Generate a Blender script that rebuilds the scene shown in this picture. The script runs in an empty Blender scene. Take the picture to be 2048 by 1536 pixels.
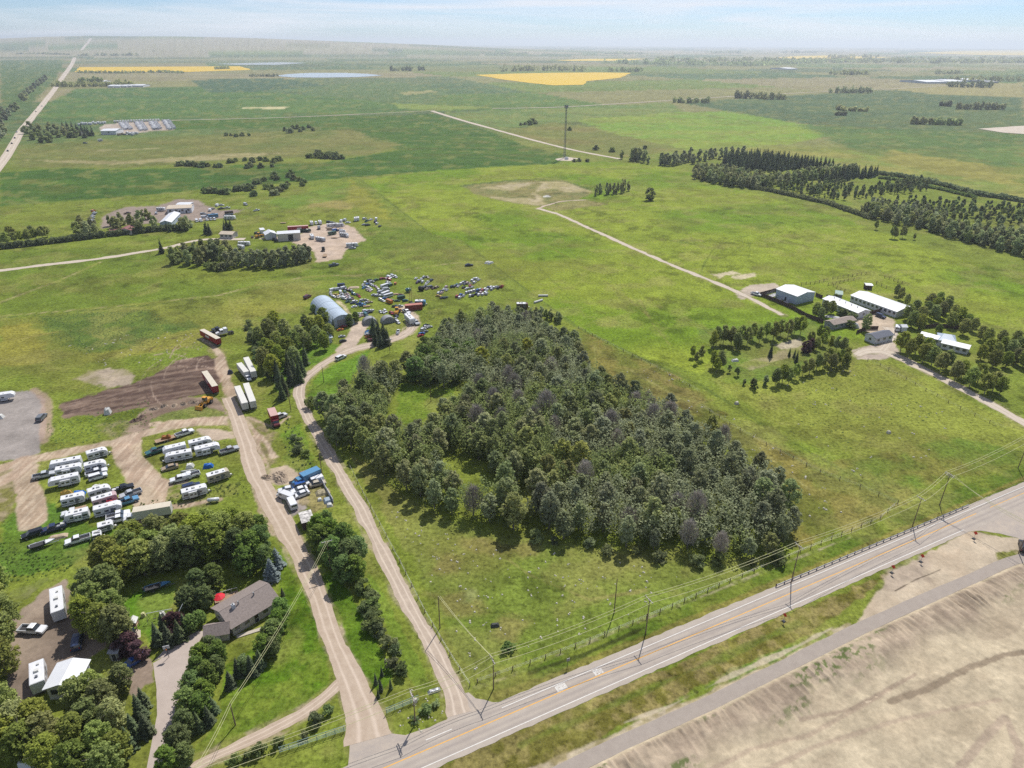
import bpy, math, random
import numpy as np
from mathutils import Vector, Matrix

random.seed(7)
RNG = np.random.default_rng(11)
R = math.radians
SC = bpy.context.scene
COL = SC.collection

# ------------------------------------------------------------------ camera
W0, H0, F0 = 2048.0, 1536.0, 1365.0
CAM_H = 112.0
HORIZON_Y, ROLL = 85.0, R(0.3)
PITCH = math.atan((H0 / 2 - HORIZON_Y) / F0)
camd = bpy.data.cameras.new("camera")
camd.sensor_width = 36.0
camd.lens = F0 / W0 * 36.0
camd.clip_start, camd.clip_end = 1.0, 120000.0
cam = bpy.data.objects.new("camera", camd)
COL.objects.link(cam)
CAMR = Matrix.Rotation(R(90) - PITCH, 3, 'X') @ Matrix.Rotation(ROLL, 3, 'Z')
CAMP = Vector((0, 0, CAM_H))
cam.matrix_world = Matrix.Translation(CAMP) @ CAMR.to_4x4()
SC.camera = cam

# ------------------------------------------------------------------ light
SUN_AZ, SUN_EL = 21.0, 53.0            # degrees right of straight ahead, above the horizon
SUN_STRENGTH, SKY_STRENGTH, EXPOSURE = 5.0, 0.074, 0.18
sund = bpy.data.lights.new("sun", 'SUN')
sund.energy, sund.angle, sund.color = SUN_STRENGTH, R(0.53), (1.0, 0.955, 0.88)
sun = bpy.data.objects.new("sun", sund)
COL.objects.link(sun)
sdir = Vector((math.sin(R(SUN_AZ)) * math.cos(R(SUN_EL)), math.cos(R(SUN_AZ)) * math.cos(R(SUN_EL)), math.sin(R(SUN_EL))))
sun.rotation_euler = sdir.to_track_quat('Z', 'Y').to_euler()
sun.location = sdir * 400

world = bpy.data.worlds.new("World")
SC.world = world
world.use_nodes = True
nt = world.node_tree
nt.nodes.clear()
def NN(t, typ, **kw):
    n = t.nodes.new(typ)
    for k, v in kw.items():
        setattr(n, k, v)
    return n
out = NN(nt, 'ShaderNodeOutputWorld')
bg = NN(nt, 'ShaderNodeBackground')
bg.inputs['Strength'].default_value = SKY_STRENGTH
sky = NN(nt, 'ShaderNodeTexSky', sky_type='NISHITA')
sky.sun_disc = False
sky.sun_elevation, sky.sun_rotation = R(SUN_EL), R(SUN_AZ)
sky.air_density, sky.dust_density, sky.ozone_density, sky.altitude = 1.0, 0.6, 1.5, 1000
tc = NN(nt, 'ShaderNodeTexCoord')
mp = NN(nt, 'ShaderNodeMapping')
mp.inputs['Scale'].default_value = (1.6, 1.6, 26.0)
mp.inputs['Rotation'].default_value = (0.0, R(-3.0), 0.0)
nz = NN(nt, 'ShaderNodeTexNoise')
nz.inputs['Scale'].default_value, nz.inputs['Detail'].default_value, nz.inputs['Roughness'].default_value = 1.5, 6.0, 0.55
nz.inputs['Distortion'].default_value = 0.5
rp = NN(nt, 'ShaderNodeValToRGB')
rp.color_ramp.elements[0].position, rp.color_ramp.elements[1].position = 0.40, 0.64
mx = NN(nt, 'ShaderNodeMix', data_type='RGBA')
mx.inputs['B'].default_value = (8.7, 9.1, 9.9, 1)
mulc = NN(nt, 'ShaderNodeMath', operation='MULTIPLY')
mulc.inputs[1].default_value = 0.9
L = nt.links.new
L(tc.outputs['Generated'], mp.inputs['Vector']); L(mp.outputs['Vector'], nz.inputs['Vector'])
L(nz.outputs['Fac'], rp.inputs['Fac']); L(rp.outputs['Color'], mulc.inputs[0])
tint = NN(nt, 'ShaderNodeMix', data_type='RGBA', blend_type='MULTIPLY')
tint.inputs['Factor'].default_value = 1.0; tint.inputs['B'].default_value = (0.70, 0.89, 1.24, 1)
L(sky.outputs['Color'], tint.inputs['A'])
L(mulc.outputs[0], mx.inputs['Factor']); L(tint.outputs['Result'], mx.inputs['A'])
sx = NN(nt, 'ShaderNodeSeparateXYZ'); mh = NN(nt, 'ShaderNodeMapRange'); vh = NN(nt, 'ShaderNodeVectorMath', operation='SCALE')
mh.inputs['From Min'].default_value, mh.inputs['From Max'].default_value, mh.inputs['To Min'].default_value, mh.inputs['To Max'].default_value = 0.0, 0.16, 1.22, 1.0
L(tc.outputs['Generated'], sx.inputs[0]); L(sx.outputs['Z'], mh.inputs['Value']); L(mx.outputs['Result'], vh.inputs[0]); L(mh.outputs['Result'], vh.inputs['Scale'])
L(vh.outputs['Vector'], bg.inputs['Color']); L(bg.outputs['Background'], out.inputs['Surface'])

vs = SC.view_settings
SC.display_settings.display_device = 'sRGB'
vs.view_transform, vs.look, vs.gamma, vs.exposure = 'Standard', 'None', 1.0, EXPOSURE
vs.use_curve_mapping = False
cy = SC.cycles
cy.max_bounces, cy.diffuse_bounces, cy.glossy_bounces, cy.transmission_bounces = 5, 3, 2, 3
cy.volume_bounces, cy.transparent_max_bounces = 0, 6
cy.use_denoising = False
try:
    cy.denoiser = 'OPENIMAGEDENOISE'
    cy.denoising_input_passes = 'RGB_ALBEDO_NORMAL'
except Exception:
    pass
cy.sample_clamp_indirect = 4.0

# ------------------------------------------------------------------ picture <-> ground
def ray(x, y):
    return CAMR @ Vector(((x - W0 / 2) / F0, (H0 / 2 - y) / F0, -1.0))
def G(x, y, z=0.0):
    """where the sight line of photo pixel (x, y) meets the level z"""
    d = ray(x, y)
    t = (CAM_H - z) / -d.z
    return Vector((d.x * t, d.y * t, z))
def PX(p):
    q = CAMR.transposed() @ (Vector(p) - CAMP)
    return (W0 / 2 + F0 * q.x / -q.z, H0 / 2 - F0 * q.y / -q.z)
def zoomer(ox, oy, s):
    return lambda X, Y: (ox + X * s, oy + Y * s)

# ------------------------------------------------------------------ objects
THINGS = []
def tag(o, label, cat, group=None, kind=None):
    if label: o['label'] = label
    if cat: o['category'] = cat
    if group: o['group'] = group
    if kind: o['kind'] = kind
    if kind is None: THINGS.append(o)
    return o
def link(o):
    COL.objects.link(o)
    return o
def empty(name, loc, rz=0.0):
    o = link(bpy.data.objects.new(name, None))
    o.empty_display_size = 0.5
    o.location = loc; o.rotation_euler = (0, 0, rz)
    return o
def obj(name, mesh, parent=None, loc=(0, 0, 0), rz=0.0, scale=None):
    o = link(bpy.data.objects.new(name, mesh))
    o.location = loc; o.rotation_euler = (0, 0, rz)
    if scale: o.scale = scale
    if parent: o.parent = parent
    return o

class MB:
    """collects polygons with materials and links them as one mesh"""
    def __init__(s):
        s.v, s.f, s.m, s.mats = [], [], [], []
    def mi(s, mat):
        if mat not in s.mats: s.mats.append(mat)
        return s.mats.index(mat)
    def add(s, vs, fs, mat):
        b = len(s.v); k = s.mi(mat)
        s.v += [tuple(v) for v in vs]
        for f in fs:
            s.f.append(tuple(i + b for i in f)); s.m.append(k)
    def box(s, x0, x1, y0, y1, z0, z1, mat, tx=0.0, ty=0.0, tx0=None):
        """box whose top is drawn in by tx (both x ends, or tx0 at the low end) and ty"""
        a = tx if tx0 is None else tx0
        v = [(x0, y0, z0), (x1, y0, z0), (x1, y1, z0), (x0, y1, z0),
             (x0 + a, y0 + ty, z1), (x1 - tx, y0 + ty, z1), (x1 - tx, y1 - ty, z1), (x0 + a, y1 - ty, z1)]
        s.add(v, [(3, 2, 1, 0), (4, 5, 6, 7), (0, 1, 5, 4), (1, 2, 6, 5), (2, 3, 7, 6), (3, 0, 4, 7)], mat)
    def prism(s, prof, y0, y1, mat, top=0.0, zt=None):
        """side outline (x, z) extruded across y; points above zt are drawn in by top"""
        n = len(prof)
        g = lambda z: top if (zt is not None and z >= zt) else 0.0
        v = [(x, y0 + g(z), z) for x, z in prof] + [(x, y1 - g(z), z) for x, z in prof]
        fs = [tuple(range(n)), tuple(range(2 * n - 1, n - 1, -1))]
        fs += [(i, i + n, (i + 1) % n + n, (i + 1) % n) for i in range(n)]
        s.add(v, fs, mat)
    def tube(s, p0, p1, r0, mat, r1=None, n=6, caps=True):
        p0, p1 = Vector(p0), Vector(p1)
        r1 = r0 if r1 is None else r1
        d = (p1 - p0).normalized()
        a = d.orthogonal().normalized(); b = d.cross(a)
        v = []
        for p, r in ((p0, r0), (p1, r1)):
            for i in range(n):
                t = 2 * math.pi * i / n
                v.append(p + (a * math.cos(t) + b * math.sin(t)) * r)
        fs = [(i, (i + 1) % n, (i + 1) % n + n, i + n) for i in range(n)]
        if caps: fs += [tuple(range(n - 1, -1, -1)), tuple(range(n, 2 * n))]
        s.add(v, fs, mat)
    def mesh(s, name, smooth=False):
        me = bpy.data.meshes.new(name)
        me.from_pydata(s.v, [], s.f)
        for m in s.mats: me.materials.append(m)
        me.polygons.foreach_set('material_index', s.m)
        if smooth: me.polygons.foreach_set('use_smooth', [True] * len(s.f))
        me.update()
        return me
    def build(s, name, parent=None, loc=(0, 0, 0), rz=0.0, smooth=False):
        return obj(name, s.mesh(name, smooth), parent, loc, rz)

# ------------------------------------------------------------------ materials
KLIGHT = 1.5
def lin(c):
    c = c / 255.0
    return c / 12.92 if c <= 0.04045 else ((c + 0.055) / 1.055) ** 2.4
def S(r, g, b):
    """base colour of a sunlit flat surface that reads as this sRGB colour in daylight"""
    return (lin(r) / KLIGHT, lin(g) / KLIGHT, lin(b) / KLIGHT)
MATS = {}
def mat(name, col, rough=0.7, metal=0.0, spec=0.3, var=0.0, scale=3.0, dirt=None, bump=0.0, obvar=0.0):
    if name in MATS: return MATS[name]
    m = bpy.data.materials.new(name); m.use_nodes = True
    t = m.node_tree; b = t.nodes['Principled BSDF']
    b.inputs['Roughness'].default_value = rough
    b.inputs['Metallic'].default_value = metal
    b.inputs['Specular IOR Level'].default_value = spec
    b.inputs['Base Color'].default_value = (*col, 1)
    cur = None
    if var or dirt or bump:
        co = NN(t, 'ShaderNodeTexCoord')
        n = NN(t, 'ShaderNodeTexNoise')
        n.inputs['Scale'].default_value, n.inputs['Detail'].default_value, n.inputs['Roughness'].default_value = scale, 5.0, 0.65
        t.links.new(co.outputs['Object'], n.inputs['Vector'])
        r = NN(t, 'ShaderNodeValToRGB')
        lo = dirt if dirt else tuple(c * (1 - var) for c in col)
        hi = tuple(min(1, c * (1 + var * 0.6)) for c in col)
        r.color_ramp.elements[0].position, r.color_ramp.elements[1].position = 0.3, 0.62
        r.color_ramp.elements[0].color, r.color_ramp.elements[1].color = (*lo, 1), (*hi, 1)
        t.links.new(n.outputs['Fac'], r.inputs['Fac'])
        cur = r.outputs['Color']
        if bump:
            bp = NN(t, 'ShaderNodeBump'); bp.inputs['Strength'].default_value = bump; bp.inputs['Distance'].default_value = 0.2
            t.links.new(n.outputs['Fac'], bp.inputs['Height']); t.links.new(bp.outputs['Normal'], b.inputs['Normal'])
    if obvar:
        oi = NN(t, 'ShaderNodeObjectInfo'); mr = NN(t, 'ShaderNodeMapRange')
        mr.inputs['To Min'].default_value, mr.inputs['To Max'].default_value = 1 - obvar, 1 + obvar
        mm = NN(t, 'ShaderNodeMix', data_type='RGBA', blend_type='MULTIPLY'); mm.inputs['Factor'].default_value = 1
        t.links.new(oi.outputs['Random'], mr.inputs['Value'])
        if cur: t.links.new(cur, mm.inputs['A'])
        else: mm.inputs['A'].default_value = (*col, 1)
        t.links.new(mr.outputs['Result'], mm.inputs['B'])
        cur = mm.outputs['Result']
    if cur: t.links.new(cur, b.inputs['Base Color'])
    MATS[name] = m
    return m

# ------------------------------------------------------------------ numpy noise
def _h(ix, iy, s):
    n = (ix.astype(np.int64) * 374761393 + iy.astype(np.int64) * 668265263 + s * 974711) & 0x7fffffff
    n = ((n ^ (n >> 13)) * 1274126177) & 0x7fffffff
    return ((n ^ (n >> 16)) & 0xffff) / 65535.0
def vnoise(x, y, s=0):
    ix, iy = np.floor(x), np.floor(y)
    fx, fy = x - ix, y - iy
    fx = fx * fx * (3 - 2 * fx); fy = fy * fy * (3 - 2 * fy)
    a, b = _h(ix, iy, s), _h(ix + 1, iy, s)
    c, d = _h(ix, iy + 1, s), _h(ix + 1, iy + 1, s)
    return (a * (1 - fx) + b * fx) * (1 - fy) + (c * (1 - fx) + d * fx) * fy
def fbm(x, y, s=0, o=4):
    r, a, t = 0.0, 0.5, 0.0
    for k in range(o):
        r = r + a * vnoise(x * 2 ** k + 17.3 * k, y * 2 ** k - 9.1 * k, s + k); t += a; a *= 0.5
    return r / t
def sstep(a, b, x):
    t = np.clip((x - a) / (b - a), 0, 1)
    return t * t * (3 - 2 * t)
# ------------------------------------------------------------------ ground
z1, z2, z3 = zoomer(0, 60, .3418), zoomer(680, 60, .3418), zoomer(1348, 60, .3418)
z4, z5, z6 = zoomer(0, 540, .3418), zoomer(600, 480, .29297), zoomer(1348, 500, .3418)
z7, z8, z9 = zoomer(0, 1036, .3418), zoomer(600, 1036, .3418), zoomer(1248, 936, .390625)
zi = zoomer(0, 0, 1.0)
RIDGE_X = [-1500, -600, 0, 90, 180, 350, 500, 700, 850, 1000, 1250, 4000]
RIDGE_Z = [60, 100, 127, 152, 168, 165, 149, 110, 82, 40, 0, 0]
def hill(X, Y):
    Yc = np.maximum(Y, 1.0)
    px = 1024 + 1365 * (X / Yc) / 0.897
    up = sstep(5400, 10000, Y) * (1 - sstep(10300, 15000, Y))
    return np.interp(px, RIDGE_X, RIDGE_Z) * up
def GZ(x, y):
    """ground point under a photo pixel, on the hill too"""
    d = ray(x, y); t = 4500.0
    if d.z < 0 and G(x, y).y < 5000: return G(x, y)
    while t < 40000:
        q = CAMP + d * t
        if q.z <= float(hill(np.array(q.x), np.array(q.y))): break
        t += 8
    return CAMP + d * t

def seg_dist(X, Y, pts, closed):
    d = np.full(X.shape, 1e18)
    n = len(pts)
    for i in range(n if closed else n - 1):
        ax, ay = pts[i]; bx, by = pts[(i + 1) % n]
        ex, ey = bx - ax, by - ay
        t = np.clip(((X - ax) * ex + (Y - ay) * ey) / (ex * ex + ey * ey + 1e-9), 0, 1)
        d = np.minimum(d, (X - ax - t * ex) ** 2 + (Y - ay - t * ey) ** 2)
    return np.sqrt(d)
def inside(X, Y, pts):
    r = np.zeros(X.shape, bool); n = len(pts)
    for i in range(n):
        ax, ay = pts[i]; bx, by = pts[(i + 1) % n]
        if ay == by: continue
        c = ((ay > Y) != (by > Y)) & (X < (bx - ax) * (Y - ay) / (by - ay) + ax)
        r ^= c
    return r
def GP(pts, z=zi):
    return [tuple(G(*z(*p)).xy) for p in pts]

ang = np.concatenate([np.radians(np.arange(-180, -56, 4.0)), np.arange(-R(56), R(56), 0.0017), np.radians(np.arange(56, 180.1, 4.0))])
dep = np.arange(R(70), R(0.19), -0.0014)
rad = CAM_H / np.tan(dep)
AA, RR = np.meshgrid(ang, rad)
GX, GY = (RR * np.sin(AA)).ravel(), (RR * np.cos(AA)).ravel()
NV = GX.size
DIST = np.hypot(GX, GY)
GH = hill(GX, GY)
def s3(c): return np.array(S(*c))
# open country: a patchwork of sections, each with its own crop
ca, sa = math.cos(R(22)), math.sin(R(22))
FX, FY = GX * ca + GY * sa, -GX * sa + GY * ca
wob = (fbm(GX / 900, GY / 900, 5, 2) - 0.5) * 90
ci, cj = np.floor((FX + wob) / 760), np.floor((FY + wob) / 430)
hsh = _h(ci, cj, 3)
PAL = np.array([s3(c) for c in [(104, 124, 70), (120, 130, 80), (92, 116, 74), (128, 132, 78), (100, 126, 62), (140, 138, 90), (96, 112, 72), (112, 128, 66), (150, 142, 104), (104, 120, 78), (118, 136, 66), (90, 112, 66)]])
far = PAL[(hsh * 11.99).astype(int)]
f1 = fbm(GX / 220, GY / 60, 21, 4)[:, None]
far = far * (0.78 + 0.44 * f1)
fb = fbm(GX / 34, GY / 34, 31, 4)
fc = fbm(GX / 5.5, GY / 5.5, 41, 3)
near = s3((110, 130, 46)) * (1 - fb)[:, None] + s3((136, 144, 62)) * fb[:, None]
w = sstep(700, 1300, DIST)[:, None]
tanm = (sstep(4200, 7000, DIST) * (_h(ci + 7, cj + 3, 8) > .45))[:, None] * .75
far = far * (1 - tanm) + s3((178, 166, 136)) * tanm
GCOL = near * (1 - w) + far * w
GDIRT = np.zeros(NV)
FMID = fbm(GX / 9, GY / 9, 51, 4)
FFIN = fbm(GX / 2.2, GY / 2.2, 61, 3)
FBIG = fbm(GX / 70, GY / 70, 71, 3)

def lay(m, idx, c, a=1.0, c2=None, f=None, dirt=0.0):
    """blend ground cover c (varying to c2 by noise f) over the points idx by m"""
    m = (m * a)[:, None]
    k = s3(c)[None, :]
    if c2 is not None:
        g = (FMID if f is None else f)[idx]
        g = sstep(0.36, 0.64, g)[:, None]
        k = k * (1 - g) + s3(c2)[None, :] * g
    GCOL[idx] = GCOL[idx] * (1 - m) + k * m
    GDIRT[idx] = GDIRT[idx] * (1 - m[:, 0]) + dirt * m[:, 0]
def poly(pts, c, z=zi, soft=1.0, warp=2.0, a=1.0, c2=None, f=None, dirt=0.0):
    P = GP(pts, z)
    soft = soft * .6
    xs, ys = [p[0] for p in P], [p[1] for p in P]
    pad = soft + warp + 1
    idx = np.nonzero((GX > min(xs) - pad) & (GX < max(xs) + pad) & (GY > min(ys) - pad) & (GY < max(ys) + pad))[0]
    if not len(idx): return
    X, Y = GX[idx], GY[idx]
    sd = seg_dist(X, Y, P, True) * np.where(inside(X, Y, P), 1, -1)
    sd = sd + (FMID[idx] - 0.5) * 2 * warp + (FFIN[idx] - 0.5) * min(warp, 1.2) * 2.2
    lay(sstep(-soft, soft, sd), idx, c, a, c2, f, dirt)
def track(pts, width, c, z=zi, soft=0.6, warp=0.6, a=1.0, c2=None, f=None, dirt=0.0):
    P = GP(pts, z)
    xs, ys = [p[0] for p in P], [p[1] for p in P]
    pad = soft + warp + width
    idx = np.nonzero((GX > min(xs) - pad) & (GX < max(xs) + pad) & (GY > min(ys) - pad) & (GY < max(ys) + pad))[0]
    X, Y = GX[idx], GY[idx]
    sd = width / 2 - seg_dist(X, Y, P, False) + (FMID[idx] - 0.5) * 2 * warp + (FFIN[idx] - .5) * min(width, 1.5) * .8
    soft *= .6
    lay(sstep(-soft, soft, sd), idx, c, a, c2, f, dirt)

exec_far = True
# far fields
poly([(0, 345), (0, 412), (100, 405), (310, 388), (460, 374), (680, 357), (850, 343), (1020, 332), (1112, 328), (1142, 312), (1052, 292), (984, 265), (870, 228), (680, 232), (640, 258), (800, 300), (640, 326), (480, 330), (250, 340), (120, 336)], (72, 104, 42), soft=3, warp=3, c2=(86, 114, 46), f=fbm(GX / 260, GY / 14, 77, 3))
poly([(345, 240), (500, 237), (690, 231), (700, 250), (560, 256), (346, 259)], (80, 110, 46), soft=3, warp=3)
poly([(40, 300), (120, 285), (400, 270), (700, 258), (800, 290), (740, 310), (500, 318), (250, 336), (30, 335)], (128, 128, 72), soft=8, warp=12, c2=(112, 122, 62), f=FBIG)
poly([(45, 320), (250, 322), (420, 308), (580, 305), (420, 322), (200, 330)], (172, 160, 118), soft=6, warp=10, a=.75)
poly([(160, 305), (330, 296), (200, 300)], (170, 160, 118), soft=6, warp=8, a=.6)
poly([(90, 210), (150, 178), (400, 172), (560, 185), (870, 218), (620, 232), (80, 245)], (84, 114, 62), soft=8, warp=10, c2=(96, 124, 62), f=f1[:, 0])
poly([(380, 160), (560, 156), (680, 176), (420, 186)], (80, 106, 74), soft=6, warp=5)
poly([(0, 120), (130, 120), (110, 160), (60, 210), (0, 230)], (88, 112, 60), soft=8, warp=10)
poly([(465, 217), (560, 213), (588, 215), (560, 218)], (205, 196, 150), soft=3, warp=6)
poly([(560, 180), (760, 160), (900, 180), (860, 214), (760, 205)], (100, 122, 74), soft=12, warp=10)
poly([(780, 206), (990, 215), (860, 222), (800, 216)], (132, 148, 72), soft=6, warp=10)
poly([(800, 185), (860, 181), (880, 184), (810, 190)], (176, 166, 112), soft=6, warp=8, a=.7)
poly([(880, 225), (1130, 216), (1340, 204), (1380, 235), (1150, 245), (980, 258)], (112, 134, 72), soft=8, warp=12, c2=(126, 140, 74), f=f1[:, 0])
poly([(1000, 262), (1110, 245), (1240, 262), (1340, 300), (1250, 315), (1160, 303)], (122, 128, 66), soft=10, warp=14, c2=(134, 128, 74), f=FBIG)
poly([(1150, 240), (1340, 225), (1480, 222), (1600, 248), (1720, 262), (1580, 288), (1380, 300), (1230, 268)], (126, 156, 62), soft=8, warp=12, c2=(140, 158, 66), f=f1[:, 0])
poly([(1360, 205), (1760, 180), (2048, 175), (2048, 250), (1900, 262), (1700, 262), (1560, 240)], (86, 108, 72), soft=10, warp=16, c2=(98, 116, 72), f=f1[:, 0])
poly([(1600, 250), (2048, 268), (2048, 330), (1900, 340), (1700, 300)], (106, 130, 66), soft=14, warp=20, c2=(92, 118, 62), f=f1[:, 0])
poly([(1240, 318), (1480, 292), (1680, 295), (1800, 330), (2048, 350), (2048, 400), (1760, 342), (1480, 300)], (150, 148, 76), soft=12, warp=16, c2=(128, 144, 66), f=FBIG)
poly([(1780, 300), (1980, 330), (2048, 372), (1900, 352), (1760, 322)], (150, 146, 74), soft=12, warp=14)
poly([(1780, 178), (1880, 170), (2048, 165), (2048, 195), (1860, 188)], (158, 150, 98), soft=10, warp=10)
# middle pastures
poly([(725, 360), (850, 343), (1020, 332), (1112, 328), (1240, 322), (1390, 345), (1380, 362), (1530, 392), (1700, 442), (1840, 492), (2100, 570), (2100, 680), (1990, 650), (1800, 640), (1700, 720), (1480, 725), (1400, 745), (1250, 705), (1157, 656), (1057, 582), (922, 480), (865, 470)], (114, 140, 40), soft=1.5, warp=1.5, c2=(138, 152, 54), f=FBIG)
poly([(0, 500), (340, 490), (480, 440), (700, 400), (800, 440), (900, 480), (1010, 570), (880, 560), (600, 560), (430, 590), (0, 640)], (110, 128, 48), soft=3, warp=4, c2=(126, 136, 54), f=FBIG)
poly([(640, 540), (800, 500), (930, 500), (1000, 560), (900, 570), (760, 545)], (118, 128, 56), soft=3, warp=5, a=.8, c2=(130, 144, 56))
poly([(0, 640), (430, 592), (600, 566), (640, 590), (600, 620), (500, 640), (380, 690), (0, 760)], (124, 134, 58), soft=3, warp=4, c2=(142, 142, 64), f=FBIG)
poly([(70, 632), (300, 620), (350, 650), (290, 690), (170, 710), (120, 690)], (92, 116, 52), soft=4, warp=6, a=.9, c2=(112, 128, 56))
poly([(330, 650), (380, 640), (400, 655), (340, 668)], (92, 116, 52), soft=2, warp=4, a=.9)
poly([(0, 650), (60, 645), (110, 720), (0, 735)], (146, 140, 62), soft=4, warp=6, a=.8)
poly([(600, 400), (720, 402), (700, 418), (620, 415)], (158, 144, 88), soft=4, warp=6, a=.8)
poly([(700, 360), (740, 380), (780, 440), (740, 430), (690, 400)], (146, 146, 58), soft=5, warp=8, a=.8)
poly([(520, 400), (640, 380), (700, 365), (690, 395), (560, 420)], (112, 140, 54), soft=4, warp=6, a=.7)
# circle of bare ground
poly([(720, 910), (1000, 880), (1300, 878), (1480, 950), (1400, 992), (1180, 1035), (950, 1000), (780, 960)], (150, 142, 92), z2, soft=3, warp=4, c2=(122, 124, 76))
for P in ([(830, 925), (1000, 895), (1180, 890), (1000, 940)], [(1180, 890), (1320, 885), (1470, 945), (1320, 950), (1250, 920), (1130, 960)], [(840, 970), (1000, 985), (1180, 985), (1170, 1030), (960, 998)], [(1120, 950), (1180, 970), (1190, 1030), (1130, 1000)]):
    poly(P, (196, 182, 148), z2, soft=3, warp=5, a=.85, c2=(170, 158, 116), dirt=.8)
poly([(1185, 970), (1225, 968), (1230, 976), (1190, 977)], (222, 220, 214), z2, soft=.6, warp=.6)
poly([(1190, 1035), (1440, 992), (1575, 1020), (1260, 1058)], (158, 148, 98), z2, soft=3, warp=3, c2=(140, 136, 84))
track([(720, 912), (800, 900), (1000, 880), (1180, 872)], 5, (92, 108, 56), z2, a=.8)
track([(1320, 885), (1480, 940)], 4, (92, 108, 56), z2, a=.8)
# brown strip beside the grove, paddocks, verges
poly([(1157, 656), (1250, 705), (1380, 765), (1500, 870), (1800, 1005), (1700, 1062), (1590, 1092), (1560, 1000), (1420, 870), (1230, 770), (1150, 740)], (116, 122, 54), soft=3, warp=4, c2=(132, 124, 64))
poly([(1235, 740), (1300, 735), (1420, 800), (1380, 830), (1290, 790)], (138, 126, 74), soft=2, warp=4, a=.8, c2=(118, 122, 60))
poly([(1440, 770), (1500, 760), (1700, 720), (1790, 715), (2048, 860), (2048, 900), (1800, 1000), (1640, 930)], (124, 146, 50), soft=2, warp=3, c2=(140, 148, 64), f=FBIG)
poly([(1620, 940), (1900, 870), (2048, 900), (2048, 930), (1890, 960), (1790, 1000)], (112, 134, 52), soft=2, warp=4, c2=(130, 130, 62))
poly([(1400, 660), (1620, 640), (1700, 700), (1480, 770), (1440, 720)], (124, 138, 62), soft=2, warp=3, c2=(108, 130, 52))
poly([(1560, 700), (1620, 690), (1625, 705), (1500, 740), (1480, 730)], (188, 172, 142), soft=1.5, warp=3, a=.8, c2=(134, 138, 72), dirt=.5)
poly([(1550, 690), (1600, 675), (1610, 690), (1560, 700)], (200, 186, 165), soft=1, warp=2, a=.9, dirt=.6)
poly([(700, 910), (760, 950), (850, 1015), (930, 1055), (1060, 1075), (1180, 1095), (1290, 1110), (1420, 1125), (1560, 1110), (1340, 1215), (1060, 1320), (940, 1360), (900, 1290), (860, 1200), (800, 1080)], (116, 134, 54), soft=1, warp=1.5, c2=(136, 136, 72), f=FBIG)
for P in ([(930, 1080), (1060, 1085), (1070, 1110), (960, 1110)], [(840, 1180), (960, 1170), (980, 1230), (880, 1240)], [(1000, 1230), (1060, 1240), (1030, 1290), (980, 1280)], [(870, 1110), (930, 1120), (920, 1150), (850, 1150)]):
    poly(P, (136, 124, 76), soft=3, warp=4, a=.65)
poly([(920, 1175), (960, 1170), (965, 1200), (930, 1205)], (140, 152, 96), soft=2, warp=3, a=.5)
# verge of the highway, both sides
poly([(938, 1385), (1000, 1360), (1320, 1228), (1590, 1115), (1830, 1010), (2100, 905), (2100, 950), (1760, 1080), (1279, 1285), (1040, 1380), (960, 1400)], (98, 120, 42), soft=.7, warp=.8, c2=(118, 130, 52))
track([(990, 1392), (1060, 1372), (1290, 1277), (1540, 1172), (1700, 1105), (1900, 1020), (2100, 935)], 1.6, (142, 136, 68), soft=.7, warp=.6, c2=(122, 120, 60), f=FFIN)
track([(1060, 1345), (1160, 1312), (1230, 1282), (1290, 1255)], .9, (66, 74, 34), soft=.5, warp=.4, a=.9)
track([(950, 1375), (1010, 1356), (1080, 1325), (1280, 1243), (1560, 1130), (1700, 1075)], .8, (168, 160, 128), soft=.4, warp=.5, a=.75, c2=(118, 130, 60), f=FFIN)
poly([(1040, 1456), (1279, 1360), (1560, 1235), (1790, 1140), (1665, 1240), (1500, 1330), (1248, 1450), (1100, 1540), (900, 1640), (820, 1560)], (112, 108, 50), soft=.5, warp=.8, c2=(146, 134, 84), f=FFIN)
track([(1040, 1490), (1279, 1385), (1480, 1300), (1600, 1245)], 1.2, (96, 116, 42), soft=.8, warp=1, a=.6)
track([(900, 1628), (1120, 1528), (1240, 1472), (1396, 1402), (1552, 1325), (1700, 1250)], 2.6, (202, 186, 162), soft=.5, warp=1.4, a=.9, c2=(168, 154, 116), f=FFIN, dirt=.8)
# bare ground on the near side of the path
STR = fbm((GX * .43 - GY * .9) / 1.6, (GX * .9 + GY * .43) / .22, 91, 3)
poly([(700, 1800), (1060, 1560), (1248, 1466), (1404, 1395), (1560, 1318), (1717, 1240), (1780, 1150), (1931, 1062), (2034, 1077), (2400, 1000), (2600, 1800)], (204, 188, 164), soft=.5, warp=.7, c2=(192, 174, 150), dirt=1)
poly([(1090, 1575), (1248, 1500), (1404, 1432), (1560, 1356), (1717, 1277), (1873, 1204), (1960, 1165), (2100, 1130), (2100, 1200), (1940, 1265), (1760, 1340), (1560, 1440), (1400, 1510), (1240, 1600)], (150, 135, 122), soft=1.2, warp=1.6, c2=(188, 172, 152), f=STR, dirt=1)
for P in ([(1480, 1400), (1620, 1335), (1800, 1235), (1860, 1220), (1740, 1320), (1560, 1400)], [(1640, 1330), (1740, 1280), (1760, 1300), (1650, 1360)]):
    poly(P, (116, 128, 66), soft=1.2, warp=3, a=.55, c2=(170, 156, 138), f=FFIN)
poly([(1990, 1150), (2060, 1135), (2060, 1210), (2020, 1190)], (108, 126, 52), soft=.8, warp=1.5, c2=(86, 106, 46))
poly([(1985, 1103), (2040, 1098), (2040, 1120), (1995, 1122)], (122, 128, 62), soft=.4, warp=.8, c2=(160, 150, 110), f=FFIN)
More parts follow.
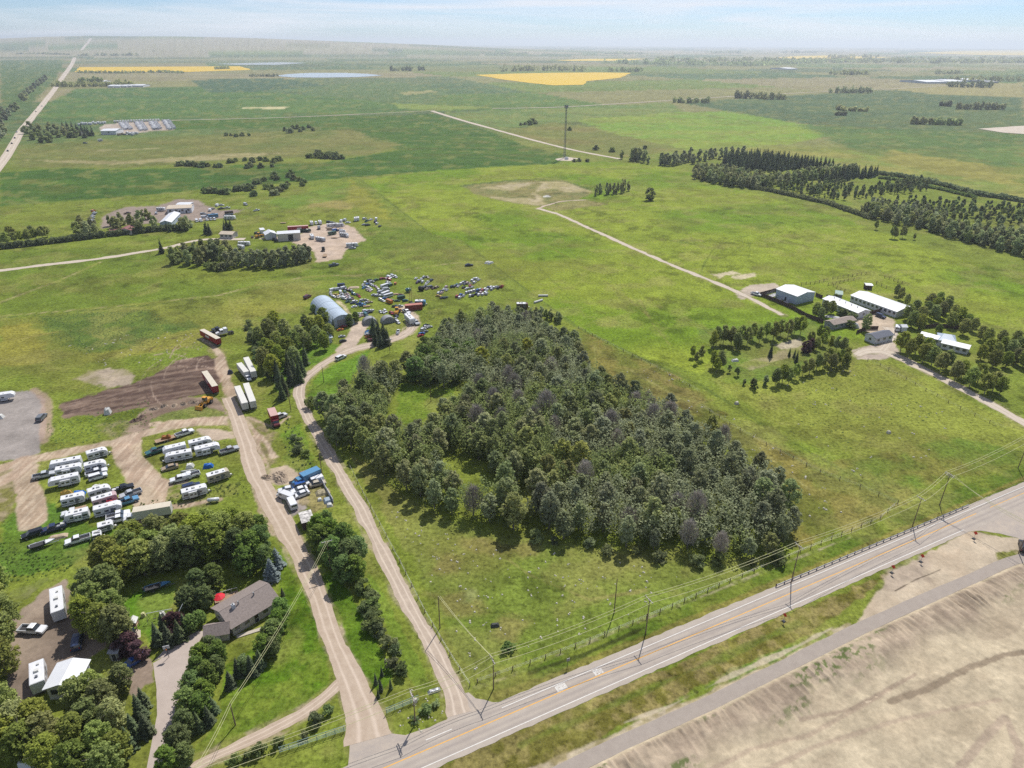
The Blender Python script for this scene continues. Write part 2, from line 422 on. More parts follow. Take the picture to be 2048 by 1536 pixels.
poly([(1785, 1145), (1850, 1115), (1860, 1160), (1790, 1185), (1760, 1175)], (150, 136, 122), soft=2.5, warp=5, a=.8, c2=(180, 164, 146), f=FFIN, dirt=1)
track([(1790, 1182), (1830, 1160), (1880, 1140)], .35, (96, 84, 72), soft=.2, warp=.4, dirt=1)
track([(1248, 1478), (1404, 1408), (1560, 1332), (1717, 1250)], .9, (205, 190, 168), soft=.3, warp=.3, dirt=1)
track([(1360, 1400), (1420, 1372), (1500, 1335), (1580, 1300), (1660, 1265)], 1.5, (100, 130, 48), soft=.6, warp=1.2, a=.9, c2=(150, 148, 96), f=FFIN)
track([(1250, 1445), (1340, 1412), (1440, 1362), (1600, 1290), (1700, 1236)], .5, (196, 182, 160), soft=.3, warp=.8, a=.7, dirt=1)
track([(1780, 1404), (1850, 1380), (1940, 1335), (2010, 1310), (2100, 1300)], .55, (150, 134, 112), soft=.25, warp=.25, dirt=1)
track([(1785, 1406), (1855, 1383), (1945, 1338), (2015, 1313), (2105, 1303)], .25, (112, 98, 82), soft=.12, warp=.2, dirt=1)
poly([(1985, 1340), (2048, 1330), (2048, 1390), (2010, 1370)], (176, 164, 148), soft=.8, warp=1, a=.8, dirt=1)
for P in ([(1960, 1480), (1985, 1440), (2010, 1436), (2040, 1500), (2030, 1536), (1980, 1540)],):
    track(P + P[:1], 1.2, (176, 158, 136), soft=.8, warp=1.0, a=.8, dirt=1)
for k in range(26):
    x, y = RNG.uniform(1500, 2048), RNG.uniform(1330, 1536)
    if y < 1536 - (x - 1400) * .42: continue
    pts = [(x, y)]; a = RNG.uniform(-.7, 1.1)
    for j in range(5):
        a += RNG.uniform(-.5, .5); pts.append((pts[-1][0] + 14 * math.cos(a), pts[-1][1] + 9 * math.sin(a)))
    track(pts, RNG.uniform(.1, .22), (150, 132, 110), soft=.15, warp=.15, a=.55, dirt=1)
# lawns round the house
poly([(560, 1090), (600, 1140), (640, 1210), (660, 1290), (660, 1370), (600, 1420), (540, 1448), (430, 1500), (390, 1500), (440, 1440), (450, 1330), (560, 1260), (560, 1180)], (92, 124, 32), soft=.5, warp=.6, c2=(112, 136, 44), f=FFIN)
poly([(605, 1070), (700, 1180), (790, 1350), (760, 1390), (700, 1330), (670, 1240), (630, 1150)], (92, 122, 34), soft=.5, warp=.6, c2=(108, 132, 44))
poly([(730, 1130), (760, 1180), (830, 1300), (880, 1400), (830, 1380), (790, 1300), (740, 1190)], (118, 140, 52), soft=.5, warp=.5)
poly([(240, 1200), (350, 1160), (345, 1220), (300, 1280), (250, 1260)], (98, 138, 38), soft=.8, warp=1)
poly([(0, 1040), (60, 1000), (230, 1060), (160, 1120), (60, 1150), (0, 1150)], (104, 132, 48), soft=1, warp=2, c2=(88, 118, 44))
poly([(800, 765), (870, 772), (925, 755), (905, 790), (880, 800), (860, 830), (830, 852), (785, 842), (792, 810)], (108, 132, 44), soft=1, warp=1, c2=(120, 138, 52))
poly([(640, 745), (740, 700), (700, 760), (680, 800), (625, 820), (612, 790)], (104, 136, 44), soft=1, warp=1.2)
poly([(555, 650), (680, 690), (640, 730), (590, 780), (560, 800), (545, 760)], (104, 136, 46), soft=1, warp=1.5)
poly([(600, 850), (560, 870), (590, 960), (650, 1000), (640, 960)], (110, 136, 48), soft=1, warp=1.5)
# RV yard: gravel, tilled soil, worn lanes
DK, DT = (98, 80, 72), (178, 155, 134)
poly([(440, 640), (520, 590), (640, 570), (760, 590), (800, 640), (790, 680), (620, 690)], (186, 170, 150), z4, soft=1, warp=2.5, c2=(140, 134, 92), dirt=.8)
poly([(375, 870), (368, 790), (700, 680), (900, 600), (1060, 530), (1200, 500), (1290, 525), (1330, 640), (1260, 735), (1100, 742), (900, 790), (640, 850)], DK, z4, soft=.8, warp=3.2, c2=(134, 114, 100), f=fbm((GX * .94 + GY * .34) / 14, (GY * .94 - GX * .34) / 1.1, 93, 3), dirt=1)
poly([(700, 960), (820, 830), (900, 790), (1100, 742), (1250, 740), (1320, 790), (1340, 850), (1100, 830), (920, 890), (860, 960), (780, 1010)], (170, 150, 132), z4, soft=1, warp=2, c2=(124, 106, 92), dirt=1)
poly([(900, 880), (1000, 835), (1200, 800), (1310, 830), (1300, 850), (1050, 880), (920, 920)], (110, 122, 58), z4, soft=1, warp=2.5, a=.9)
poly([(1150, 930), (1250, 930), (1390, 950), (1380, 985), (1240, 1000), (1180, 965)], (190, 172, 152), z4, soft=.8, warp=1, dirt=1)
poly([(-700, 715), (60, 715), (190, 705), (262, 750), (270, 900), (248, 1010), (235, 1070), (120, 1110), (-700, 1130)], (160, 152, 146), z4, soft=.6, warp=.6, c2=(148, 140, 136), f=FBIG, dirt=1)
poly([(-200, 1190), (0, 1175), (140, 1130), (130, 1290), (90, 1400), (40, 1490), (-200, 1500)], (168, 148, 128), z4, soft=1, warp=4, a=.75, c2=(130, 122, 76), f=FFIN, dirt=.7)
poly([(1400, 880), (1480, 850), (1580, 900), (1620, 980), (1600, 1080), (1540, 1180), (1500, 1200), (1460, 1040)], (158, 136, 116), z4, soft=1, warp=4, a=.7, c2=(126, 124, 70), f=FFIN, dirt=.7)
poly([(1180, 420), (1260, 400), (1340, 520), (1390, 700), (1340, 720), (1300, 560), (1220, 480)], (150, 130, 110), z4, soft=1, warp=3, a=.6, c2=(128, 124, 70), f=FFIN, dirt=.6)
poly([(560, 900), (760, 860), (820, 900), (740, 990), (640, 1000), (580, 950)], (160, 142, 122), z4, soft=1, warp=4, a=.55, c2=(120, 124, 64), f=FFIN, dirt=.5)
poly([(960, 1290), (1100, 1250), (1280, 1330), (1240, 1390), (1060, 1400), (980, 1350)], (160, 142, 112), z4, soft=1, warp=4, a=.6, c2=(116, 126, 58), f=FFIN, dirt=.4)
track([(200, 700), (275, 760), (275, 900), (255, 1010)], 3.0, (176, 152, 134), z4, soft=1, warp=1, a=.8, dirt=1)
for P, w_ in (([(-600, 1210), (0, 1165), (200, 1105), (450, 1055), (700, 1000), (900, 940), (1150, 890), (1400, 885)], 4.6), ([(140, 1120), (160, 1250), (175, 1380), (190, 1480)], 6.2), ([(730, 1000), (750, 1100), (820, 1180), (890, 1260), (880, 1350), (860, 1440)], 8.0),
              ([(700, 1050), (820, 1200), (960, 1260)], 5), ([(0, 1240), (80, 1200), (140, 1160)], 5), ([(980, 1250), (1080, 1240)], 1.5), ([(900, 905), (1380, 860)], 3.0),
              ([(1330, 640), (1310, 520), (1240, 440), (1180, 400)], 2.2), ([(1400, 900), (1360, 760), (1310, 620), (1285, 520)], 4.2), ([(1400, 880), (1470, 1000), (1500, 1120), (1520, 1250), (1580, 1400), (1640, 1520)], 5.4),
              ([(1440, 860), (1600, 920), (1690, 860)], 1.4), ([(1430, 900), (1560, 1010), (1600, 1090)], 2.0), ([(1000, 1390), (1120, 1370), (1280, 1340)], 2.2)):
    track(P, w_, DT, z4, soft=.7, warp=1.0, c2=(200, 180, 158), f=fbm(GX / .7, GY / 6, 95, 3), dirt=1, a=.93)
poly([(1510, 1190), (1660, 1150), (1750, 1200), (1700, 1250), (1540, 1250)], (186, 168, 146), z4, soft=.7, warp=1.2, dirt=1)
poly([(1560, 1330), (1640, 1290), (1780, 1330), (1800, 1390), (1720, 1440), (1690, 1530), (1600, 1480)], (164, 154, 148), z4, soft=.8, warp=1, dirt=1)
poly([(1780, 1290), (1900, 1240), (1950, 1380), (1840, 1420), (1770, 1360)], (146, 132, 92), z4, soft=.8, warp=1.5, a=.8)
poly([(90, 430), (200, 390), (260, 370), (160, 470), (90, 480)], (182, 166, 148), z7, soft=.5, warp=2, c2=(120, 130, 64), dirt=.5)
# yard by the white sheds at the left
poly([(60, 600), (180, 500), (260, 420), (380, 370), (410, 430), (410, 520), (520, 640), (660, 680), (640, 720), (560, 800), (440, 860), (340, 1000), (200, 1060), (80, 1100), (20, 1000), (60, 900)], (142, 126, 112), z7, soft=.6, warp=.8, c2=(158, 142, 126), dirt=1)
poly([(690, 900), (870, 820), (900, 880), (910, 960), (850, 980), (790, 1060), (740, 980)], (160, 142, 126), z7, soft=.4, warp=.5, dirt=1)
# salvage yard and workshop yards
track([(690, 700), (700, 685), (712, 668), (722, 648)], 7, (200, 182, 164), soft=.8, warp=1, dirt=1)
track([(720, 695), (770, 682), (815, 665), (828, 645), (822, 628), (806, 615)], 6, (204, 186, 164), soft=1, warp=1.2, dirt=1)
track([(675, 602), (690, 615), (698, 630)], 1.8, (190, 178, 140), soft=.6)
poly([(0, 510), (300, 520), (440, 500), (820, 480), (850, 400), (950, 360), (1180, 330), (1420, 330), (1560, 380), (1640, 470), (1700, 540), (1600, 600), (1420, 690), (1380, 800), (1040, 850), (1000, 700), (700, 560)], (206, 186, 168), zoomer(480, 400, .1465), soft=1.5, warp=2.5, c2=(192, 172, 152), dirt=1)
poly([(310, 400), (310, 300), (400, 225), (560, 180), (900, 160), (1120, 95), (1310, 100), (1420, 165), (1540, 205), (1760, 200), (1840, 180), (1560, 290), (1290, 315), (1000, 330), (640, 350)], (164, 148, 136), zoomer(140, 380, .1953), soft=2, warp=3, c2=(150, 136, 126), dirt=1)
poly([(1000, 160), (1100, 105), (1850, 65), (1915, 182), (1540, 205), (1150, 232)], (186, 172, 158), zoomer(30, 230, .166), soft=2, warp=2, dirt=1)
for P, w_ in (([(-40, 640), (0, 632), (130, 622), (300, 606), (440, 590)], 1.6), ([(440, 590), (520, 569), (600, 556), (660, 551), (720, 552)], 2.4), ([(690, 553), (800, 541), (900, 527), (975, 522)], 1.2), ([(0, 605), (120, 560), (200, 525)], 2.0)):
    track(P, w_, (178, 166, 120), soft=.9, warp=1.0, a=.75, c2=(134, 138, 66))
track([(0, 636), (300, 610), (440, 594), (600, 562), (720, 556)], 1.0, (84, 100, 48), soft=.6, warp=.6, a=.8)
track([(725, 362), (865, 470), (922, 480), (1057, 582), (1157, 656), (1260, 705), (1400, 770), (1560, 870), (1790, 1000)], 1.2, (98, 114, 50), soft=.7, warp=.8, a=.8)
track([(455, 592), (480, 640), (500, 680)], .8, (150, 150, 80), soft=.5, a=.7)
track([(1390, 800), (1480, 850), (1640, 945), (1790, 1005)], .5, (96, 112, 50), soft=.4, a=.7)
for x0, y0 in ((1420, 545), (1460, 550)):
    poly([(x0, y0 + 3), (x0 + 45, y0 - 3), (x0 + 60, y0 + 2), (x0 + 20, y0 + 10)], (206, 194, 160), soft=1, warp=3, dirt=.7)
poly([(1470, 586), (1500, 570), (1550, 566), (1565, 580), (1520, 590), (1480, 600)], (190, 176, 158), soft=1, warp=.8, dirt=1)
poly([(1690, 640), (1755, 625), (1790, 640), (1790, 690), (1760, 690), (1740, 665), (1720, 660)], (200, 182, 160), soft=1, warp=.8, dirt=1)
poly([(1700, 700), (1740, 690), (1790, 690), (1800, 705), (1770, 720), (1715, 718)], (196, 180, 166), soft=.8, warp=.8, dirt=1)
RD_GRAVEL = [(921, 1428, 4.6), (905, 1375, 4.0), (868, 1300, 3.6), (830, 1230, 3.5), (791, 1155, 3.5), (757, 1090, 3.5), (722, 1020, 3.5), (690, 965, 3.5), (655, 905, 3.5), (625, 850, 3.5), (604, 808, 3.5), (598, 785, 3.6), (605, 762, 3.6), (630, 740, 3.7), (662, 719, 4.0), (700, 701, 5.0), (745, 689, 5.4), (790, 677, 5.0), (818, 662, 4.6), (829, 644, 4.0)]
RD_DIRT = [(738, 1480, 8.5), (730, 1435, 7.0), (708, 1375, 5.4), (683, 1320, 4.6), (663, 1270, 4.2), (640, 1200, 4.2), (612, 1135, 4.4), (582, 1078, 4.8), (556, 1030, 5.2), (532, 985, 5.2), (507, 935, 5.4), (490, 880, 5.0), (472, 830, 4.2), (455, 795, 3.6)]
RD_LOOP = [(690, 1352, 2.6), (655, 1388, 2.5), (610, 1422, 2.4), (560, 1452, 2.4), (500, 1482, 2.4), (440, 1508, 2.4), (395, 1530, 2.5), (330, 1575, 2.6)]
RD_FARM = [(2160, 905, 4.2), (2048, 846, 4.2), (1990, 812, 4.2), (1920, 775, 4.2), (1860, 745, 4.3), (1800, 716, 5.0), (1765, 702, 6.0), (1735, 702, 5.5), (1712, 710, 3.0)]
RD_FIELD = [(1566, 630, 2.6), (1520, 607, 3.0), (1480, 586, 3.4), (1440, 569, 3.2), (1380, 545, 3.0), (1320, 520, 3.0), (1250, 489, 3.2), (1180, 457, 3.2), (1120, 430, 3.2), (1088, 420, 3.6), (1074, 417, 3.6)]
for rd_, cc in ((RD_GRAVEL, (176, 160, 138)), (RD_DIRT, (184, 164, 142)), (RD_LOOP, (176, 158, 136)), (RD_FARM, (184, 170, 146)), (RD_FIELD, (176, 164, 130))):
    for a, b_ in zip(rd_, rd_[1:]):
        track([a[:2], b_[:2]], (a[2] + b_[2]) / 2 + 1.3, cc, soft=.7, warp=1.0, a=.62, c2=(138, 142, 74), f=FFIN, dirt=.5)
# animal trails and old wheel lines over the pastures
for pts, w_, cc in (([(1395, 560), (1410, 525), (1425, 500), (1460, 480), (1500, 470)], .8, (92, 108, 42)), ([(1497, 515), (1500, 500), (1496, 480)], .7, (92, 108, 42)), ([(1030, 470), (1110, 500), (1180, 540), (1260, 600), (1330, 660)], .9, (128, 128, 60)), ([(1046, 466), (1126, 498), (1196, 540), (1276, 600)], .7, (104, 120, 46)), ([(900, 430), (960, 470), (1060, 520), (1120, 575)], .9, (102, 118, 44)), ([(1180, 690), (1260, 740), (1400, 820), (1520, 900), (1620, 980)], .5, (154, 148, 92)), ([(1190, 690), (1190, 730), (1185, 760)], .5, (150, 150, 84)), ([(1260, 345), (1400, 400), (1600, 470), (1800, 560)], .9, (106, 122, 46)), ([(1600, 900), (1700, 880), (1850, 900)], .6, (100, 116, 46)), ([(1280, 600), (1300, 640), (1340, 690)], .9, (148, 146, 80)), ([(780, 440), (820, 470), (880, 500)], .8, (100, 116, 44)), ([(20, 680), (140, 660), (300, 700), (400, 690)], .7, (150, 140, 80)), ([(960, 1080), (1060, 1150), (1180, 1200), (1290, 1180)], .45, (146, 138, 84)), ([(830, 1130), (900, 1180), (990, 1230), (1080, 1240), (1200, 1200)], .4, (96, 112, 44))):
    track(pts, w_, cc, soft=.6, warp=.9, a=.65)
for k in range(9):
    track([(880 + k * 26, 385 + k * 3), (1000 + k * 40, 450 + k * 6), (1130 + k * 55, 560 + k * 9)], .8, (104, 124, 44), soft=.8, warp=.8, a=.35)
for x0, y0, w_, h_ in ((1040, 620, 50, 12), (1290, 560, 60, 12), (1480, 450, 80, 14), (1650, 520, 90, 16), (1340, 480, 60, 10), (960, 560, 40, 10), (1760, 590, 70, 14), (1180, 640, 50, 14)):
    poly([(x0, y0), (x0 + w_ * .6, y0 - h_ * .4), (x0 + w_, y0 + h_ * .3), (x0 + w_ * .5, y0 + h_)], (100, 120, 44), soft=4, warp=8, a=.6, c2=(144, 144, 76))
# tyre arcs over the churned ground
for k in range(22):
    cx, cy_ = RNG.uniform(950, 1250), RNG.uniform(560, 720); r_ = RNG.uniform(60, 260); a0 = RNG.uniform(2.2, 4.4)
    track([(cx + r_ * math.cos(a0 + u * .16), cy_ + r_ * .8 * math.sin(a0 + u * .16)) for u in range(8)], .32, (88, 72, 64) if k % 2 else (168, 148, 132), z4, soft=.3, warp=.2, a=.75, dirt=1)
for k in range(26):
    y0 = RNG.uniform(640, 860); track([(380 + RNG.uniform(-10, 10), y0 + 60), (700, y0 - 20), (1000 + RNG.uniform(-60, 100), y0 - 90)], .3, (86, 70, 62) if k % 2 else (150, 130, 116), z4, soft=.3, warp=.3, a=.6, dirt=1) if 700 < y0 < 800 else None
# tufts and dry patches over the grass
tuft = sstep(.57, .66, fc) * (1 - GDIRT) * (1 - sstep(500, 900, DIST)) * sstep(.4, .6, fbm(GX / 26, GY / 26, 99, 3)) * .45
GCOL *= (1 - tuft * .75)[:, None]
dry = sstep(.56, .70, fbm(GX / 13, GY / 13, 103, 4)) * (1 - GDIRT) * .38
GCOL = GCOL * (1 - dry[:, None]) + s3((150, 146, 84)) * dry[:, None]
br = sstep(.55, .68, fbm(GX / 38 + 9, GY / 22, 111, 4)) * (1 - GDIRT) * .35 * (DIST < 1400)
GCOL = GCOL * (1 - br[:, None]) + s3((112, 110, 54)) * br[:, None]
GCOL *= (0.80 + 0.50 * FMID)[:, None]

nr, na = len(rad), len(ang)
me = bpy.data.meshes.new("ground")
jj, ii = np.meshgrid(np.arange(na - 1), np.arange(nr - 1))
i0 = (ii * na + jj).ravel()
quads = np.stack([i0, i0 + na, i0 + na + 1, i0 + 1], 1)
cap = np.arange(na - 1)
tris = np.stack([np.full(na - 1, NV), cap, cap + 1], 1)
co = np.concatenate([np.stack([GX, GY, GH], 1), [[0, 0, 0]]]).astype(np.float32)
me.vertices.add(NV + 1); me.vertices.foreach_set('co', co.ravel())
nl = quads.size + tris.size
me.loops.add(nl); me.loops.foreach_set('vertex_index', np.concatenate([quads.ravel(), tris.ravel()]).astype(np.int32))
me.polygons.add(len(quads) + len(tris))
me.polygons.foreach_set('loop_start', np.concatenate([np.arange(len(quads)) * 4, quads.size + np.arange(len(tris)) * 3]).astype(np.int32))
me.polygons.foreach_set('loop_total', np.concatenate([np.full(len(quads), 4), np.full(len(tris), 3)]).astype(np.int32))
me.update(calc_edges=True)
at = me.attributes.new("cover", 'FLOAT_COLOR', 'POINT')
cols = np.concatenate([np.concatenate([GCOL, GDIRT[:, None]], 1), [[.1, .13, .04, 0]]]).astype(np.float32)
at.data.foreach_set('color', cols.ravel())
gm = bpy.data.materials.new("ground_cover"); gm.use_nodes = True
t = gm.node_tree; b = t.nodes['Principled BSDF']
b.inputs['Roughness'].default_value = 0.95; b.inputs['Specular IOR Level'].default_value = 0.05
a_ = NN(t, 'ShaderNodeAttribute', attribute_name="cover")
tc_ = NN(t, 'ShaderNodeTexCoord')
def gnoise(sc, det, rough=.7):
    n = NN(t, 'ShaderNodeTexNoise'); n.inputs['Scale'].default_value, n.inputs['Detail'].default_value, n.inputs['Roughness'].default_value = sc, det, rough
    t.links.new(tc_.outputs['Object'], n.inputs['Vector']); return n
n1, n2 = gnoise(0.9, 6, .75), gnoise(0.16, 5, .6)
def mrange(src, a, b_, lo, hi):
    m = NN(t, 'ShaderNodeMapRange'); m.inputs['From Min'].default_value, m.inputs['From Max'].default_value = a, b_
    m.inputs['To Min'].default_value, m.inputs['To Max'].default_value = lo, hi
    t.links.new(src, m.inputs['Value']); return m.outputs['Result']
g1 = mrange(n1.outputs['Fac'], .32, .68, .45, 1.5)
g2 = mrange(n2.outputs['Fac'], .3, .7, .80, 1.18)
d1 = mrange(n1.outputs['Fac'], .3, .7, .80, 1.16)
mg = NN(t, 'ShaderNodeMix', data_type='FLOAT')
n3 = gnoise(.55, 3, .6); n4 = gnoise(1.7, 2, .6)
dk = mrange(n3.outputs['Fac'], .60, .66, 1.0, .62); lt = mrange(n4.outputs['Fac'], .66, .72, 1.0, 1.35)
k1 = NN(t, 'ShaderNodeMath', operation='MULTIPLY'); t.links.new(dk, k1.inputs[0]); t.links.new(lt, k1.inputs[1])
k2 = NN(t, 'ShaderNodeMath', operation='MULTIPLY'); t.links.new(g1, k2.inputs[0]); t.links.new(k1.outputs[0], k2.inputs[1]); g1 = k2.outputs[0]
t.links.new(a_.outputs['Alpha'], mg.inputs['Factor']); t.links.new(g1, mg.inputs['A']); t.links.new(d1, mg.inputs['B'])
mm = NN(t, 'ShaderNodeMath', operation='MULTIPLY'); t.links.new(mg.outputs['Result'], mm.inputs[0]); t.links.new(g2, mm.inputs[1])
vm = NN(t, 'ShaderNodeVectorMath', operation='SCALE'); t.links.new(a_.outputs['Color'], vm.inputs[0]); t.links.new(mm.outputs[0], vm.inputs['Scale'])
t.links.new(vm.outputs['Vector'], b.inputs['Base Color'])
bp = NN(t, 'ShaderNodeBump'); bp.inputs['Strength'].default_value = .35; bp.inputs['Distance'].default_value = .25
t.links.new(n1.outputs['Fac'], bp.inputs['Height']); t.links.new(bp.outputs['Normal'], b.inputs['Normal'])
me.materials.append(gm)
me.polygons.foreach_set('use_smooth', np.ones(len(me.polygons), bool))
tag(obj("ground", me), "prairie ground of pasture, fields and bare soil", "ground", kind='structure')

# ------------------------------------------------------------------ roads and other sheets
def smooth_line(P, step):
    """Catmull-Rom through points with their extra values, resampled about every step metres"""
    P = [np.array(p, float) for p in P]
    P = [2 * P[0] - P[1]] + P + [2 * P[-1] - P[-2]]
    o = []
    for i in range(1, len(P) - 2):
        n = max(2, int(np.linalg.norm(P[i + 1][:2] - P[i][:2]) / step))
        for k in range(n):
            u = k / n
            o.append(.5 * (2 * P[i] + (P[i + 1] - P[i - 1]) * u + (2 * P[i - 1] - 5 * P[i] + 4 * P[i + 1] - P[i + 2]) * u * u + (3 * P[i] - P[i - 1] - 3 * P[i + 1] + P[i + 2]) * u ** 3))
    o.append(P[-2])
    return o
def strip(name, pts, mat_, z=.012, step=1.2, rough=.25, zm=zi, hillz=False, label=None, kind='structure', straight=False):
    """a road: pts are (px, py, width in metres)"""
    if hillz: C = [(*GZ(x, y), w_) for x, y, w_ in pts]
    else: C = [(*G(*zm(x, y)), w_) for x, y, w_ in pts]
    C = [np.array(c) for c in C] if straight else smooth_line(C, step)
    vs, fs, uv, s = [], [], [], 0.0
    for i, c in enumerate(C):
        a, b = C[max(0, i - 1)], C[min(len(C) - 1, i + 1)]
        d = (b - a)[:2]; d = d / (np.linalg.norm(d) + 1e-9); n = np.array([-d[1], d[0]])
        if i: s += np.linalg.norm((c - C[i - 1])[:2])
        en = lambda q: (float(vnoise(np.array(s / 5.0 + q), np.array(q), 13)) - .5) * 3.2 * rough + (float(vnoise(np.array(s / 1.3 + q), np.array(q), 14)) - .5) * 1.2 * rough
        l = c[3] / 2 + en(3.0); r = c[3] / 2 + en(77.0)
        for k, u in ((-r, 0), (-r * .33, .33), (l * .33, .67), (l, 1)):
            vs.append((c[0] + n[0] * k, c[1] + n[1] * k, c[2] + z)); uv.append((u, s))
        if i:
            q = (i - 1) * 4
            for k in range(3): fs.append((q + k, q + k + 1, q + k + 5, q + k + 4))
    me = bpy.data.meshes.new(name); me.from_pydata(vs, [], fs)
    fs2 = me.polygons
    ul = me.uv_layers.new(name="across")
    ul.data.foreach_set('uv', [c for l in me.loops for c in uv[l.vertex_index]])
    me.update()
    if len(fs2) and fs2[0].normal.z < 0: me.flip_normals()
    me.materials.append(mat_)
    return tag(obj(name, me), label, None, kind=kind)
def sheet(name, pts, mat_, z, zm=zi, sub=1.5, rough=.2, label=None, world_pts=None):
    """a flat area with a slightly uneven edge"""
    P = [Vector(p) for p in world_pts] if world_pts else [G(*zm(*p)) for p in pts]
    o = []
    for i, a in enumerate(P):
        b = P[(i + 1) % len(P)]; n = max(1, min(200, int((b - a).length / sub)))
        for k in range(n):
            p = a.lerp(b, k / n)
            o.append((p.x + RNG.uniform(-rough, rough), p.y + RNG.uniform(-rough, rough), z))
    me = bpy.data.meshes.new(name); me.from_pydata(o, [], [tuple(range(len(o)))]); me.update()
    if me.polygons[0].normal.z < 0: me.flip_normals()
    me.materials.append(mat_)
    return tag(obj(name, me), label, None, kind='structure')
def road_mat(name, c, c2, edge, tracks=(.3, .7), tw=.09, ta=.5, nscale=.5):
    m = bpy.data.materials.new(name); m.use_nodes = True
    t = m.node_tree; b = t.nodes['Principled BSDF']; b.inputs['Roughness'].default_value = .92; b.inputs['Specular IOR Level'].default_value = .15
    tc = NN(t, 'ShaderNodeTexCoord'); uv = NN(t, 'ShaderNodeUVMap'); sp = NN(t, 'ShaderNodeSeparateXYZ'); t.links.new(uv.outputs['UV'], sp.inputs[0])
    def ns(s, d, coord='Object', scl=None):
        n = NN(t, 'ShaderNodeTexNoise'); n.inputs['Scale'].default_value, n.inputs['Detail'].default_value, n.inputs['Roughness'].default_value = s, d, .68
        if scl:
            mp = NN(t, 'ShaderNodeMapping'); mp.inputs['Scale'].default_value = scl
            t.links.new(uv.outputs['UV'], mp.inputs['Vector']); t.links.new(mp.outputs['Vector'], n.inputs['Vector'])
        else: t.links.new(tc.outputs['Object'], n.inputs['Vector'])
        return n.outputs['Fac']
    def rmp(f, a, b_, ca, cb):
        r = NN(t, 'ShaderNodeValToRGB'); r.color_ramp.elements[0].position, r.color_ramp.elements[1].position = a, b_
        r.color_ramp.elements[0].color, r.color_ramp.elements[1].color = (*ca, 1), (*cb, 1)
        t.links.new(f, r.inputs['Fac']); return r.outputs['Color']
    def mixc(f, A, B):
        m_ = NN(t, 'ShaderNodeMix', data_type='RGBA'); t.links.new(f, m_.inputs['Factor'])
        for s_, v in (('A', A), ('B', B)):
            if isinstance(v, tuple): m_.inputs[s_].default_value = (*v, 1)
            else: t.links.new(v, m_.inputs[s_])
        return m_.outputs['Result']
    base = rmp(ns(nscale, 6), .32, .68, S(*c), S(*c2))
    fac = None
    for u in tracks:
        q = NN(t, 'ShaderNodeMath', operation='SUBTRACT'); t.links.new(sp.outputs['X'], q.inputs[0]); q.inputs[1].default_value = u
        q2 = NN(t, 'ShaderNodeMath', operation='ABSOLUTE'); t.links.new(q.outputs[0], q2.inputs[0])
        q3 = NN(t, 'ShaderNodeMapRange'); q3.interpolation_type = 'SMOOTHSTEP'
        q3.inputs['From Min'].default_value, q3.inputs['From Max'].default_value, q3.inputs['To Min'].default_value, q3.inputs['To Max'].default_value = 0, tw, ta, 0
        t.links.new(q2.outputs[0], q3.inputs['Value'])
        if fac is None: fac = q3.outputs['Result']
        else:
            ad = NN(t, 'ShaderNodeMath', operation='MAXIMUM'); t.links.new(fac, ad.inputs[0]); t.links.new(q3.outputs['Result'], ad.inputs[1]); fac = ad.outputs[0]
    if fac is not None:
        st = NN(t, 'ShaderNodeMath', operation='MULTIPLY'); t.links.new(fac, st.inputs[0]); t.links.new(ns(1.0, 4, scl=(6, .12, 1)), st.inputs[1])
        dbl = NN(t, 'ShaderNodeMath', operation='MULTIPLY'); t.links.new(st.outputs[0], dbl.inputs[0]); dbl.inputs[1].default_value = 2.0; dbl.use_clamp = True
        base = mixc(dbl.outputs[0], base, S(*edge))
    fine = NN(t, 'ShaderNodeMapRange'); fine.inputs['To Min'].default_value, fine.inputs['To Max'].default_value = .8, 1.2
    t.links.new(ns(6.0, 4), fine.inputs['Value'])
    vm = NN(t, 'ShaderNodeVectorMath', operation='SCALE'); t.links.new(base, vm.inputs[0]); t.links.new(fine.outputs['Result'], vm.inputs['Scale'])
    t.links.new(vm.outputs['Vector'], b.inputs['Base Color'])
    return m
M_GRAVEL = road_mat("gravel", (184, 167, 150), (206, 189, 170), (226, 210, 192), ta=.75)
M_DIRTROAD = road_mat("packed_dirt", (186, 166, 146), (204, 186, 166), (224, 206, 188), ta=.7)
M_PALEROAD = road_mat("pale_gravel", (196, 182, 164), (214, 200, 182), (230, 218, 202), ta=.6)
M_ASPH = road_mat("worn_asphalt", (182, 171, 160), (197, 186, 173), (160, 150, 145), tracks=(.2, .38, .6, .78), tw=.09, ta=.42, nscale=.25)
M_APRON = road_mat("old_asphalt", (176, 166, 158), (200, 186, 170), (150, 142, 142), tracks=(), nscale=.35)
M_PATH = road_mat("path_asphalt", (168, 157, 147), (180, 169, 158), (170, 158, 150), tracks=(), nscale=.6)
M_CONC = road_mat("concrete", (190, 176, 166), (202, 188, 178), (180, 170, 160), tracks=(), nscale=.3)

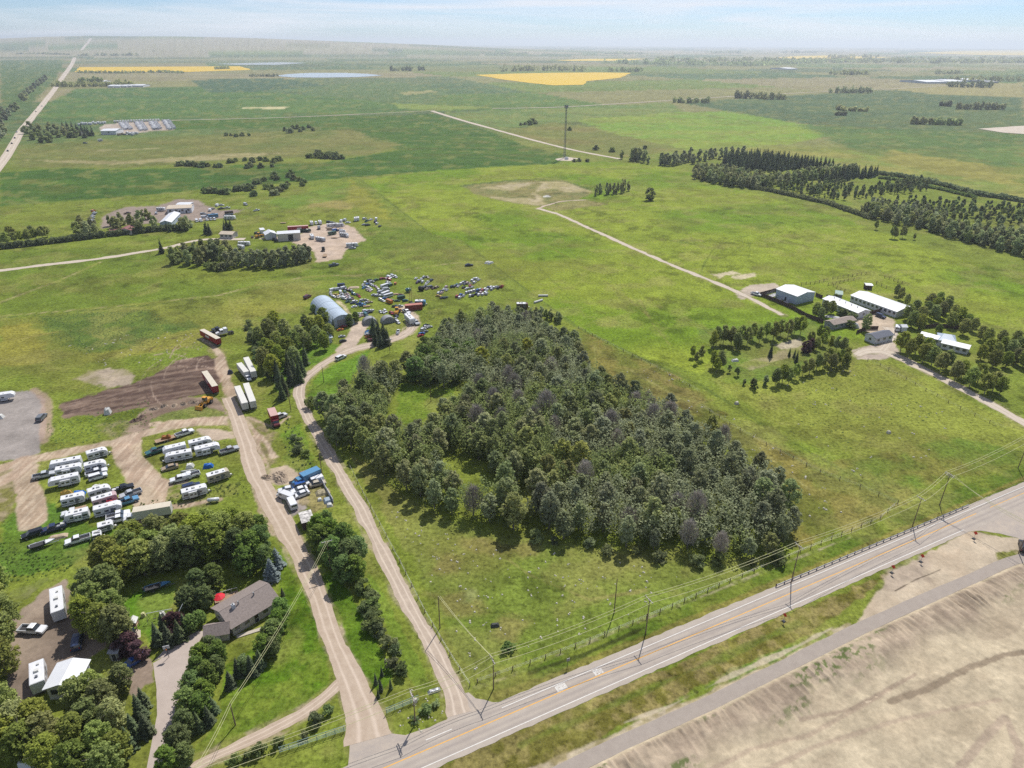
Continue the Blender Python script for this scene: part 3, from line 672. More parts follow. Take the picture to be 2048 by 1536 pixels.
strip("gravel_road", RD_GRAVEL, M_GRAVEL, z=.02, label="pale gravel road curving past the grove")
strip("dirt_road", RD_DIRT, M_DIRTROAD, z=.024, rough=.2, label="dirt road to the trailer yard")
strip("driveway", RD_LOOP, M_DIRTROAD, z=.016, label="narrow gravel loop below the lawn")
sheet("concrete_driveway", [(306, 1326), (390, 1279), (396, 1288), (391, 1308), (376, 1338), (362, 1364), (355, 1405), (345, 1446), (328, 1514), (310, 1570), (286, 1570), (303, 1490), (314, 1430), (313, 1380)], M_CONC, .018, rough=.04, label="concrete driveway of the house")
sheet("parking_pad", [(308, 1322), (330, 1298), (395, 1262), (412, 1262), (396, 1286)], M_CONC, .014, rough=.04, label="shaded concrete pad beside the garage")
strip("farm_road", RD_FARM, M_PALEROAD, z=.02, label="pale gravel road to the farm")
strip("farm_yard_road", [(1765, 701, 4.0), (1775, 688, 4.0), (1785, 670, 4.5), (1780, 655, 6)], M_PALEROAD, z=.024, label="gravel lane into the farm yard")
strip("field_track", RD_FIELD, M_PALEROAD, z=.03, rough=.4, label="straight gravel track across the pasture")
strip("field_track", [(1078, 417, 3.0), (1095, 410, 2.6), (1125, 403, 2.2), (1180, 399, 1.6)], M_DIRTROAD, z=.034, rough=.5, label="branch of the gravel track beside the bare circle")
strip("yard_road", [(-60, 549, 5.0), (0, 541, 5.0), (100, 529, 5.0), (200, 517, 4.8), (290, 503, 4.5), (335, 495, 4.2), (400, 480, 4.2), (490, 478, 5)], M_PALEROAD, z=.03, rough=.4, label="pale gravel road to the workshops")
strip("country_road", [(864, 222, 9), (920, 239.5, 8), (1000, 262, 7), (1080, 284, 6.5), (1160, 303, 6), (1240, 318, 6)], M_PALEROAD, z=.12, step=20, rough=.4, label="straight country road beyond the tower")
strip("country_road", [(985, 217, 7), (1060, 216, 7), (1130, 214, 7), (1230, 208, 7), (1340, 201, 7), (1430, 195, 7), (1560, 188, 7), (1700, 181, 7), (1820, 176, 7), (1960, 166, 8)], M_PALEROAD, z=.3, step=40, rough=.6, label="far country road crossing the fields")
strip("country_road", [(340, 241, 5), (500, 237, 5), (640, 232, 4), (870, 221, 4)], M_PALEROAD, z=.12, step=30, rough=.6, label="thin field road beyond the camper lot")
strip("highway", [(-60, 400, 9), (0, 331, 9.5), (20, 301, 10), (45, 259, 10.5), (75, 222, 11), (108, 180, 13), (128, 151, 16), (144, 128, 20), (151, 111, 24)], M_PALEROAD, z=.25, step=40, rough=.3, label="distant highway running to the horizon")
strip("highway", [(163, 101, 22), (170, 92, 24), (177, 84, 26), (181.5, 77, 28)], M_PALEROAD, z=1.2, step=120, rough=.5, hillz=True, label="far end of the highway climbing the hill")

# two-lane highway in front
ya, yb = G(771, 1535), G(1740, 1118.4)
hd = (yb - ya).normalized(); hn = Vector((-hd.y, hd.x, 0))
HL = [G(*p) for p in ((1003, 1413), (1297, 1290.6), (1760, 1098.8))]
HR = [G(*p) for p in ((1040, 1444), (1279, 1343.3), (1760, 1139.5))]
off_l = sum((p - ya).dot(hn) for p in HL) / 3
off_r = sum((p - ya).dot(hn) for p in HR) / 3
def H_at(s, o, z=0.0):
    p = ya + hd * s + hn * o
    return Vector((p.x, p.y, z))
def s_at(px, py): return (G(px, py) - ya).dot(hd)
me = None
vs, fs, uv = [], [], []
S0, S1, dS = s_at(300, 1730), s_at(2500, 800), 1.5
wl, wr = off_l + 1.45, off_r - 1.05
nseg = int((S1 - S0) / dS)
mb = MB()
for i in range(nseg + 1):
    s = S0 + (S1 - S0) * i / nseg
    for u, o in ((0, wr + RNG.uniform(-.15, .15)), (.33, wr + (wl - wr) * .33), (.67, wr + (wl - wr) * .67), (1, wl + RNG.uniform(-.15, .15))):
        vs.append(H_at(s, o, .036)); uv.append((u, s))
    if i:
        q = (i - 1) * 4
        for k in range(3): fs.append((q + k, q + k + 4, q + k + 5, q + k + 1))
me = bpy.data.meshes.new("highway"); me.from_pydata(vs, [], fs)
ul = me.uv_layers.new(name="across"); ul.data.foreach_set('uv', [c for l in me.loops for c in uv[l.vertex_index]])
me.update()
if me.polygons[0].normal.z < 0: me.flip_normals()
me.materials.append(M_ASPH)
tag(obj("highway", me), "two-lane highway with a yellow centre line", None, kind='structure')
sheet("highway_junction", [(690, 1600), (700, 1480), (690, 1440), (700, 1400), (740, 1400), (762, 1448), (778, 1466), (812, 1471), (860, 1455), (893, 1438), (905, 1415), (903, 1392), (938, 1385), (950, 1396), (985, 1405), (1005, 1404), (1020, 1420), (800, 1540)], M_APRON, .008, label="asphalt apron where two gravel roads join the highway", rough=.15)
sheet("side_road", [(1900, 1075), (1931, 1064), (1959, 1061), (1999, 1067), (2034, 1076), (2080, 1092), (2260, 1160), (2420, 1120), (2400, 850), (2048, 990)], M_APRON, .030, label="asphalt side road joining the highway at the right", rough=.15)
strip("footpath", [(1060, 1574, 2.9), (1130, 1541, 2.9), (1248, 1483, 2.9), (1404, 1414, 2.9), (1560, 1337, 2.9), (1717, 1259, 2.9), (1873, 1188, 2.9), (1951, 1154, 2.8), (2010, 1127, 2.7), (2055, 1114, 2.7), (2150, 1095, 2.7)], M_PATH, z=.02, rough=.05, label="grey asphalt footpath beside the bare field")
def bare_field():
    """stripped soil beyond the path: a rilled bank, then a flat with ruts, as real relief"""
    PP = GP([(900, 1640), (1060, 1574), (1130, 1541), (1248, 1483), (1404, 1414), (1560, 1337), (1717, 1259), (1873, 1188), (1951, 1154), (2010, 1127), (2060, 1113), (2300, 1060)])
    sa_, da_ = np.meshgrid(np.arange(s_at(900, 1640), s_at(2300, 1060), .28), np.arange(1.5, 64, .28))
    A = np.array(PP); seg = np.hypot(*(A[1:] - A[:-1]).T); cum = np.concatenate([[0], np.cumsum(seg)])
    t = (A - np.array(ya.xy)) @ np.array(hd.xy); o = (A - np.array(ya.xy)) @ np.array(hn.xy)
    off = np.interp(sa_, t, o)
    O = off - da_
    X = ya.x + hd.x * sa_ + hn.x * O; Y = ya.y + hd.y * sa_ + hn.y * O
    edge = 9.5 + 3.5 * (fbm(sa_ / 9, da_ * 0, 201, 3) - .5) * 2
    rill = fbm(sa_ / .62, da_ / 6.0, 203, 3); rough = fbm(X / 1.1, Y / 1.1, 205, 4); big = fbm(X / 7, Y / 7, 207, 4)
    bank = sstep(0, 1.2, da_ - 1.5) * (1 - sstep(edge - 4, edge + 1.5, da_))
    Z = .045 + bank * (.62 + 1.5 * (rill - .5) * sstep(.3, .65, fbm(sa_ / 11, da_ / 9, 217, 3))) + .24 * (rough - .3).clip(0) + .22 * (big - .35).clip(0)
    g = bank * .8
    C = s3((208, 194, 166)) * (1 - big[..., None]) + s3((192, 175, 148)) * big[..., None]
    rk = sstep(.30, .66, rill * .55 + .45 * fbm(sa_ / 4, da_ / 2.5, 219, 4))[..., None]; bc = s3((150, 133, 118)) * (1 - rk) + s3((190, 172, 150)) * rk
    C = C * (1 - g[..., None]) + bc * g[..., None]
    lowb = sstep(.52, .66, fbm(sa_ / 16, da_ / 5, 209, 3)) * sstep(edge - 2, edge + 2, da_) * (1 - sstep(edge + 5, edge + 12, da_))
    C = C * (1 - .35 * lowb[..., None]) + s3((150, 132, 114)) * .35 * lowb[..., None]
    gr = bank * sstep(.50, .66, fbm(sa_ / 14, da_ / 4, 211, 3)) * sstep(.50, .60, fbm(X / .8, Y / .8, 213, 3))
    C = C * (1 - .85 * gr[..., None]) + s3((92, 112, 54)) * .85 * gr[..., None]
    for pts, w_, cc in (([(1780, 1404), (1850, 1380), (1940, 1335), (2010, 1310), (2100, 1300)], .9, (150, 134, 114)), ([(1390, 1560), (1500, 1500), (1620, 1470), (1780, 1380)], .5, (182, 164, 142)), ([(1450, 1580), (1640, 1490), (1800, 1440), (2000, 1400)], .5, (184, 166, 144)), ([(1900, 1560), (1975, 1470), (2010, 1436), (2040, 1500), (2030, 1560)], 1.1, (180, 162, 142)), ([(1600, 1440), (1700, 1420), (1830, 1350)], .4, (170, 152, 132))):
        d = seg_dist(X.ravel(), Y.ravel(), GP(pts), False).reshape(X.shape) + (rough - .5) * .5
        m_ = (1 - sstep(w_ * .5, w_ * .5 + .35, d)) * .85
        C = C * (1 - m_[..., None]) + s3(cc) * m_[..., None]; Z = Z - m_ * .05
    C *= (.84 + .32 * rough)[..., None]
    n0, n1_ = X.shape; i_ = np.arange(n0 * n1_).reshape(X.shape)
    q = np.stack([i_[:-1, :-1], i_[:-1, 1:], i_[1:, 1:], i_[1:, :-1]], -1).reshape(-1, 4)[:, ::-1]
    me = bpy.data.meshes.new("bare_field"); me.vertices.add(X.size); me.vertices.foreach_set('co', np.stack([X, Y, Z], -1).astype(np.float32).ravel())
    me.loops.add(q.size); me.loops.foreach_set('vertex_index', q.ravel().astype(np.int32)); me.polygons.add(len(q))
    me.polygons.foreach_set('loop_start', np.arange(0, q.size, 4, dtype=np.int32)); me.polygons.foreach_set('loop_total', np.full(len(q), 4, np.int32)); me.update(calc_edges=True)
    at_ = me.attributes.new("cover", 'FLOAT_COLOR', 'POINT'); at_.data.foreach_set('color', np.concatenate([C.reshape(-1, 3), np.ones((X.size, 1))], 1).astype(np.float32).ravel())
    if me.polygons[0].normal.z < 0: me.flip_normals()
    me.materials.append(gm)
    tag(obj("bare_field", me), "stripped pale soil with a rough bank below the footpath", None, kind='structure')
bare_field()
M_WHITE = mat("road_paint_white", S(240, 237, 230), .8, var=.12, scale=1.5)
M_YELLOW = mat("road_paint_yellow", S(240, 184, 92), .8, var=.12, scale=1.5)
def line(name, s0, s1, o, w_, m, label):
    b = MB(); n = max(1, int((s1 - s0) / 4))
    for i in range(n):
        a, c = s0 + (s1 - s0) * i / n, s0 + (s1 - s0) * (i + 1) / n
        b.add([H_at(a, o - w_ / 2, .041), H_at(c, o - w_ / 2, .041), H_at(c, o + w_ / 2, .041), H_at(a, o + w_ / 2, .041)], [(0, 1, 2, 3)], m)
    return tag(b.build(name), label, None, kind='structure')
line("road_marking", S0, s_at(1959, 1031), 0, .20, M_YELLOW, "solid yellow centre line")
line("road_marking", s_at(1985, 1018), S1, 0, .16, M_YELLOW, "yellow centre line beyond the side road")
line("road_marking", s_at(850, 1477), s_at(902, 1455), off_l, .15, M_WHITE, "short white edge line between the two gravel roads")
line("road_marking", s_at(1002, 1413), S1, off_l, .15, M_WHITE, "white edge line on the pasture side")
line("road_marking", S0, s_at(1931, 1062), off_r, .15, M_WHITE, "white edge line on the footpath side")
# STOP and AHEAD, block letters painted for the lane on the pasture side
GLY = {'S': ["111", "100", "111", "001", "111"], 'T': ["111", "010", "010", "010", "010"], 'O': ["111", "101", "101", "101", "111"], 'P': ["111", "101", "111", "100", "100"],
       'A': ["111", "101", "111", "101", "101"], 'H': ["101", "101", "111", "101", "101"], 'E': ["111", "100", "111", "100", "111"], 'D': ["110", "101", "101", "101", "110"]}
def word(txt, s_top, length, o_start, width, label):
    """letters read by traffic driving towards -s: tops at the low-s end, first letter at the centre line"""
    b = MB(); n = len(txt); cw = width / n
    for i, ch in enumerate(txt):
        for r, row in enumerate(GLY[ch]):
            for c, v in enumerate(row):
                if v == '1':
                    o0 = o_start + i * cw + c * cw * .86 / 3; o1 = o0 + cw * .86 / 3 + .01
                    a = s_top + r * length / 5; e = a + length / 5 + .01
                    b.add([H_at(a, o0, .042), H_at(e, o0, .042), H_at(e, o1, .042), H_at(a, o1, .042)], [(0, 1, 2, 3)], M_WHITE)
    o = b.build("road_marking"); return tag(o, label, None, kind='structure')
word("AHEAD", s_at(1112, 1379), s_at(1134, 1373) - s_at(1112, 1379), .22, off_l - .4, "white word AHEAD painted on the lane")
word("STOP", s_at(1187, 1346), s_at(1205, 1341) - s_at(1187, 1346), .25, off_l - .5, "white word STOP painted on the lane")
# canola, ponds, bare lot far off
M_CANOLA = mat("canola_flowers", S(228, 190, 6), .9, var=.12, scale=.02)
M_CANOLA2 = mat("pale_canola", S(232, 198, 50), .9, var=.12, scale=.01)
M_SAND = mat("pale_soil", S(212, 198, 180), .95, var=.1, scale=.05)
sheet("canola_field", [(150, 144.5), (158, 134.5), (480, 132.5), (505, 140), (440, 142), (376, 144)], M_CANOLA, .5, sub=60, rough=5, label="yellow canola field beside the highway")
sheet("canola_field", [(950, 150), (1020, 147.5), (1090, 146), (1200, 145), (1262, 146), (1240, 156), (1175, 162.5), (1165, 170), (1107, 171), (1050, 165), (1005, 159)], M_CANOLA, .5, sub=40, rough=4, label="large yellow canola field with a stepped edge")
sheet("canola_field", [(1108, 120.5), (1180, 118), (1297, 117.5), (1250, 122), (1140, 122)], M_CANOLA2, .8, sub=80, rough=8, label="thin yellow field before the dark tree band")
sheet("canola_field", [(1546, 115.5), (1600, 112), (1656, 111), (1792, 114.5), (1700, 117.5), (1600, 118)], M_CANOLA2, .8, sub=80, rough=8, label="pale yellow field far to the right")
sheet("canola_field", [(1826, 106), (1930, 101.5), (2100, 99.5), (2100, 111), (1960, 110)], M_CANOLA2, 1.2, sub=120, rough=10, label="pale yellow field at the far right edge")
sheet("canola_field", [(340, 102), (400, 100), (450, 99.5), (380, 102.5)], M_CANOLA2, 1.5, sub=150, rough=10, label="faint yellow field below the hill")
mw = bpy.data.materials.new("water"); mw.use_nodes = True
wb = mw.node_tree.nodes['Principled BSDF']; wb.inputs['Base Color'].default_value = (.12, .15, .19, 1); wb.inputs['Roughness'].default_value = .06
sheet("pond", [(548, 152), (575, 148.5), (620, 146), (690, 146), (735, 148), (765, 151), (715, 154.5), (640, 155.5), (585, 155)], mw, .6, sub=30, rough=4, label="pale shallow pond")
sheet("pond", [(430, 128), (500, 126), (560, 124.5), (615, 126), (560, 129.5), (480, 130)], mw, .7, sub=40, rough=4, label="thin pond beyond the canola")
sheet("bare_lot", [(1958, 258), (2060, 251), (2160, 256), (2100, 272), (2010, 266)], M_SAND, .4, sub=20, rough=2, label="pale bare lot at the right edge")
# ------------------------------------------------------------------ plants
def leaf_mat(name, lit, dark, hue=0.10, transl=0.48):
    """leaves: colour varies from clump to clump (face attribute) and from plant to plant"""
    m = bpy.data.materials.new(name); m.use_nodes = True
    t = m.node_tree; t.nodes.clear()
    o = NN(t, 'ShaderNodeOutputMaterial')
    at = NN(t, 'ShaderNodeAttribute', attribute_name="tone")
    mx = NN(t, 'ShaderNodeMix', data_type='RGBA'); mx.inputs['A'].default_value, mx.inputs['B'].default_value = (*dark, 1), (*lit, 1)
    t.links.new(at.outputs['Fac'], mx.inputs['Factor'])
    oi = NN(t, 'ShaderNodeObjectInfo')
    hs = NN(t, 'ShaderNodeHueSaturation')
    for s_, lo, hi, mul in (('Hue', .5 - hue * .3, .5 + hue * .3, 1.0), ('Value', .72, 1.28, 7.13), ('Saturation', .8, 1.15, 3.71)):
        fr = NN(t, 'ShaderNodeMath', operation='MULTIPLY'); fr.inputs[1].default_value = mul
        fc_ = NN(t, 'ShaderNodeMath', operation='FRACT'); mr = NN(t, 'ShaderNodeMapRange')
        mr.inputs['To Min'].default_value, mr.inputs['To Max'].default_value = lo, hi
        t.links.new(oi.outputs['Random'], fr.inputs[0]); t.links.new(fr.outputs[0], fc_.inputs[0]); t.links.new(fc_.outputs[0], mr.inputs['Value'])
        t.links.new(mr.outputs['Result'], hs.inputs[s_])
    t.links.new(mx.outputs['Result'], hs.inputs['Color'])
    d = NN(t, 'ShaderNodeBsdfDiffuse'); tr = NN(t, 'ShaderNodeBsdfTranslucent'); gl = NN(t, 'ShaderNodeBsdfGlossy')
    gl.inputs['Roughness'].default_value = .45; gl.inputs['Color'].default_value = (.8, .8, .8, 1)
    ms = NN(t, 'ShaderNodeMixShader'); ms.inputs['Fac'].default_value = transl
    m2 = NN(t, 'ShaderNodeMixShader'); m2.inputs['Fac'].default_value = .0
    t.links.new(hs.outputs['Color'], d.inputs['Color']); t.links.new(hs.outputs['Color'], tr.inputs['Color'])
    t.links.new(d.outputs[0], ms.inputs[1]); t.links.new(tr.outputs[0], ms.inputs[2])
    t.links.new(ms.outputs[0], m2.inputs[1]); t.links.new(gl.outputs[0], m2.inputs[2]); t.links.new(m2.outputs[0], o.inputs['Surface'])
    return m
LM = {
    'aspen': leaf_mat("leaves_aspen", (.400, .435, .185), (.200, .232, .102), .08),
    'grey': leaf_mat("leaves_grey_green", (.400, .430, .235), (.215, .240, .135), .05),
    'dead': leaf_mat("bare_twigs", (.440, .405, .350), (.240, .215, .195), .03, .1),
    'gold': leaf_mat("leaves_yellow_green", (.420, .410, .110), (.210, .220, .066), .05),
    'poplar': leaf_mat("leaves_poplar", (.410, .455, .125), (.180, .215, .062), .07),
    'green': leaf_mat("leaves_fresh_green", (.280, .380, .105), (.112, .165, .054), .06),
    'spruce': leaf_mat("needles_spruce", (.150, .188, .090), (.058, .078, .046), .05, .25),
    'bluespruce': leaf_mat("needles_blue_spruce", (.290, .350, .340), (.120, .155, .155), .04, .25),
    'purple': leaf_mat("leaves_purple", (.230, .125, .130), (.090, .050, .058), .05),
    'shrub': leaf_mat("leaves_shrub", (.280, .330, .130), (.115, .148, .066), .08),
    'weed': leaf_mat("leaves_weeds", (.300, .390, .130), (.150, .215, .075), .06),
}
M_BARK = mat("bark_grey", (.16, .145, .125), .9, var=.35, scale=4)
M_BARKD = mat("bark_dark", (.07, .058, .048), .9, var=.35, scale=4)

def unit(n, rng):
    v = rng.normal(size=(n, 3)); return v / np.linalg.norm(v, axis=1)[:, None]
def leaves_mesh(name, C, N, size, tone, material, aspect=1.0, up=None):
    """one small quad per leaf clump: centres C, normals N, half sizes"""
    n = len(C)
    rng = np.random.default_rng(n)
    ref = np.where(np.abs(N[:, 2:3]) < .9, np.array([[0, 0, 1.0]]), np.array([[1.0, 0, 0]]))
    a = np.cross(N, ref); a /= np.linalg.norm(a, axis=1)[:, None]
    b = np.cross(N, a)
    if up is None:
        th = rng.uniform(0, 6.28, n)[:, None]; a, b = a * np.cos(th) + b * np.sin(th), -a * np.sin(th) + b * np.cos(th)
    s = size[:, None] if isinstance(size, np.ndarray) else size
    A, B = a * s, b * s * aspect
    k = rng.uniform(.55, 1.0, (n, 1))
    V = np.stack([C - A * k - B, C + A - B * k, C + A * k + B, C - A + B * k], 1).reshape(-1, 3).astype(np.float32)
    me = bpy.data.meshes.new(name)
    me.vertices.add(4 * n); me.vertices.foreach_set('co', V.ravel())
    me.loops.add(4 * n); me.loops.foreach_set('vertex_index', np.arange(4 * n, dtype=np.int32))
    me.polygons.add(n); me.polygons.foreach_set('loop_start', np.arange(0, 4 * n, 4, dtype=np.int32)); me.polygons.foreach_set('loop_total', np.full(n, 4, np.int32))
    me.update(calc_edges=True)
    at = me.attributes.new("tone", 'FLOAT', 'FACE'); at.data.foreach_set('value', np.clip(tone, 0, 1).astype(np.float32))
    me.materials.append(material)
    return me
def crown_mesh(name, seed, h, r, base, material, n=900, leaf=.32, lobes=26, shape='round', lobe_r=.36, mat_mesh=True):
    """foliage gathered in clumps inside an envelope of height h and radius r that starts at base*h"""
    rng = np.random.default_rng(seed)
    L_ = []
    while len(L_) < lobes:
        t = rng.uniform(0, 1); z = base * h + (h - base * h) * t
        if shape == 'round': w = math.sqrt(max(0, 1 - (2 * t - .86) ** 2 / 1.32))
        elif shape == 'tall': w = (math.sin(math.pi * min(1, t * .86 + .12))) ** .7
        else: w = 1 - t * .9
        a = rng.uniform(0, 6.28); q = math.sqrt(rng.uniform(.08, 1)) * .78
        p = np.array([math.cos(a) * q * w * r, math.sin(a) * q * w * r, z])
        L_.append((p, lobe_r * r * rng.uniform(.65, 1.25) * (.6 + .4 * w), rng.uniform(.15, .95)))
    k = rng.integers(0, lobes, n)
    P = np.array([l[0] for l in L_])[k]; rr = np.array([l[1] for l in L_])[k]; tn = np.array([l[2] for l in L_])[k]
    d = unit(n, rng); d[:, 2] = d[:, 2] * .9 + .12
    C = P + d * (rr * rng.uniform(.55, 1.08, n))[:, None] * np.array([1, 1, 1.25 if shape == 'tall' else .85])
    C[:, 2] = np.clip(C[:, 2], .35, h * 1.03)
    N = d * .9 + unit(n, rng) * .7 + np.array([0, 0, .25]); N /= np.linalg.norm(N, axis=1)[:, None]
    tone = tn * .65 + rng.uniform(0, .5, n) - .05
    return leaves_mesh(name, C, N, leaf * rng.uniform(.6, 1.25, n), tone, material)
def spruce_mesh(name, seed, h, r, material, n=900, leaf=.3):
    rng = np.random.default_rng(seed)
    t = 1 - np.sqrt(rng.uniform(0.0, 1, n)) * .97
    nl = max(7, int(h * 1.6)); lay_ = np.round(t * nl) / nl
    t = lay_ * .75 + t * .25
    a = rng.uniform(0, 6.28, n)
    jag = .50 + .62 * _h(np.floor(a * 2.6), np.round(t * nl), seed)
    q = np.sqrt(rng.uniform(.12, 1, n)) * jag
    w = (1 - t) ** .92 * r
    C = np.stack([np.cos(a) * q * w, np.sin(a) * q * w, .35 + t * h - q * w * .22], 1)
    N = np.stack([np.cos(a) * .45, np.sin(a) * .45, np.full(n, .9)], 1) + unit(n, rng) * .45
    N /= np.linalg.norm(N, axis=1)[:, None]
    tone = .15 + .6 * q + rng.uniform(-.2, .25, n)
    return leaves_mesh(name, C, N, leaf * rng.uniform(.6, 1.2, n) * (.5 + .5 * (1 - t)), tone, material)
def twig_mesh(name, seed, h, r, base, material, n=700):
    """a leafless crown: many thin upward twigs"""
    rng = np.random.default_rng(seed)
    t = rng.uniform(0, 1, n); a = rng.uniform(0, 6.28, n); q = np.sqrt(rng.uniform(.0, 1, n))
    w = np.sin(np.pi * np.minimum(1, t * .8 + .16)) ** .7 * r
    C = np.stack([np.cos(a) * q * w, np.sin(a) * q * w, base * h + (h - base * h) * t], 1)
    d = np.stack([np.cos(a) * .5, np.sin(a) * .5, np.full(n, 1.0)], 1) + unit(n, rng) * .45
    d /= np.linalg.norm(d, axis=1)[:, None]
    s = np.cross(d, unit(n, rng)); s /= np.linalg.norm(s, axis=1)[:, None]
    ln, wd = rng.uniform(.45, 1.1, n)[:, None], rng.uniform(.035, .085, n)[:, None]
    V = np.stack([C - d * ln - s * wd, C - d * ln + s * wd, C + d * ln + s * wd * .4, C + d * ln - s * wd * .4], 1).reshape(-1, 3)
    me = bpy.data.meshes.new(name)
    me.vertices.add(4 * n); me.vertices.foreach_set('co', V.astype(np.float32).ravel())
    me.loops.add(4 * n); me.loops.foreach_set('vertex_index', np.arange(4 * n, dtype=np.int32))
    me.polygons.add(n); me.polygons.foreach_set('loop_start', np.arange(0, 4 * n, 4, dtype=np.int32)); me.polygons.foreach_set('loop_total', np.full(n, 4, np.int32))
    me.update(calc_edges=True)
    at = me.attributes.new("tone", 'FLOAT', 'FACE'); at.data.foreach_set('value', rng.uniform(0, 1, n).astype(np.float32))
    me.materials.append(material)
    return me
def trunk_mesh(name, seed, h, base, r0, r, material, limbs=5):
    rng = random.Random(seed); b = MB()
    lean = (rng.uniform(-.03, .03) * h, rng.uniform(-.03, .03) * h)
    pts = [(lean[0] * t * t, lean[1] * t * t, h * t * .86) for t in (0, .12, .35, .65, 1)]
    rs = [r0 * 1.35, r0, r0 * .8, r0 * .5, r0 * .15]
    for i in range(4): b.tube(pts[i], pts[i + 1], rs[i], material, rs[i + 1], 6, caps=(i == 3))
    for k in range(limbs):
        z = h * (base + (.8 - base) * (k + .5) / limbs); a = k * 2.4 + rng.uniform(-.4, .4); l = r * rng.uniform(.55, .85)
        p0 = (lean[0] * .3, lean[1] * .3, z); p1 = (math.cos(a) * l, math.sin(a) * l, z + l * rng.uniform(.45, .9))
        b.tube(p0, p1, r0 * .42, material, r0 * .1, 4, caps=False)
    return b.mesh(name)

KINDS = {}
def kind(key, variants, maker, trunk=None):
    KINDS[key] = [(maker(i), trunk(i) if trunk else None) for i in range(variants)]
kind('aspen', 5, lambda i: crown_mesh("aspen_crown", 100 + i, 11.5, 3.2, .22, LM['aspen'], 2900, .20, 100, 'tall', .19), lambda i: trunk_mesh("aspen_trunk", 100 + i, 11.5, .3, .17, 3.2, M_BARK))
kind('grey', 4, lambda i: crown_mesh("grey_aspen_crown", 120 + i, 11.0, 3.0, .2, LM['grey'], 2600, .19, 95, 'tall', .19), lambda i: trunk_mesh("grey_aspen_trunk", 120 + i, 11.0, .3, .16, 3.0, M_BARK))
kind('dead', 3, lambda i: twig_mesh("bare_crown", 140 + i, 11.0, 2.6, .25, LM['dead'], 950), lambda i: trunk_mesh("bare_trunk", 140 + i, 11.0, .25, .15, 2.6, M_BARK, 8))
kind('gold', 2, lambda i: crown_mesh("yellow_crown", 150 + i, 10.5, 2.9, .2, LM['gold'], 2300, .20, 80, 'tall', .22), lambda i: trunk_mesh("yellow_trunk", 150 + i, 10.5, .3, .16, 2.9, M_BARK))
kind('willow', 3, lambda i: crown_mesh("willow_crown", 160 + i, 5.5, 3.4, .04, LM['grey'], 2400, .18, 40, 'round', .32), lambda i: trunk_mesh("willow_trunk", 160 + i, 5.0, .1, .14, 3.2, M_BARKD))
kind('poplar', 5, lambda i: crown_mesh("poplar_crown", 200 + i, 11.0, 3.7, .16, LM['poplar'], 6000, .165, 170, 'round', .185), lambda i: trunk_mesh("poplar_trunk", 200 + i, 11.0, .2, .2, 3.7, M_BARK))
kind('green', 3, lambda i: crown_mesh("broadleaf_crown", 220 + i, 9.0, 3.4, .12, LM['green'], 5000, .16, 140, 'round', .20), lambda i: trunk_mesh("broadleaf_trunk", 220 + i, 9.0, .2, .18, 3.4, M_BARKD))
kind('farmtree', 4, lambda i: crown_mesh("farm_tree_crown", 240 + i, 9.5, 3.0, .26, LM['poplar'], 1700, .25, 44, 'tall', .33), lambda i: trunk_mesh("farm_tree_trunk", 240 + i, 9.5, .3, .16, 3.0, M_BARK))
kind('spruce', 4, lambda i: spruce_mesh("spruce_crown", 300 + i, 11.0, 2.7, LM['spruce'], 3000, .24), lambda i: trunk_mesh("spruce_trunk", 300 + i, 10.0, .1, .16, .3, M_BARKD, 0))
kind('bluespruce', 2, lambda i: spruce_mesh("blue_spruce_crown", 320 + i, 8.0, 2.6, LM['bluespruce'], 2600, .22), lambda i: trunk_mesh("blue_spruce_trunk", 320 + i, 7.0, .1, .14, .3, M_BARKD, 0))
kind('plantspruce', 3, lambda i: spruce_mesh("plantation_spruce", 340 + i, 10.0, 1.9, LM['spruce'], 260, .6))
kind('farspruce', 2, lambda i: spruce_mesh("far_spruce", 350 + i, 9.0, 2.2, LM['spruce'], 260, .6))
kind('faraspen', 3, lambda i: crown_mesh("far_tree", 360 + i, 9.5, 3.1, .06, LM['aspen'], 380, .55, 24, 'tall', .36))
kind('fargrey', 2, lambda i: crown_mesh("far_grey_tree", 366 + i, 9.5, 3.0, .06, LM['grey'], 340, .55, 24, 'tall', .36))
kind('young', 3, lambda i: crown_mesh("young_tree", 370 + i, 5.0, 1.5, .14, LM['shrub'], 180, .36, 14, 'tall', .4))
kind('purple', 2, lambda i: crown_mesh("purple_crown", 380 + i, 5.2, 2.5, .08, LM['purple'], 2600, .16, 36, 'round', .3), lambda i: trunk_mesh("purple_trunk", 380 + i, 5.0, .15, .12, 2.3, M_BARKD))
kind('shrub', 4, lambda i: crown_mesh("shrub", 390 + i, 2.2, 1.5, .0, LM['shrub'], 700, .14, 18, 'round', .4))
kind('weedshrub', 3, lambda i: crown_mesh("weeds", 400 + i, 1.2, 1.3, .0, LM['weed'], 260, .16, 14, 'round', .42))
kind('bigshrub', 3, lambda i: crown_mesh("far_shrub", 410 + i, 4.0, 3.0, .0, LM['shrub'], 260, .5, 18, 'round', .4))
HGT = dict(aspen=11.5, grey=11, dead=11, gold=10.5, willow=5.5, poplar=11, green=9, farmtree=9.5, spruce=11, bluespruce=8, plantspruce=10, farspruce=9, faraspen=9.5, fargrey=9.5, young=5, purple=5.2, shrub=2.2, weedshrub=1.2, bigshrub=4)
PRNG = random.Random(5)
def plant(key, p, name, label, cat, group, h=None, wid=1.0):
    """a tree of this kind at ground point p, h metres tall"""
    crown, trunk = PRNG.choice(KINDS[key])
    k = (h or HGT[key]) / HGT[key]; kx = k * wid
    rz = PRNG.uniform(0, 6.28)
    if trunk is None:
        o = obj(name, crown, None, p, rz, (kx, kx, k))
    else:
        o = empty(name, p, rz); o.scale = (kx, kx, k)
        obj("trunk", trunk, o); obj("crown", crown, o)
    return tag(o, label, cat, group)
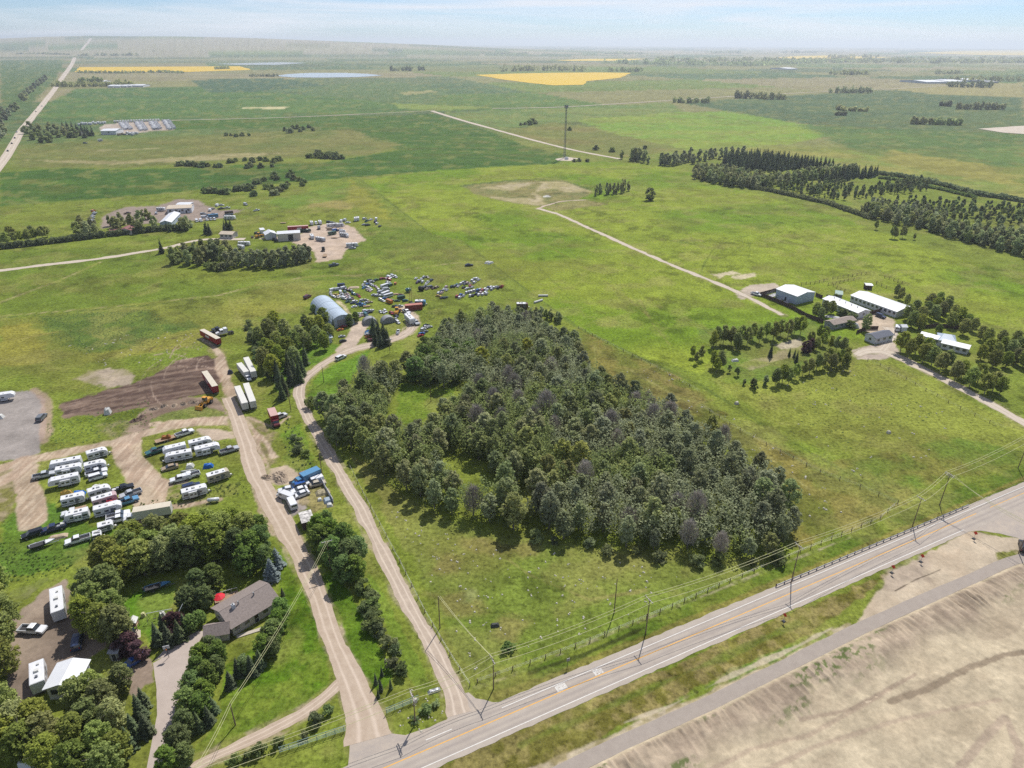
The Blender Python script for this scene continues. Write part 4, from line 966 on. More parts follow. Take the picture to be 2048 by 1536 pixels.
def poisson(P, dmin, holes=(), seed=1, tries=9000, jit=None):
    """points at least dmin apart inside a ground polygon"""
    rng = random.Random(seed)
    xs, ys = [p[0] for p in P], [p[1] for p in P]
    pts = []; cell = {}
    PA = [np.array(P)] ; 
    def inp(x, y, Q): return bool(inside(np.array([x]), np.array([y]), Q)[0])
    for _ in range(tries):
        x, y = rng.uniform(min(xs), max(xs)), rng.uniform(min(ys), max(ys))
        c = (int(x // dmin), int(y // dmin))
        if any((x - a) ** 2 + (y - b) ** 2 < dmin * dmin for i in (-1, 0, 1) for j in (-1, 0, 1) for a, b in cell.get((c[0] + i, c[1] + j), ())): continue
        if not inp(x, y, P) or any(inp(x, y, h_) for h_ in holes): continue
        cell.setdefault(c, []).append((x, y)); pts.append((x, y))
    return pts
def leafmass(name, pts, material, n, leaf, seed, label=None, cat=None, group=None, kind_=None, trunks=False):
    """a continuous mass of foliage along blobs (x, y, z, radius, height): hedges, undergrowth, far woods"""
    rng = np.random.default_rng(seed)
    B = np.array(pts); wgt = B[:, 3] * (B[:, 3] + B[:, 4]); k = rng.choice(len(B), n, p=wgt / wgt.sum())
    d = unit(n, rng); q = rng.uniform(.6, 1.05, n)
    C = np.stack([B[k, 0] + d[:, 0] * B[k, 3] * q, B[k, 1] + d[:, 1] * B[k, 3] * q, B[k, 2] + B[k, 4] * (.5 + .52 * d[:, 2] * q)], 1)
    N = d * .8 + unit(n, rng) * .7; N /= np.linalg.norm(N, axis=1)[:, None]
    tone = rng.uniform(0, 1, len(B))[k] * .55 + rng.uniform(0, .5, n)
    me = leaves_mesh(name, C, N, leaf * rng.uniform(.6, 1.25, n), tone, material)
    return tag(obj(name, me), label, cat, group, kind_)
def along(px, step, jit=0.0, zm=zi, seed=1):
    rng = random.Random(seed); P = [G(*zm(*p)) for p in px]; o = []
    for a, b in zip(P, P[1:]):
        n = max(1, int((b - a).length / step))
        for k in range(n):
            p = a.lerp(b, (k + rng.random() * .5) / n); o.append(Vector((p.x + rng.uniform(-jit, jit), p.y + rng.uniform(-jit, jit), 0)))
    return o

# ---- the big grove
GROVE = [(985, 640), (1060, 655), (1110, 690), (1150, 700), (1165, 745), (1230, 790), (1330, 840), (1420, 890), (1500, 945), (1560, 985), (1585, 1050), (1580, 1100), (1540, 1112), (1480, 1120), (1390, 1112), (1290, 1102), (1180, 1088), (1060, 1066), (1000, 1056), (930, 1045), (860, 1015), (790, 975), (735, 930), (715, 905), (655, 885), (645, 840), (690, 800), (715, 775), (745, 760), (800, 765), (850, 715), (880, 690), (900, 660)]
GLADE = [(802, 762), (880, 776), (950, 770), (930, 812), (896, 842), (880, 866), (855, 892), (792, 890), (765, 858), (780, 800)]
CLEAR = [(880, 898), (966, 924), (1006, 965), (992, 1016), (920, 1010), (876, 955)]
GAP2 = [(1022, 972), (1074, 978), (1068, 1032), (1026, 1030)]
gp, holes = GP(GROVE), [GP(GLADE), GP(CLEAR), GP(GAP2)]
spots = poisson(gp, 4.95, holes, seed=3, tries=16000)
ZN = [("at the far tip of the big grove", lambda x, y: y < 720), ("in the far dense part of the big grove", lambda x, y: y < 800 and x > 830), ("on the road side of the big grove by the grassy glade", lambda x, y: x < 860 and y < 900),
      ("on the grove edge facing the triangular paddock", lambda x, y: y > 1040), ("at the highway corner of the big grove", lambda x, y: x > 1450), ("on the right flank of the big grove", lambda x, y: x > 1250 and y < 900),
      ("in the middle of the big grove beyond the small clearing", lambda x, y: y < 900), ("in the near half of the big grove", lambda x, y: True)]
KN = {'aspen': "dark green aspen", 'grey': "pale grey-green aspen", 'dead': "leafless grey aspen", 'gold': "yellow-green aspen", 'green': "bright green aspen"}
nk = {}
for x, y in spots:
    px, py = PX((x, y, 0))
    g = vnoise(np.array(x / 20.0), np.array(y / 20.0), 7); g2 = vnoise(np.array(x / 16.0 + 50), np.array(y / 16.0), 9); r_ = PRNG.random()
    key = 'aspen'
    if g > .5 and r_ < .75: key = 'grey'
    if (g2 > .70 and px > 930 and r_ < .55) or r_ > .97: key = 'dead'
    if .955 > r_ > .935: key = 'gold'
    if px < 860 and py < 900 and key in ('grey', 'dead', 'gold') and r_ < .9: key = 'aspen'
    if abs(px - 1120) < 40 and abs(py - 960) < 25: key = 'gold'
    if 820 < px < 960 and 700 < py < 775: key = 'green'
    zone = next(z for z, f in ZN if f(px, py))
    hh = PRNG.uniform(7.4, 11.6) * (.88 if py < 720 else 1.0) * (.8 if py > 1095 and px > 1300 else 1)
    nk[key] = nk.get(key, 0) + 1
    plant(key, (x, y, 0), "aspen_tree", f"{KN[key]} {zone}", "tree", "aspens of the big grove", hh * (.85 if key == 'green' else 1), PRNG.uniform(1.05, 1.4))
print("grove", len(spots), nk)
for i, (x, y, h) in enumerate([(886, 806, 3.4), (836, 846, 2.8), (848, 868, 4.0), (872, 876, 4.8), (896, 872, 4.6), (828, 862, 3)]):
    plant('willow', G(x, y + 8), "willow_shrub", "rounded grey-green willow beside the grassy glade", "shrub", "willows by the glade", h)
und = poisson(gp, 2.1, holes, seed=9, tries=22000)
inner = [(x, y) for x, y in und if seg_dist(np.array([x]), np.array([y]), gp, True)[0] > 2.0]
def canopy(sel, key, n, seed, label, h0, h1, r0, r1, leaf=.2):
    pts = [(x, y, PRNG.uniform(.5, 2.5), PRNG.uniform(r0, r1), PRNG.uniform(h0, h1)) for x, y in sel]
    leafmass("undergrowth", pts, LM[key], n, leaf, seed, label, "undergrowth", None, 'stuff')
gsel = lambda f: [(x, y) for x, y in inner if f(float(vnoise(np.array(x / 20.0), np.array(y / 20.0), 7)))]
canopy(gsel(lambda g: g > .5), 'grey', 80000, 4, "pale lower canopy between the aspens of the big grove", 5.5, 8.4, 1.5, 2.3)
canopy(gsel(lambda g: g <= .5), 'aspen', 80000, 5, "darker lower canopy between the aspens of the big grove", 5.5, 8.4, 1.5, 2.3)
leafmass("undergrowth", [(x, y, 0, PRNG.uniform(.7, 1.4), PRNG.uniform(.8, 2.2)) for x, y in und], LM['shrub'], 16000, .2, 6, "leafy shrub layer at the foot of the big grove", "undergrowth", None, 'stuff')
# fringe shrubs round the grove
edge = [(1570, 1125), (1520, 1128), (1460, 1135), (1400, 1128), (1330, 1118), (1240, 1108), (1140, 1092), (1040, 1072)]
for i, p in enumerate(along(edge, 4.5, 1.2, seed=4)):
    plant('shrub', p, "shrub", "low shrub on the grove edge facing the paddock", "shrub", "shrubs fringing the big grove", PRNG.uniform(1.6, 3.2), 1.1)

# ---- trees round the house at the lower left
def row(key, lst, name, label, cat, group, zm=zi, hs=(8, 10), w_=(1.0, 1.2)):
    for q in lst:
        x, y = zm(q[0], q[1]); h = q[2] if len(q) > 2 else PRNG.uniform(*hs)
        plant(key, G(x, y), name, label, cat, group, h, PRNG.uniform(*w_))
row('poplar', [(180, 1262), (196, 1240), (214, 1280), (236, 1250), (244, 1288), (190, 1212), (224, 1206)], "cottonwood_tree", "cottonwood in the clump between the white camper and the swings", "tree", "cottonwood trees round the house", hs=(9.4, 10.6), w_=(1.0, 1.15))
row('poplar', [(225, 1150), (250, 1165), (262, 1130), (290, 1150), (310, 1125), (335, 1140), (355, 1115), (382, 1132), (402, 1105), (428, 1122), (452, 1098), (275, 1108), (320, 1100), (370, 1092), (420, 1085), (468, 1078), (500, 1090)], "cottonwood_tree", "cottonwood in the belt between the camper rows and the house", "tree", "cottonwood trees of the belt behind the house", hs=(9, 11), w_=(1.1, 1.3))
row('green', [(480, 1118, 9), (505, 1125, 9), (525, 1110, 8.5), (520, 1085, 8), (535, 1140, 7), (495, 1150, 8)], "cottonwood_tree", "fresh green cottonwood behind the far end of the house", "tree", "cottonwood trees of the belt behind the house")
row('bluespruce', [(545, 1160, 6.5), (556, 1135, 6)], "spruce_tree", "silvery blue spruce at the far corner of the house", "tree", "blue spruces by the house")
row('spruce', [(566, 1192, 2.6)], "spruce_tree", "tiny dark spruce alone on the lawn right of the house", "tree", None)
row('green', [(400, 1190, 7), (430, 1180, 7), (380, 1220, 6.5), (415, 1215, 6)], "broadleaf_tree", "grey-green tree behind the grey house near the red parasol", "tree", "trees behind the house")
row('spruce', [(318, 1290, 6.5), (340, 1290, 6), (362, 1282, 6), (330, 1265, 5.5), (372, 1262, 5)], "spruce_tree", "dark spruce between the swings and the concrete driveway", "tree", "spruces beside the swings")
row('purple', [(350, 1262, 5), (262, 1305, 5), (282, 1318, 4.6), (245, 1310, 4)], "purple_tree", "round purple-leaved tree near the swings", "tree", "purple-leaved trees near the swings")
row('green', [(385, 1262, 4.5), (402, 1250, 4)], "broadleaf_tree", "small leafy tree left of the garage", "tree", "trees behind the house")
row('green', [(425, 1310, 5), (405, 1330, 5.5), (440, 1325, 5.5), (400, 1360, 6), (420, 1370, 6), (390, 1392, 6), (412, 1402, 5.5), (380, 1425, 6), (405, 1432, 5.5), (436, 1350, 5)], "broadleaf_tree", "bright green tree in the row beside the concrete driveway", "tree", "row of trees beside the driveway")
row('green', [(562, 1262, 6), (548, 1288, 6.2), (530, 1312, 5.6), (566, 1240, 6), (492, 1345, 4.5), (545, 1312, 5)], "broadleaf_tree", "rounded tree in front of the right end of the house", "tree", "trees in front of the house")
row('spruce', [(478, 1352, 5), (505, 1350, 5.5), (522, 1335, 5), (462, 1374, 4.5)], "spruce_tree", "dark spruce on the lawn edge in front of the house", "tree", "spruces in front of the house")
row('green', [(375, 1470, 6), (360, 1500, 6), (340, 1545, 6), (372, 1530, 5)], "broadleaf_tree", "round green tree between the driveway and the gravel loop", "tree", "trees at the foot of the driveway")
row('spruce', [(400, 1462, 5), (420, 1448, 5), (428, 1425, 4.5)], "spruce_tree", "dark spruce between the driveway and the lawn", "tree", "spruces at the foot of the driveway")
row('poplar', [(-8, 1232, 10), (18, 1262, 9.5), (8, 1300, 10), (-12, 1340, 9.5), (14, 1350, 9), (-10, 1285, 10), (-5, 1190, 9)], "cottonwood_tree", "cottonwood at the left picture edge beside the white pickup", "tree", "cottonwood trees along the left edge", w_=(1.15, 1.35))
row('poplar', [(20, 1440, 8.5), (45, 1475, 8.5), (80, 1465, 8), (60, 1520, 8.5), (15, 1510, 9), (100, 1500, 8.5), (110, 1545, 8.5)], "cottonwood_tree", "cottonwood at the bottom left corner in front of the white shed", "tree", "cottonwood trees at the bottom left corner", w_=(1.15, 1.35))
row('poplar', [(165, 1425, 8.5), (195, 1405, 8), (215, 1430, 8.5), (190, 1470, 8.5), (235, 1465, 8), (165, 1500, 8.5), (210, 1515, 8.5), (245, 1525, 7.5), (250, 1380, 6.5), (225, 1560, 8.5), (160, 1560, 9)], "cottonwood_tree", "cottonwood between the white shed and the concrete driveway", "tree", "cottonwood trees beside the white shed", w_=(1.1, 1.25))
row('spruce', [(284, 1440, 7), (272, 1475, 6.5), (296, 1470, 6), (290, 1415, 5.5), (262, 1500, 6)], "spruce_tree", "spruce on the left side of the concrete driveway", "tree", "spruces left of the driveway")
# trees between the two gravel roads
row('green', [(640, 1105, 8), (662, 1090, 8), (690, 1105, 8.5), (668, 1130, 8), (702, 1135, 8), (718, 1120, 7), (690, 1165, 7.5), (712, 1160, 7), (640, 1075, 7), (655, 1060, 6)], "broadleaf_tree", "big leafy tree between the dirt road and the gravel road", "tree", "trees between the two gravel roads", hs=(8, 9))
for i, p in enumerate(along([(722, 1175), (745, 1215), (752, 1250), (768, 1285), (785, 1310), (800, 1345), (812, 1378)], 2.2, .9, seed=6)):
    plant('shrub', p, "shrub", "rounded shrub in the row beside the gravel road", "shrub", "shrub row beside the gravel road", PRNG.uniform(2.2, 3.4), 1.0)
row('spruce', [(752, 1368, 3.2), (762, 1382, 3.6), (757, 1395, 2.6), (782, 1378, 3.2), (764, 1352, 3)], "spruce_tree", "young narrow spruce on the grass beside the junction", "tree", "young spruces by the junction", w_=(.6, .75))
for i, (x, y) in enumerate([(740, 1262), (728, 1225), (742, 1240)]):
    plant('shrub', G(x, y), "shrub", "grey-green shrub just left of the shrub row", "shrub", "shrub row beside the gravel road", 2.6)
for i, p in enumerate(along([(470, 1535), (520, 1500), (560, 1488), (600, 1472), (650, 1440), (668, 1415)], 2.0, .8, seed=7)):
    plant('shrub', p, "shrub", "green shrub below the gravel loop", "shrub", "shrubs below the gravel loop", PRNG.uniform(1.4, 2.6))
for i, p in enumerate(along([(820, 1440), (850, 1425), (885, 1408)], 1.6, .7, seed=8)):
    plant('weedshrub', p, "shrub", "weedy shrub on the grass island between the junction aprons", "shrub", "weeds on the junction island", PRNG.uniform(.8, 1.5))
row('shrub', [(622, 815, 4)], "shrub", "single round bush on the inner bend of the gravel road", "shrub", None, w_=(.9, 1))
# ---- trees by the quonset and the spruce belt
row('poplar', [(520, 690), (540, 680), (555, 700), (535, 715), (560, 735), (578, 720), (590, 700), (550, 660), (572, 680), (530, 740), (548, 755), (590, 735), (600, 690), (545, 725)], "cottonwood_tree", "tall cottonwood in the belt left of the gravel bend", "tree", "cottonwood belt left of the gravel bend", hs=(8, 10))
row('spruce', [(560, 775), (570, 790), (582, 770), (590, 755), (600, 765), (565, 800, 8), (578, 745), (600, 745), (612, 730), (556, 760), (606, 752)], "spruce_tree", "tall dark spruce at the foot of the cottonwood belt", "tree", "spruces by the gravel bend", hs=(8, 9.5), w_=(.85, 1))
row('poplar', [(615, 700), (635, 690), (650, 700), (640, 665), (660, 680), (625, 672), (648, 650), (610, 655, 6)], "cottonwood_tree", "leafy tree in front of the arched metal barn", "tree", "trees in front of the arched barn", hs=(7, 8.5))
row('spruce', [(668, 660, 6.5)], "spruce_tree", "narrow dark spruce in front of the arched barn", "tree", None, w_=(.6, .65))
row('green', [(700, 652, 5.5), (712, 645, 5), (628, 625, 4)], "broadleaf_tree", "dark leafy tree at the right end of the arched barn", "tree", "trees in front of the arched barn")
row('spruce', [(748, 672, 9), (758, 680, 9.5), (768, 682, 9), (775, 690, 8), (752, 690, 7), (762, 695, 7)], "spruce_tree", "dark spruce in the cluster on the salvage yard island", "tree", "spruces on the salvage yard island")
for p in along([(495, 655), (505, 680), (515, 710), (530, 735), (535, 760)], 2.6, .8, seed=12):
    plant('shrub', p, "shrub", "sapling in the row left of the cottonwood belt", "shrub", "saplings along the cottonwood belt", PRNG.uniform(2, 3.6), .9)
row('shrub', [(596, 905, 2.5), (588, 880, 2), (600, 890, 2.4), (612, 912, 2)], "shrub", "bush on the brush heap beside the gravel road", "shrub", "bushes beside the gravel road")
# small clump right of the grove tip
row('faraspen', [(1062, 636), (1072, 634), (1082, 636), (1092, 638), (1102, 640), (1112, 642), (1118, 646)], "aspen_tree", "small dark aspen in the short clump beyond the grove", "tree", "short clump beyond the grove", hs=(4.5, 5.5), w_=(.9, 1.1))

# ---- farm at the right
F_ = "farm trees"
row('farmtree', [(1425, 697), (1432, 690), (1446, 688), (1462, 690), (1472, 700), (1480, 688), (1494, 690), (1505, 680), (1518, 686), (1532, 676), (1546, 680), (1560, 672), (1575, 676), (1588, 668), (1600, 670)], "broadleaf_tree", "slender poplar in the far row of the tree square by the farm", "tree", "poplars of the tree square", hs=(7, 8.5), w_=(.8, 1.0))
row('farmtree', [(1385, 715, 5), (1402, 720, 6), (1392, 728, 5), (1425, 735, 7), (1440, 738, 7.5), (1433, 745, 6)], "broadleaf_tree", "slender poplar at the left corner of the tree square", "tree", "poplars of the tree square", w_=(.8, 1))
row('young', [(1474, 752, 3.5), (1505, 775, 4), (1510, 782, 3), (1488, 770, 2.5), (1530, 770, 4), (1458, 745, 3)], "young_tree", "thin sapling at the near left side of the tree square", "tree", "saplings of the tree square")
row('farmtree', [(1550, 772), (1564, 765), (1576, 770), (1590, 758), (1605, 752), (1618, 748), (1632, 740), (1645, 738), (1655, 730), (1668, 735), (1680, 730), (1692, 728), (1662, 742), (1688, 740)], "broadleaf_tree", "leafy poplar in the near row of the tree square by the farm", "tree", "poplars of the tree square", hs=(6.2, 7.4), w_=(.8, 1.05))
row('farmtree', [(1620, 690), (1632, 700), (1645, 692), (1660, 698), (1672, 702), (1650, 680), (1638, 678), (1685, 705)], "broadleaf_tree", "poplar at the farm end of the tree square", "tree", "poplars of the tree square", hs=(5.6, 6.6), w_=(.85, 1.05))
row('purple', [(1612, 705, 5), (1622, 698, 4.5)], "purple_tree", "purple-leaved tree inside the tree square", "tree", "purple trees of the tree square")
row('spruce', [(1540, 714, 7), (1578, 712, 4), (1592, 725, 5.5), (1588, 715, 4)], "spruce_tree", "dark spruce standing inside the tree square", "tree", "spruces of the tree square", w_=(.7, .8))
row('poplar', [(1630, 634, 7), (1648, 632, 7.5), (1662, 628, 6.5), (1640, 640, 6)], "broadleaf_tree", "broad dark tree between the white shop and the long kennel", "tree", "trees in the farm yard", w_=(.9, 1.1))
row('poplar', [(1730, 662, 8)], "broadleaf_tree", "broad tree beside the bent grey-roofed building", "tree", None, w_=(.9, 1))
row('shrub', [(1690, 634, 3.5), (1705, 640, 3.5), (1680, 630, 3), (1655, 600, 2.5), (1672, 598, 2.5), (1700, 655, 3)], "shrub", "bush along the wall of the long kennel", "shrub", "bushes in the farm yard")
row('poplar', [(1800, 600, 6.5), (1792, 592, 6), (1812, 612, 6)], "broadleaf_tree", "dark tree behind the far end of the long barn", "tree", "trees behind the long barn", w_=(.8, 1))
row('poplar', [(1815, 640), (1828, 632), (1840, 645), (1852, 635), (1866, 642), (1880, 636), (1870, 625), (1890, 628), (1858, 618), (1876, 612), (1895, 618), (1905, 640), (1918, 648), (1932, 655), (1945, 664), (1822, 655), (1838, 660), (1900, 655), (1925, 670), (1960, 680), (1972, 690)], "broadleaf_tree", "leafy tree in the belt behind the white farmhouse", "tree", "tree belt behind the farmhouse", hs=(6.5, 8))
row('poplar', [(1960, 720), (1975, 708), (1990, 716), (2005, 706), (2020, 714), (2035, 704), (2050, 712), (2030, 728), (2010, 735), (1985, 735), (2045, 735), (2062, 724), (2000, 690), (2030, 690), (2055, 694)], "broadleaf_tree", "leafy tree in the clump at the right edge by the farmhouse", "tree", "tree clump right of the farmhouse", hs=(6.5, 7.5))
row('farmtree', [(1800, 704, 8.5), (1815, 716, 8), (1830, 708, 8.5), (1845, 725, 8), (1862, 732, 8), (1852, 712, 7.5), (1878, 745, 8), (1892, 738, 7.5), (1908, 762, 8), (1922, 755, 7), (1938, 775, 8), (1955, 765, 7.5), (1968, 788, 7.5), (1985, 782, 7.5), (1998, 790, 7)], "broadleaf_tree", "poplar in the row along the farm road", "tree", "poplars along the farm road", hs=(7, 8), w_=(1.0, 1.25))
row('green', [(1876, 668, 4.5)], "broadleaf_tree", "small round tree on the lawn behind the farmhouse", "tree", None)

# ---- left middle: hedge, clumps round the workshops
leafmass("hedge", [(p.x, p.y, 0, PRNG.uniform(1.6, 2.4), PRNG.uniform(3, 4.2)) for p in along([(-40, 503), (60, 492), (160, 480), (260, 468), (340, 460), (375, 462)], 1.6, .5, seed=21)], LM['shrub'], 6000, .5, 22, "long dark clipped hedge across the left pasture", "hedge")
row('farmtree', [(2, 488), (15, 490), (30, 486), (44, 484), (58, 482), (72, 480), (86, 478), (-10, 488), (95, 474), (66, 474), (24, 478)], "poplar_tree", "bushy tree in the row above the left end of the hedge", "tree", "trees above the hedge", hs=(6.5, 8), w_=(1.1, 1.4))
row('faraspen', [(155, 468), (165, 465), (175, 472), (185, 460), (192, 470), (160, 455), (222, 452), (232, 455), (245, 450), (288, 440), (298, 438), (282, 448), (310, 455), (270, 462), (278, 466), (372, 462, 9), (378, 455, 8), (365, 460, 8), (262, 452), (240, 465)], "broadleaf_tree", "dark leafy tree around the red-roofed house by the hedge", "tree", "trees around the red-roofed house", hs=(7, 9), w_=(1.1, 1.35))
row('farspruce', [(414, 468, 9), (420, 470, 8), (455, 460, 8), (462, 460, 8), (450, 462, 7), (335, 462, 6), (340, 464, 6)], "spruce_tree", "dark spruce beside the brown yard above the hedge", "tree", "spruces above the hedge")
row('farspruce', [(324, 507, 8.5)], "spruce_tree", "lone pointed spruce beside the pale gravel road", "tree", None)
row('faraspen', [(350, 528), (362, 522), (376, 530), (388, 524), (400, 530), (412, 522), (372, 515), (395, 512), (410, 508), (425, 512), (440, 508), (455, 512), (432, 520), (448, 525), (462, 520)], "poplar_tree", "dense poplar in the rounded clump left of the workshops", "tree", "rounded poplar clump", hs=(8, 10), w_=(1.1, 1.3))
row('fargrey', [(455, 533), (470, 535), (484, 533), (498, 536), (512, 534), (526, 536), (540, 534), (554, 535), (568, 532), (582, 530), (596, 528), (608, 525), (620, 522), (476, 526), (505, 526), (535, 527), (562, 525), (590, 520), (612, 516), (490, 528), (520, 529), (548, 528), (575, 524), (602, 520)], "poplar_tree", "grey-green poplar in the long clump before the workshops", "tree", "long poplar clump before the workshops", hs=(7.5, 9.5), w_=(.95, 1.15))
row('bigshrub', [(430, 540, 4), (444, 540, 4), (418, 538, 3.5)], "shrub", "low bush between the two poplar clumps", "shrub", "bushes between the poplar clumps")
# scattered bushes in the middle distance
for lst, lab in (([(358, 332), (366, 331), (376, 332), (386, 332), (396, 333), (406, 334), (416, 333), (430, 335), (440, 335)], "dark bush in the row above the green crop"), ([(462, 326), (472, 323), (490, 322), (505, 325), (520, 321), (532, 323), (548, 326), (558, 322), (522, 336), (500, 334), (494, 337), (545, 334)], "dark bush scattered beside the green crop"),
                 ([(620, 316), (630, 314), (640, 316), (652, 317), (662, 316), (672, 318), (684, 318), (636, 310)], "dark bush in the dense clump on the brown pasture"), ([(452, 272), (462, 272), (472, 274), (485, 272), (498, 272)], "dark bush in the far clump on the brown pasture"),
                 ([(570, 262), (585, 258), (596, 258), (608, 260), (618, 256), (626, 262), (600, 264), (580, 266)], "dark tree in the far clump below the field road"), ([(414, 386), (422, 386), (432, 386), (442, 387), (452, 388), (410, 384)], "dark bush in the clump behind the brown yard"),
                 ([(475, 382), (486, 380), (496, 382), (502, 378), (514, 368), (528, 362), (545, 358), (555, 360), (578, 355), (588, 360), (598, 362), (608, 366), (605, 372), (582, 348), (548, 350), (532, 378), (545, 380), (560, 384), (568, 378), (550, 390), (508, 392), (575, 372)], "dark bush in the loose ring beyond the yards")):
    row('bigshrub', lst, "shrub", lab, "shrub", lab.replace("dark bush", "bushes").replace("dark tree", "trees"), hs=(4, 7) if 'dense' in lab or 'far clump below' in lab else (3, 5), w_=(.9, 1.4))
# far left: along the highway and the camper lot
row('faraspen', [(52, 268), (60, 272), (70, 268), (80, 274), (66, 280), (84, 285), (100, 285), (95, 272), (108, 270), (118, 275), (128, 272), (140, 275), (112, 262), (130, 264), (150, 275), (60, 260), (76, 262), (98, 262)], "broadleaf_tree", "dark tree in the farmstead clump left of the camper lot", "tree", "farmstead trees by the camper lot", hs=(9, 12), w_=(1.3, 1.7))
row('farspruce', [(128, 262), (136, 260), (146, 262), (155, 264), (165, 266), (172, 268), (160, 272), (178, 272), (148, 270), (170, 276), (186, 272)], "spruce_tree", "pointed spruce beside the camper lot", "tree", "spruces beside the camper lot", hs=(10, 13), w_=(1.1, 1.4))
for k, (x, y) in enumerate([(-5, 282), (3, 276), (8, 268), (0, 262), (5, 250), (-5, 240), (12, 240), (20, 232), (26, 224), (34, 220), (6, 230), (45, 200), (52, 194), (58, 188), (64, 184), (70, 178), (76, 172), (82, 168), (88, 164), (50, 202), (92, 160)]):
    plant('fargrey', G(x, y), "broadleaf_tree", "grey-green tree in the row left of the distant highway", "tree", "trees left of the distant highway", 11 + k * .2, 1.5)
# ---- tower field
row('faraspen', [(1218, 388), (1192, 391, 9), (1200, 388, 9), (1213, 389), (1228, 388), (1234, 387), (1243, 386, 11), (1248, 384, 10), (1257, 382, 8)], "poplar_tree", "slender poplar in the short row beside the bare circle", "tree", "poplars beside the bare circle", hs=(8, 9.5), w_=(.6, .8))
row('faraspen', [(1299, 401, 9.5)], "broadleaf_tree", "lone round tree standing in the pasture", "tree", None, w_=(1.4, 1.45))
row('bigshrub', [(1060, 250, 7), (1066, 248, 8), (1042, 251, 4), (1050, 250, 4)], "shrub", "far dark bush left of the tower", "shrub", "far bushes by the tower")
row('bigshrub', [(1139, 261, 5), (1192, 300, 5), (1224, 304, 5), (1158, 323, 3.5), (1148, 324, 3), (1175, 324, 3), (1290, 298, 4)], "shrub", "dark bush near the lattice tower", "shrub", "bushes near the tower")
row('faraspen', [(1243, 318, 9), (1262, 322, 12), (1270, 322, 13), (1278, 323, 13), (1286, 325, 12), (1296, 328, 8), (1265, 318, 11), (1276, 317, 12), (1290, 318, 9)], "poplar_tree", "poplar in the clump where the country road ends", "tree", "poplars by the country road", w_=(.8, 1))
row('fargrey', [(1322, 330), (1330, 331), (1338, 332), (1346, 331), (1354, 330), (1362, 328), (1370, 326), (1378, 324), (1334, 326), (1350, 326), (1366, 323), (1380, 318), (1385, 328), (1398, 322), (1410, 322), (1420, 318), (1428, 316), (1440, 318), (1450, 314), (1462, 314), (1474, 316), (1486, 314)], "poplar_tree", "grey-green poplar in the clump left of the spruce plantation", "tree", "poplars left of the spruce plantation", hs=(9, 12), w_=(.9, 1.1))
# plantation
def fill(poly_px, d, key, name, label, cat, group, hs, w_, seed, zm=zi, maxn=400):
    pts = poisson(GP(poly_px, zm), d, (), seed, 6000)[:maxn]
    for x, y in pts: plant(key, (x, y, 0), name, label, cat, group, PRNG.uniform(*hs), PRNG.uniform(*w_))
    return len(pts)
n1_ = fill([(280, 790), (300, 755), (480, 740), (640, 755), (760, 780), (930, 800), (760, 815), (560, 835), (400, 820)], 5.2, 'plantspruce', "spruce_tree", "spruce in the dense dark plantation beyond the farm", "tree", "dense spruce plantation", (9, 11), (1.2, 1.5), 31, z3)
n2_ = fill([(870, 895), (1190, 860), (1190, 845), (1000, 855), (870, 875)], 5.0, 'plantspruce', "spruce_tree", "spruce in the straight row at the plantation clearing", "tree", "spruce row at the clearing", (9, 11), (1.1, 1.4), 32, z3)
n3_ = fill([(110, 870), (130, 830), (260, 830), (420, 870), (560, 890), (700, 880), (860, 850), (1060, 830), (1060, 850), (820, 880), (600, 915), (440, 930), (300, 915)], 4.9, 'faraspen', "belt_tree", "poplar in the belt along the near side of the plantation", "tree", "poplar belt of the plantation", (8.5, 10.5), (1.0, 1.2), 33, z3)
n4_ = fill([(1080, 1070), (1180, 1070), (1400, 1110), (1560, 1160), (1750, 1190), (2048, 1230), (2300, 1280), (2300, 1400), (2040, 1330), (1700, 1240), (1400, 1160), (1150, 1100)], 4.8, 'faraspen', "belt_tree", "poplar in the long belt along the plantation's near hedge", "tree", "poplar belt along the near hedge", (7.5, 10), (1.0, 1.25), 34, z3)
n5_ = fill([(1160, 1040), (1400, 1060), (1600, 1130), (1560, 1150), (1250, 1095), (1120, 1075)], 4.6, 'fargrey', "belt_tree", "grey-green poplar behind the long plantation belt", "tree", "poplar belt along the near hedge", (7, 9), (.8, 1), 35, z3)
n6_ = fill([(560, 930), (800, 905), (960, 900), (1150, 950), (1500, 900), (1480, 940), (1100, 990), (900, 1000), (740, 970)], 5, 'young', "young_tree", "young tree in the mixed rows of the tree nursery", "tree", "young trees of the nursery", (4, 7), (.9, 1.2), 36, z3, 110)
n7_ = fill([(1280, 1000), (1480, 1030), (1700, 1030), (2040, 1060), (2040, 1140), (1900, 1160), (1600, 1120), (1480, 1060)], 6.5, 'young', "young_tree", "slim young tree spaced across the nursery grass", "tree", "spaced young trees of the nursery", (5, 8), (.85, 1.15), 37, z3, 90)
n8_ = fill([(1180, 920), (1440, 890), (1500, 915), (1380, 930), (1200, 960)], 4.5, 'young', "young_tree", "leafy young tree in the nursery clump behind the clearing", "tree", "nursery clump behind the clearing", (4, 6.5), (1, 1.3), 38, z3, 40)
row('young', [(560, 935), (620, 940), (680, 930), (720, 915), (1030, 930), (830, 950), (800, 955)], "young_tree", "dark reddish young tree in the nursery", "tree", "reddish nursery trees", zm=z3, hs=(6, 7), w_=(1.3, 1.6))
print("plantation", n1_, n2_, n3_, n4_, n5_, n6_, n7_, n8_)
leafmass("hedge", [(p.x, p.y, 0, PRNG.uniform(1.6, 2.4), PRNG.uniform(2.6, 3.8)) for p in along([(455, 930), (560, 945), (740, 985), (900, 1020), (1000, 1055), (1150, 1108)], 1.8, .6, z3, 41)], LM['shrub'], 5000, .5, 41, "long dark hedge along the near side of the tree nursery", "hedge")
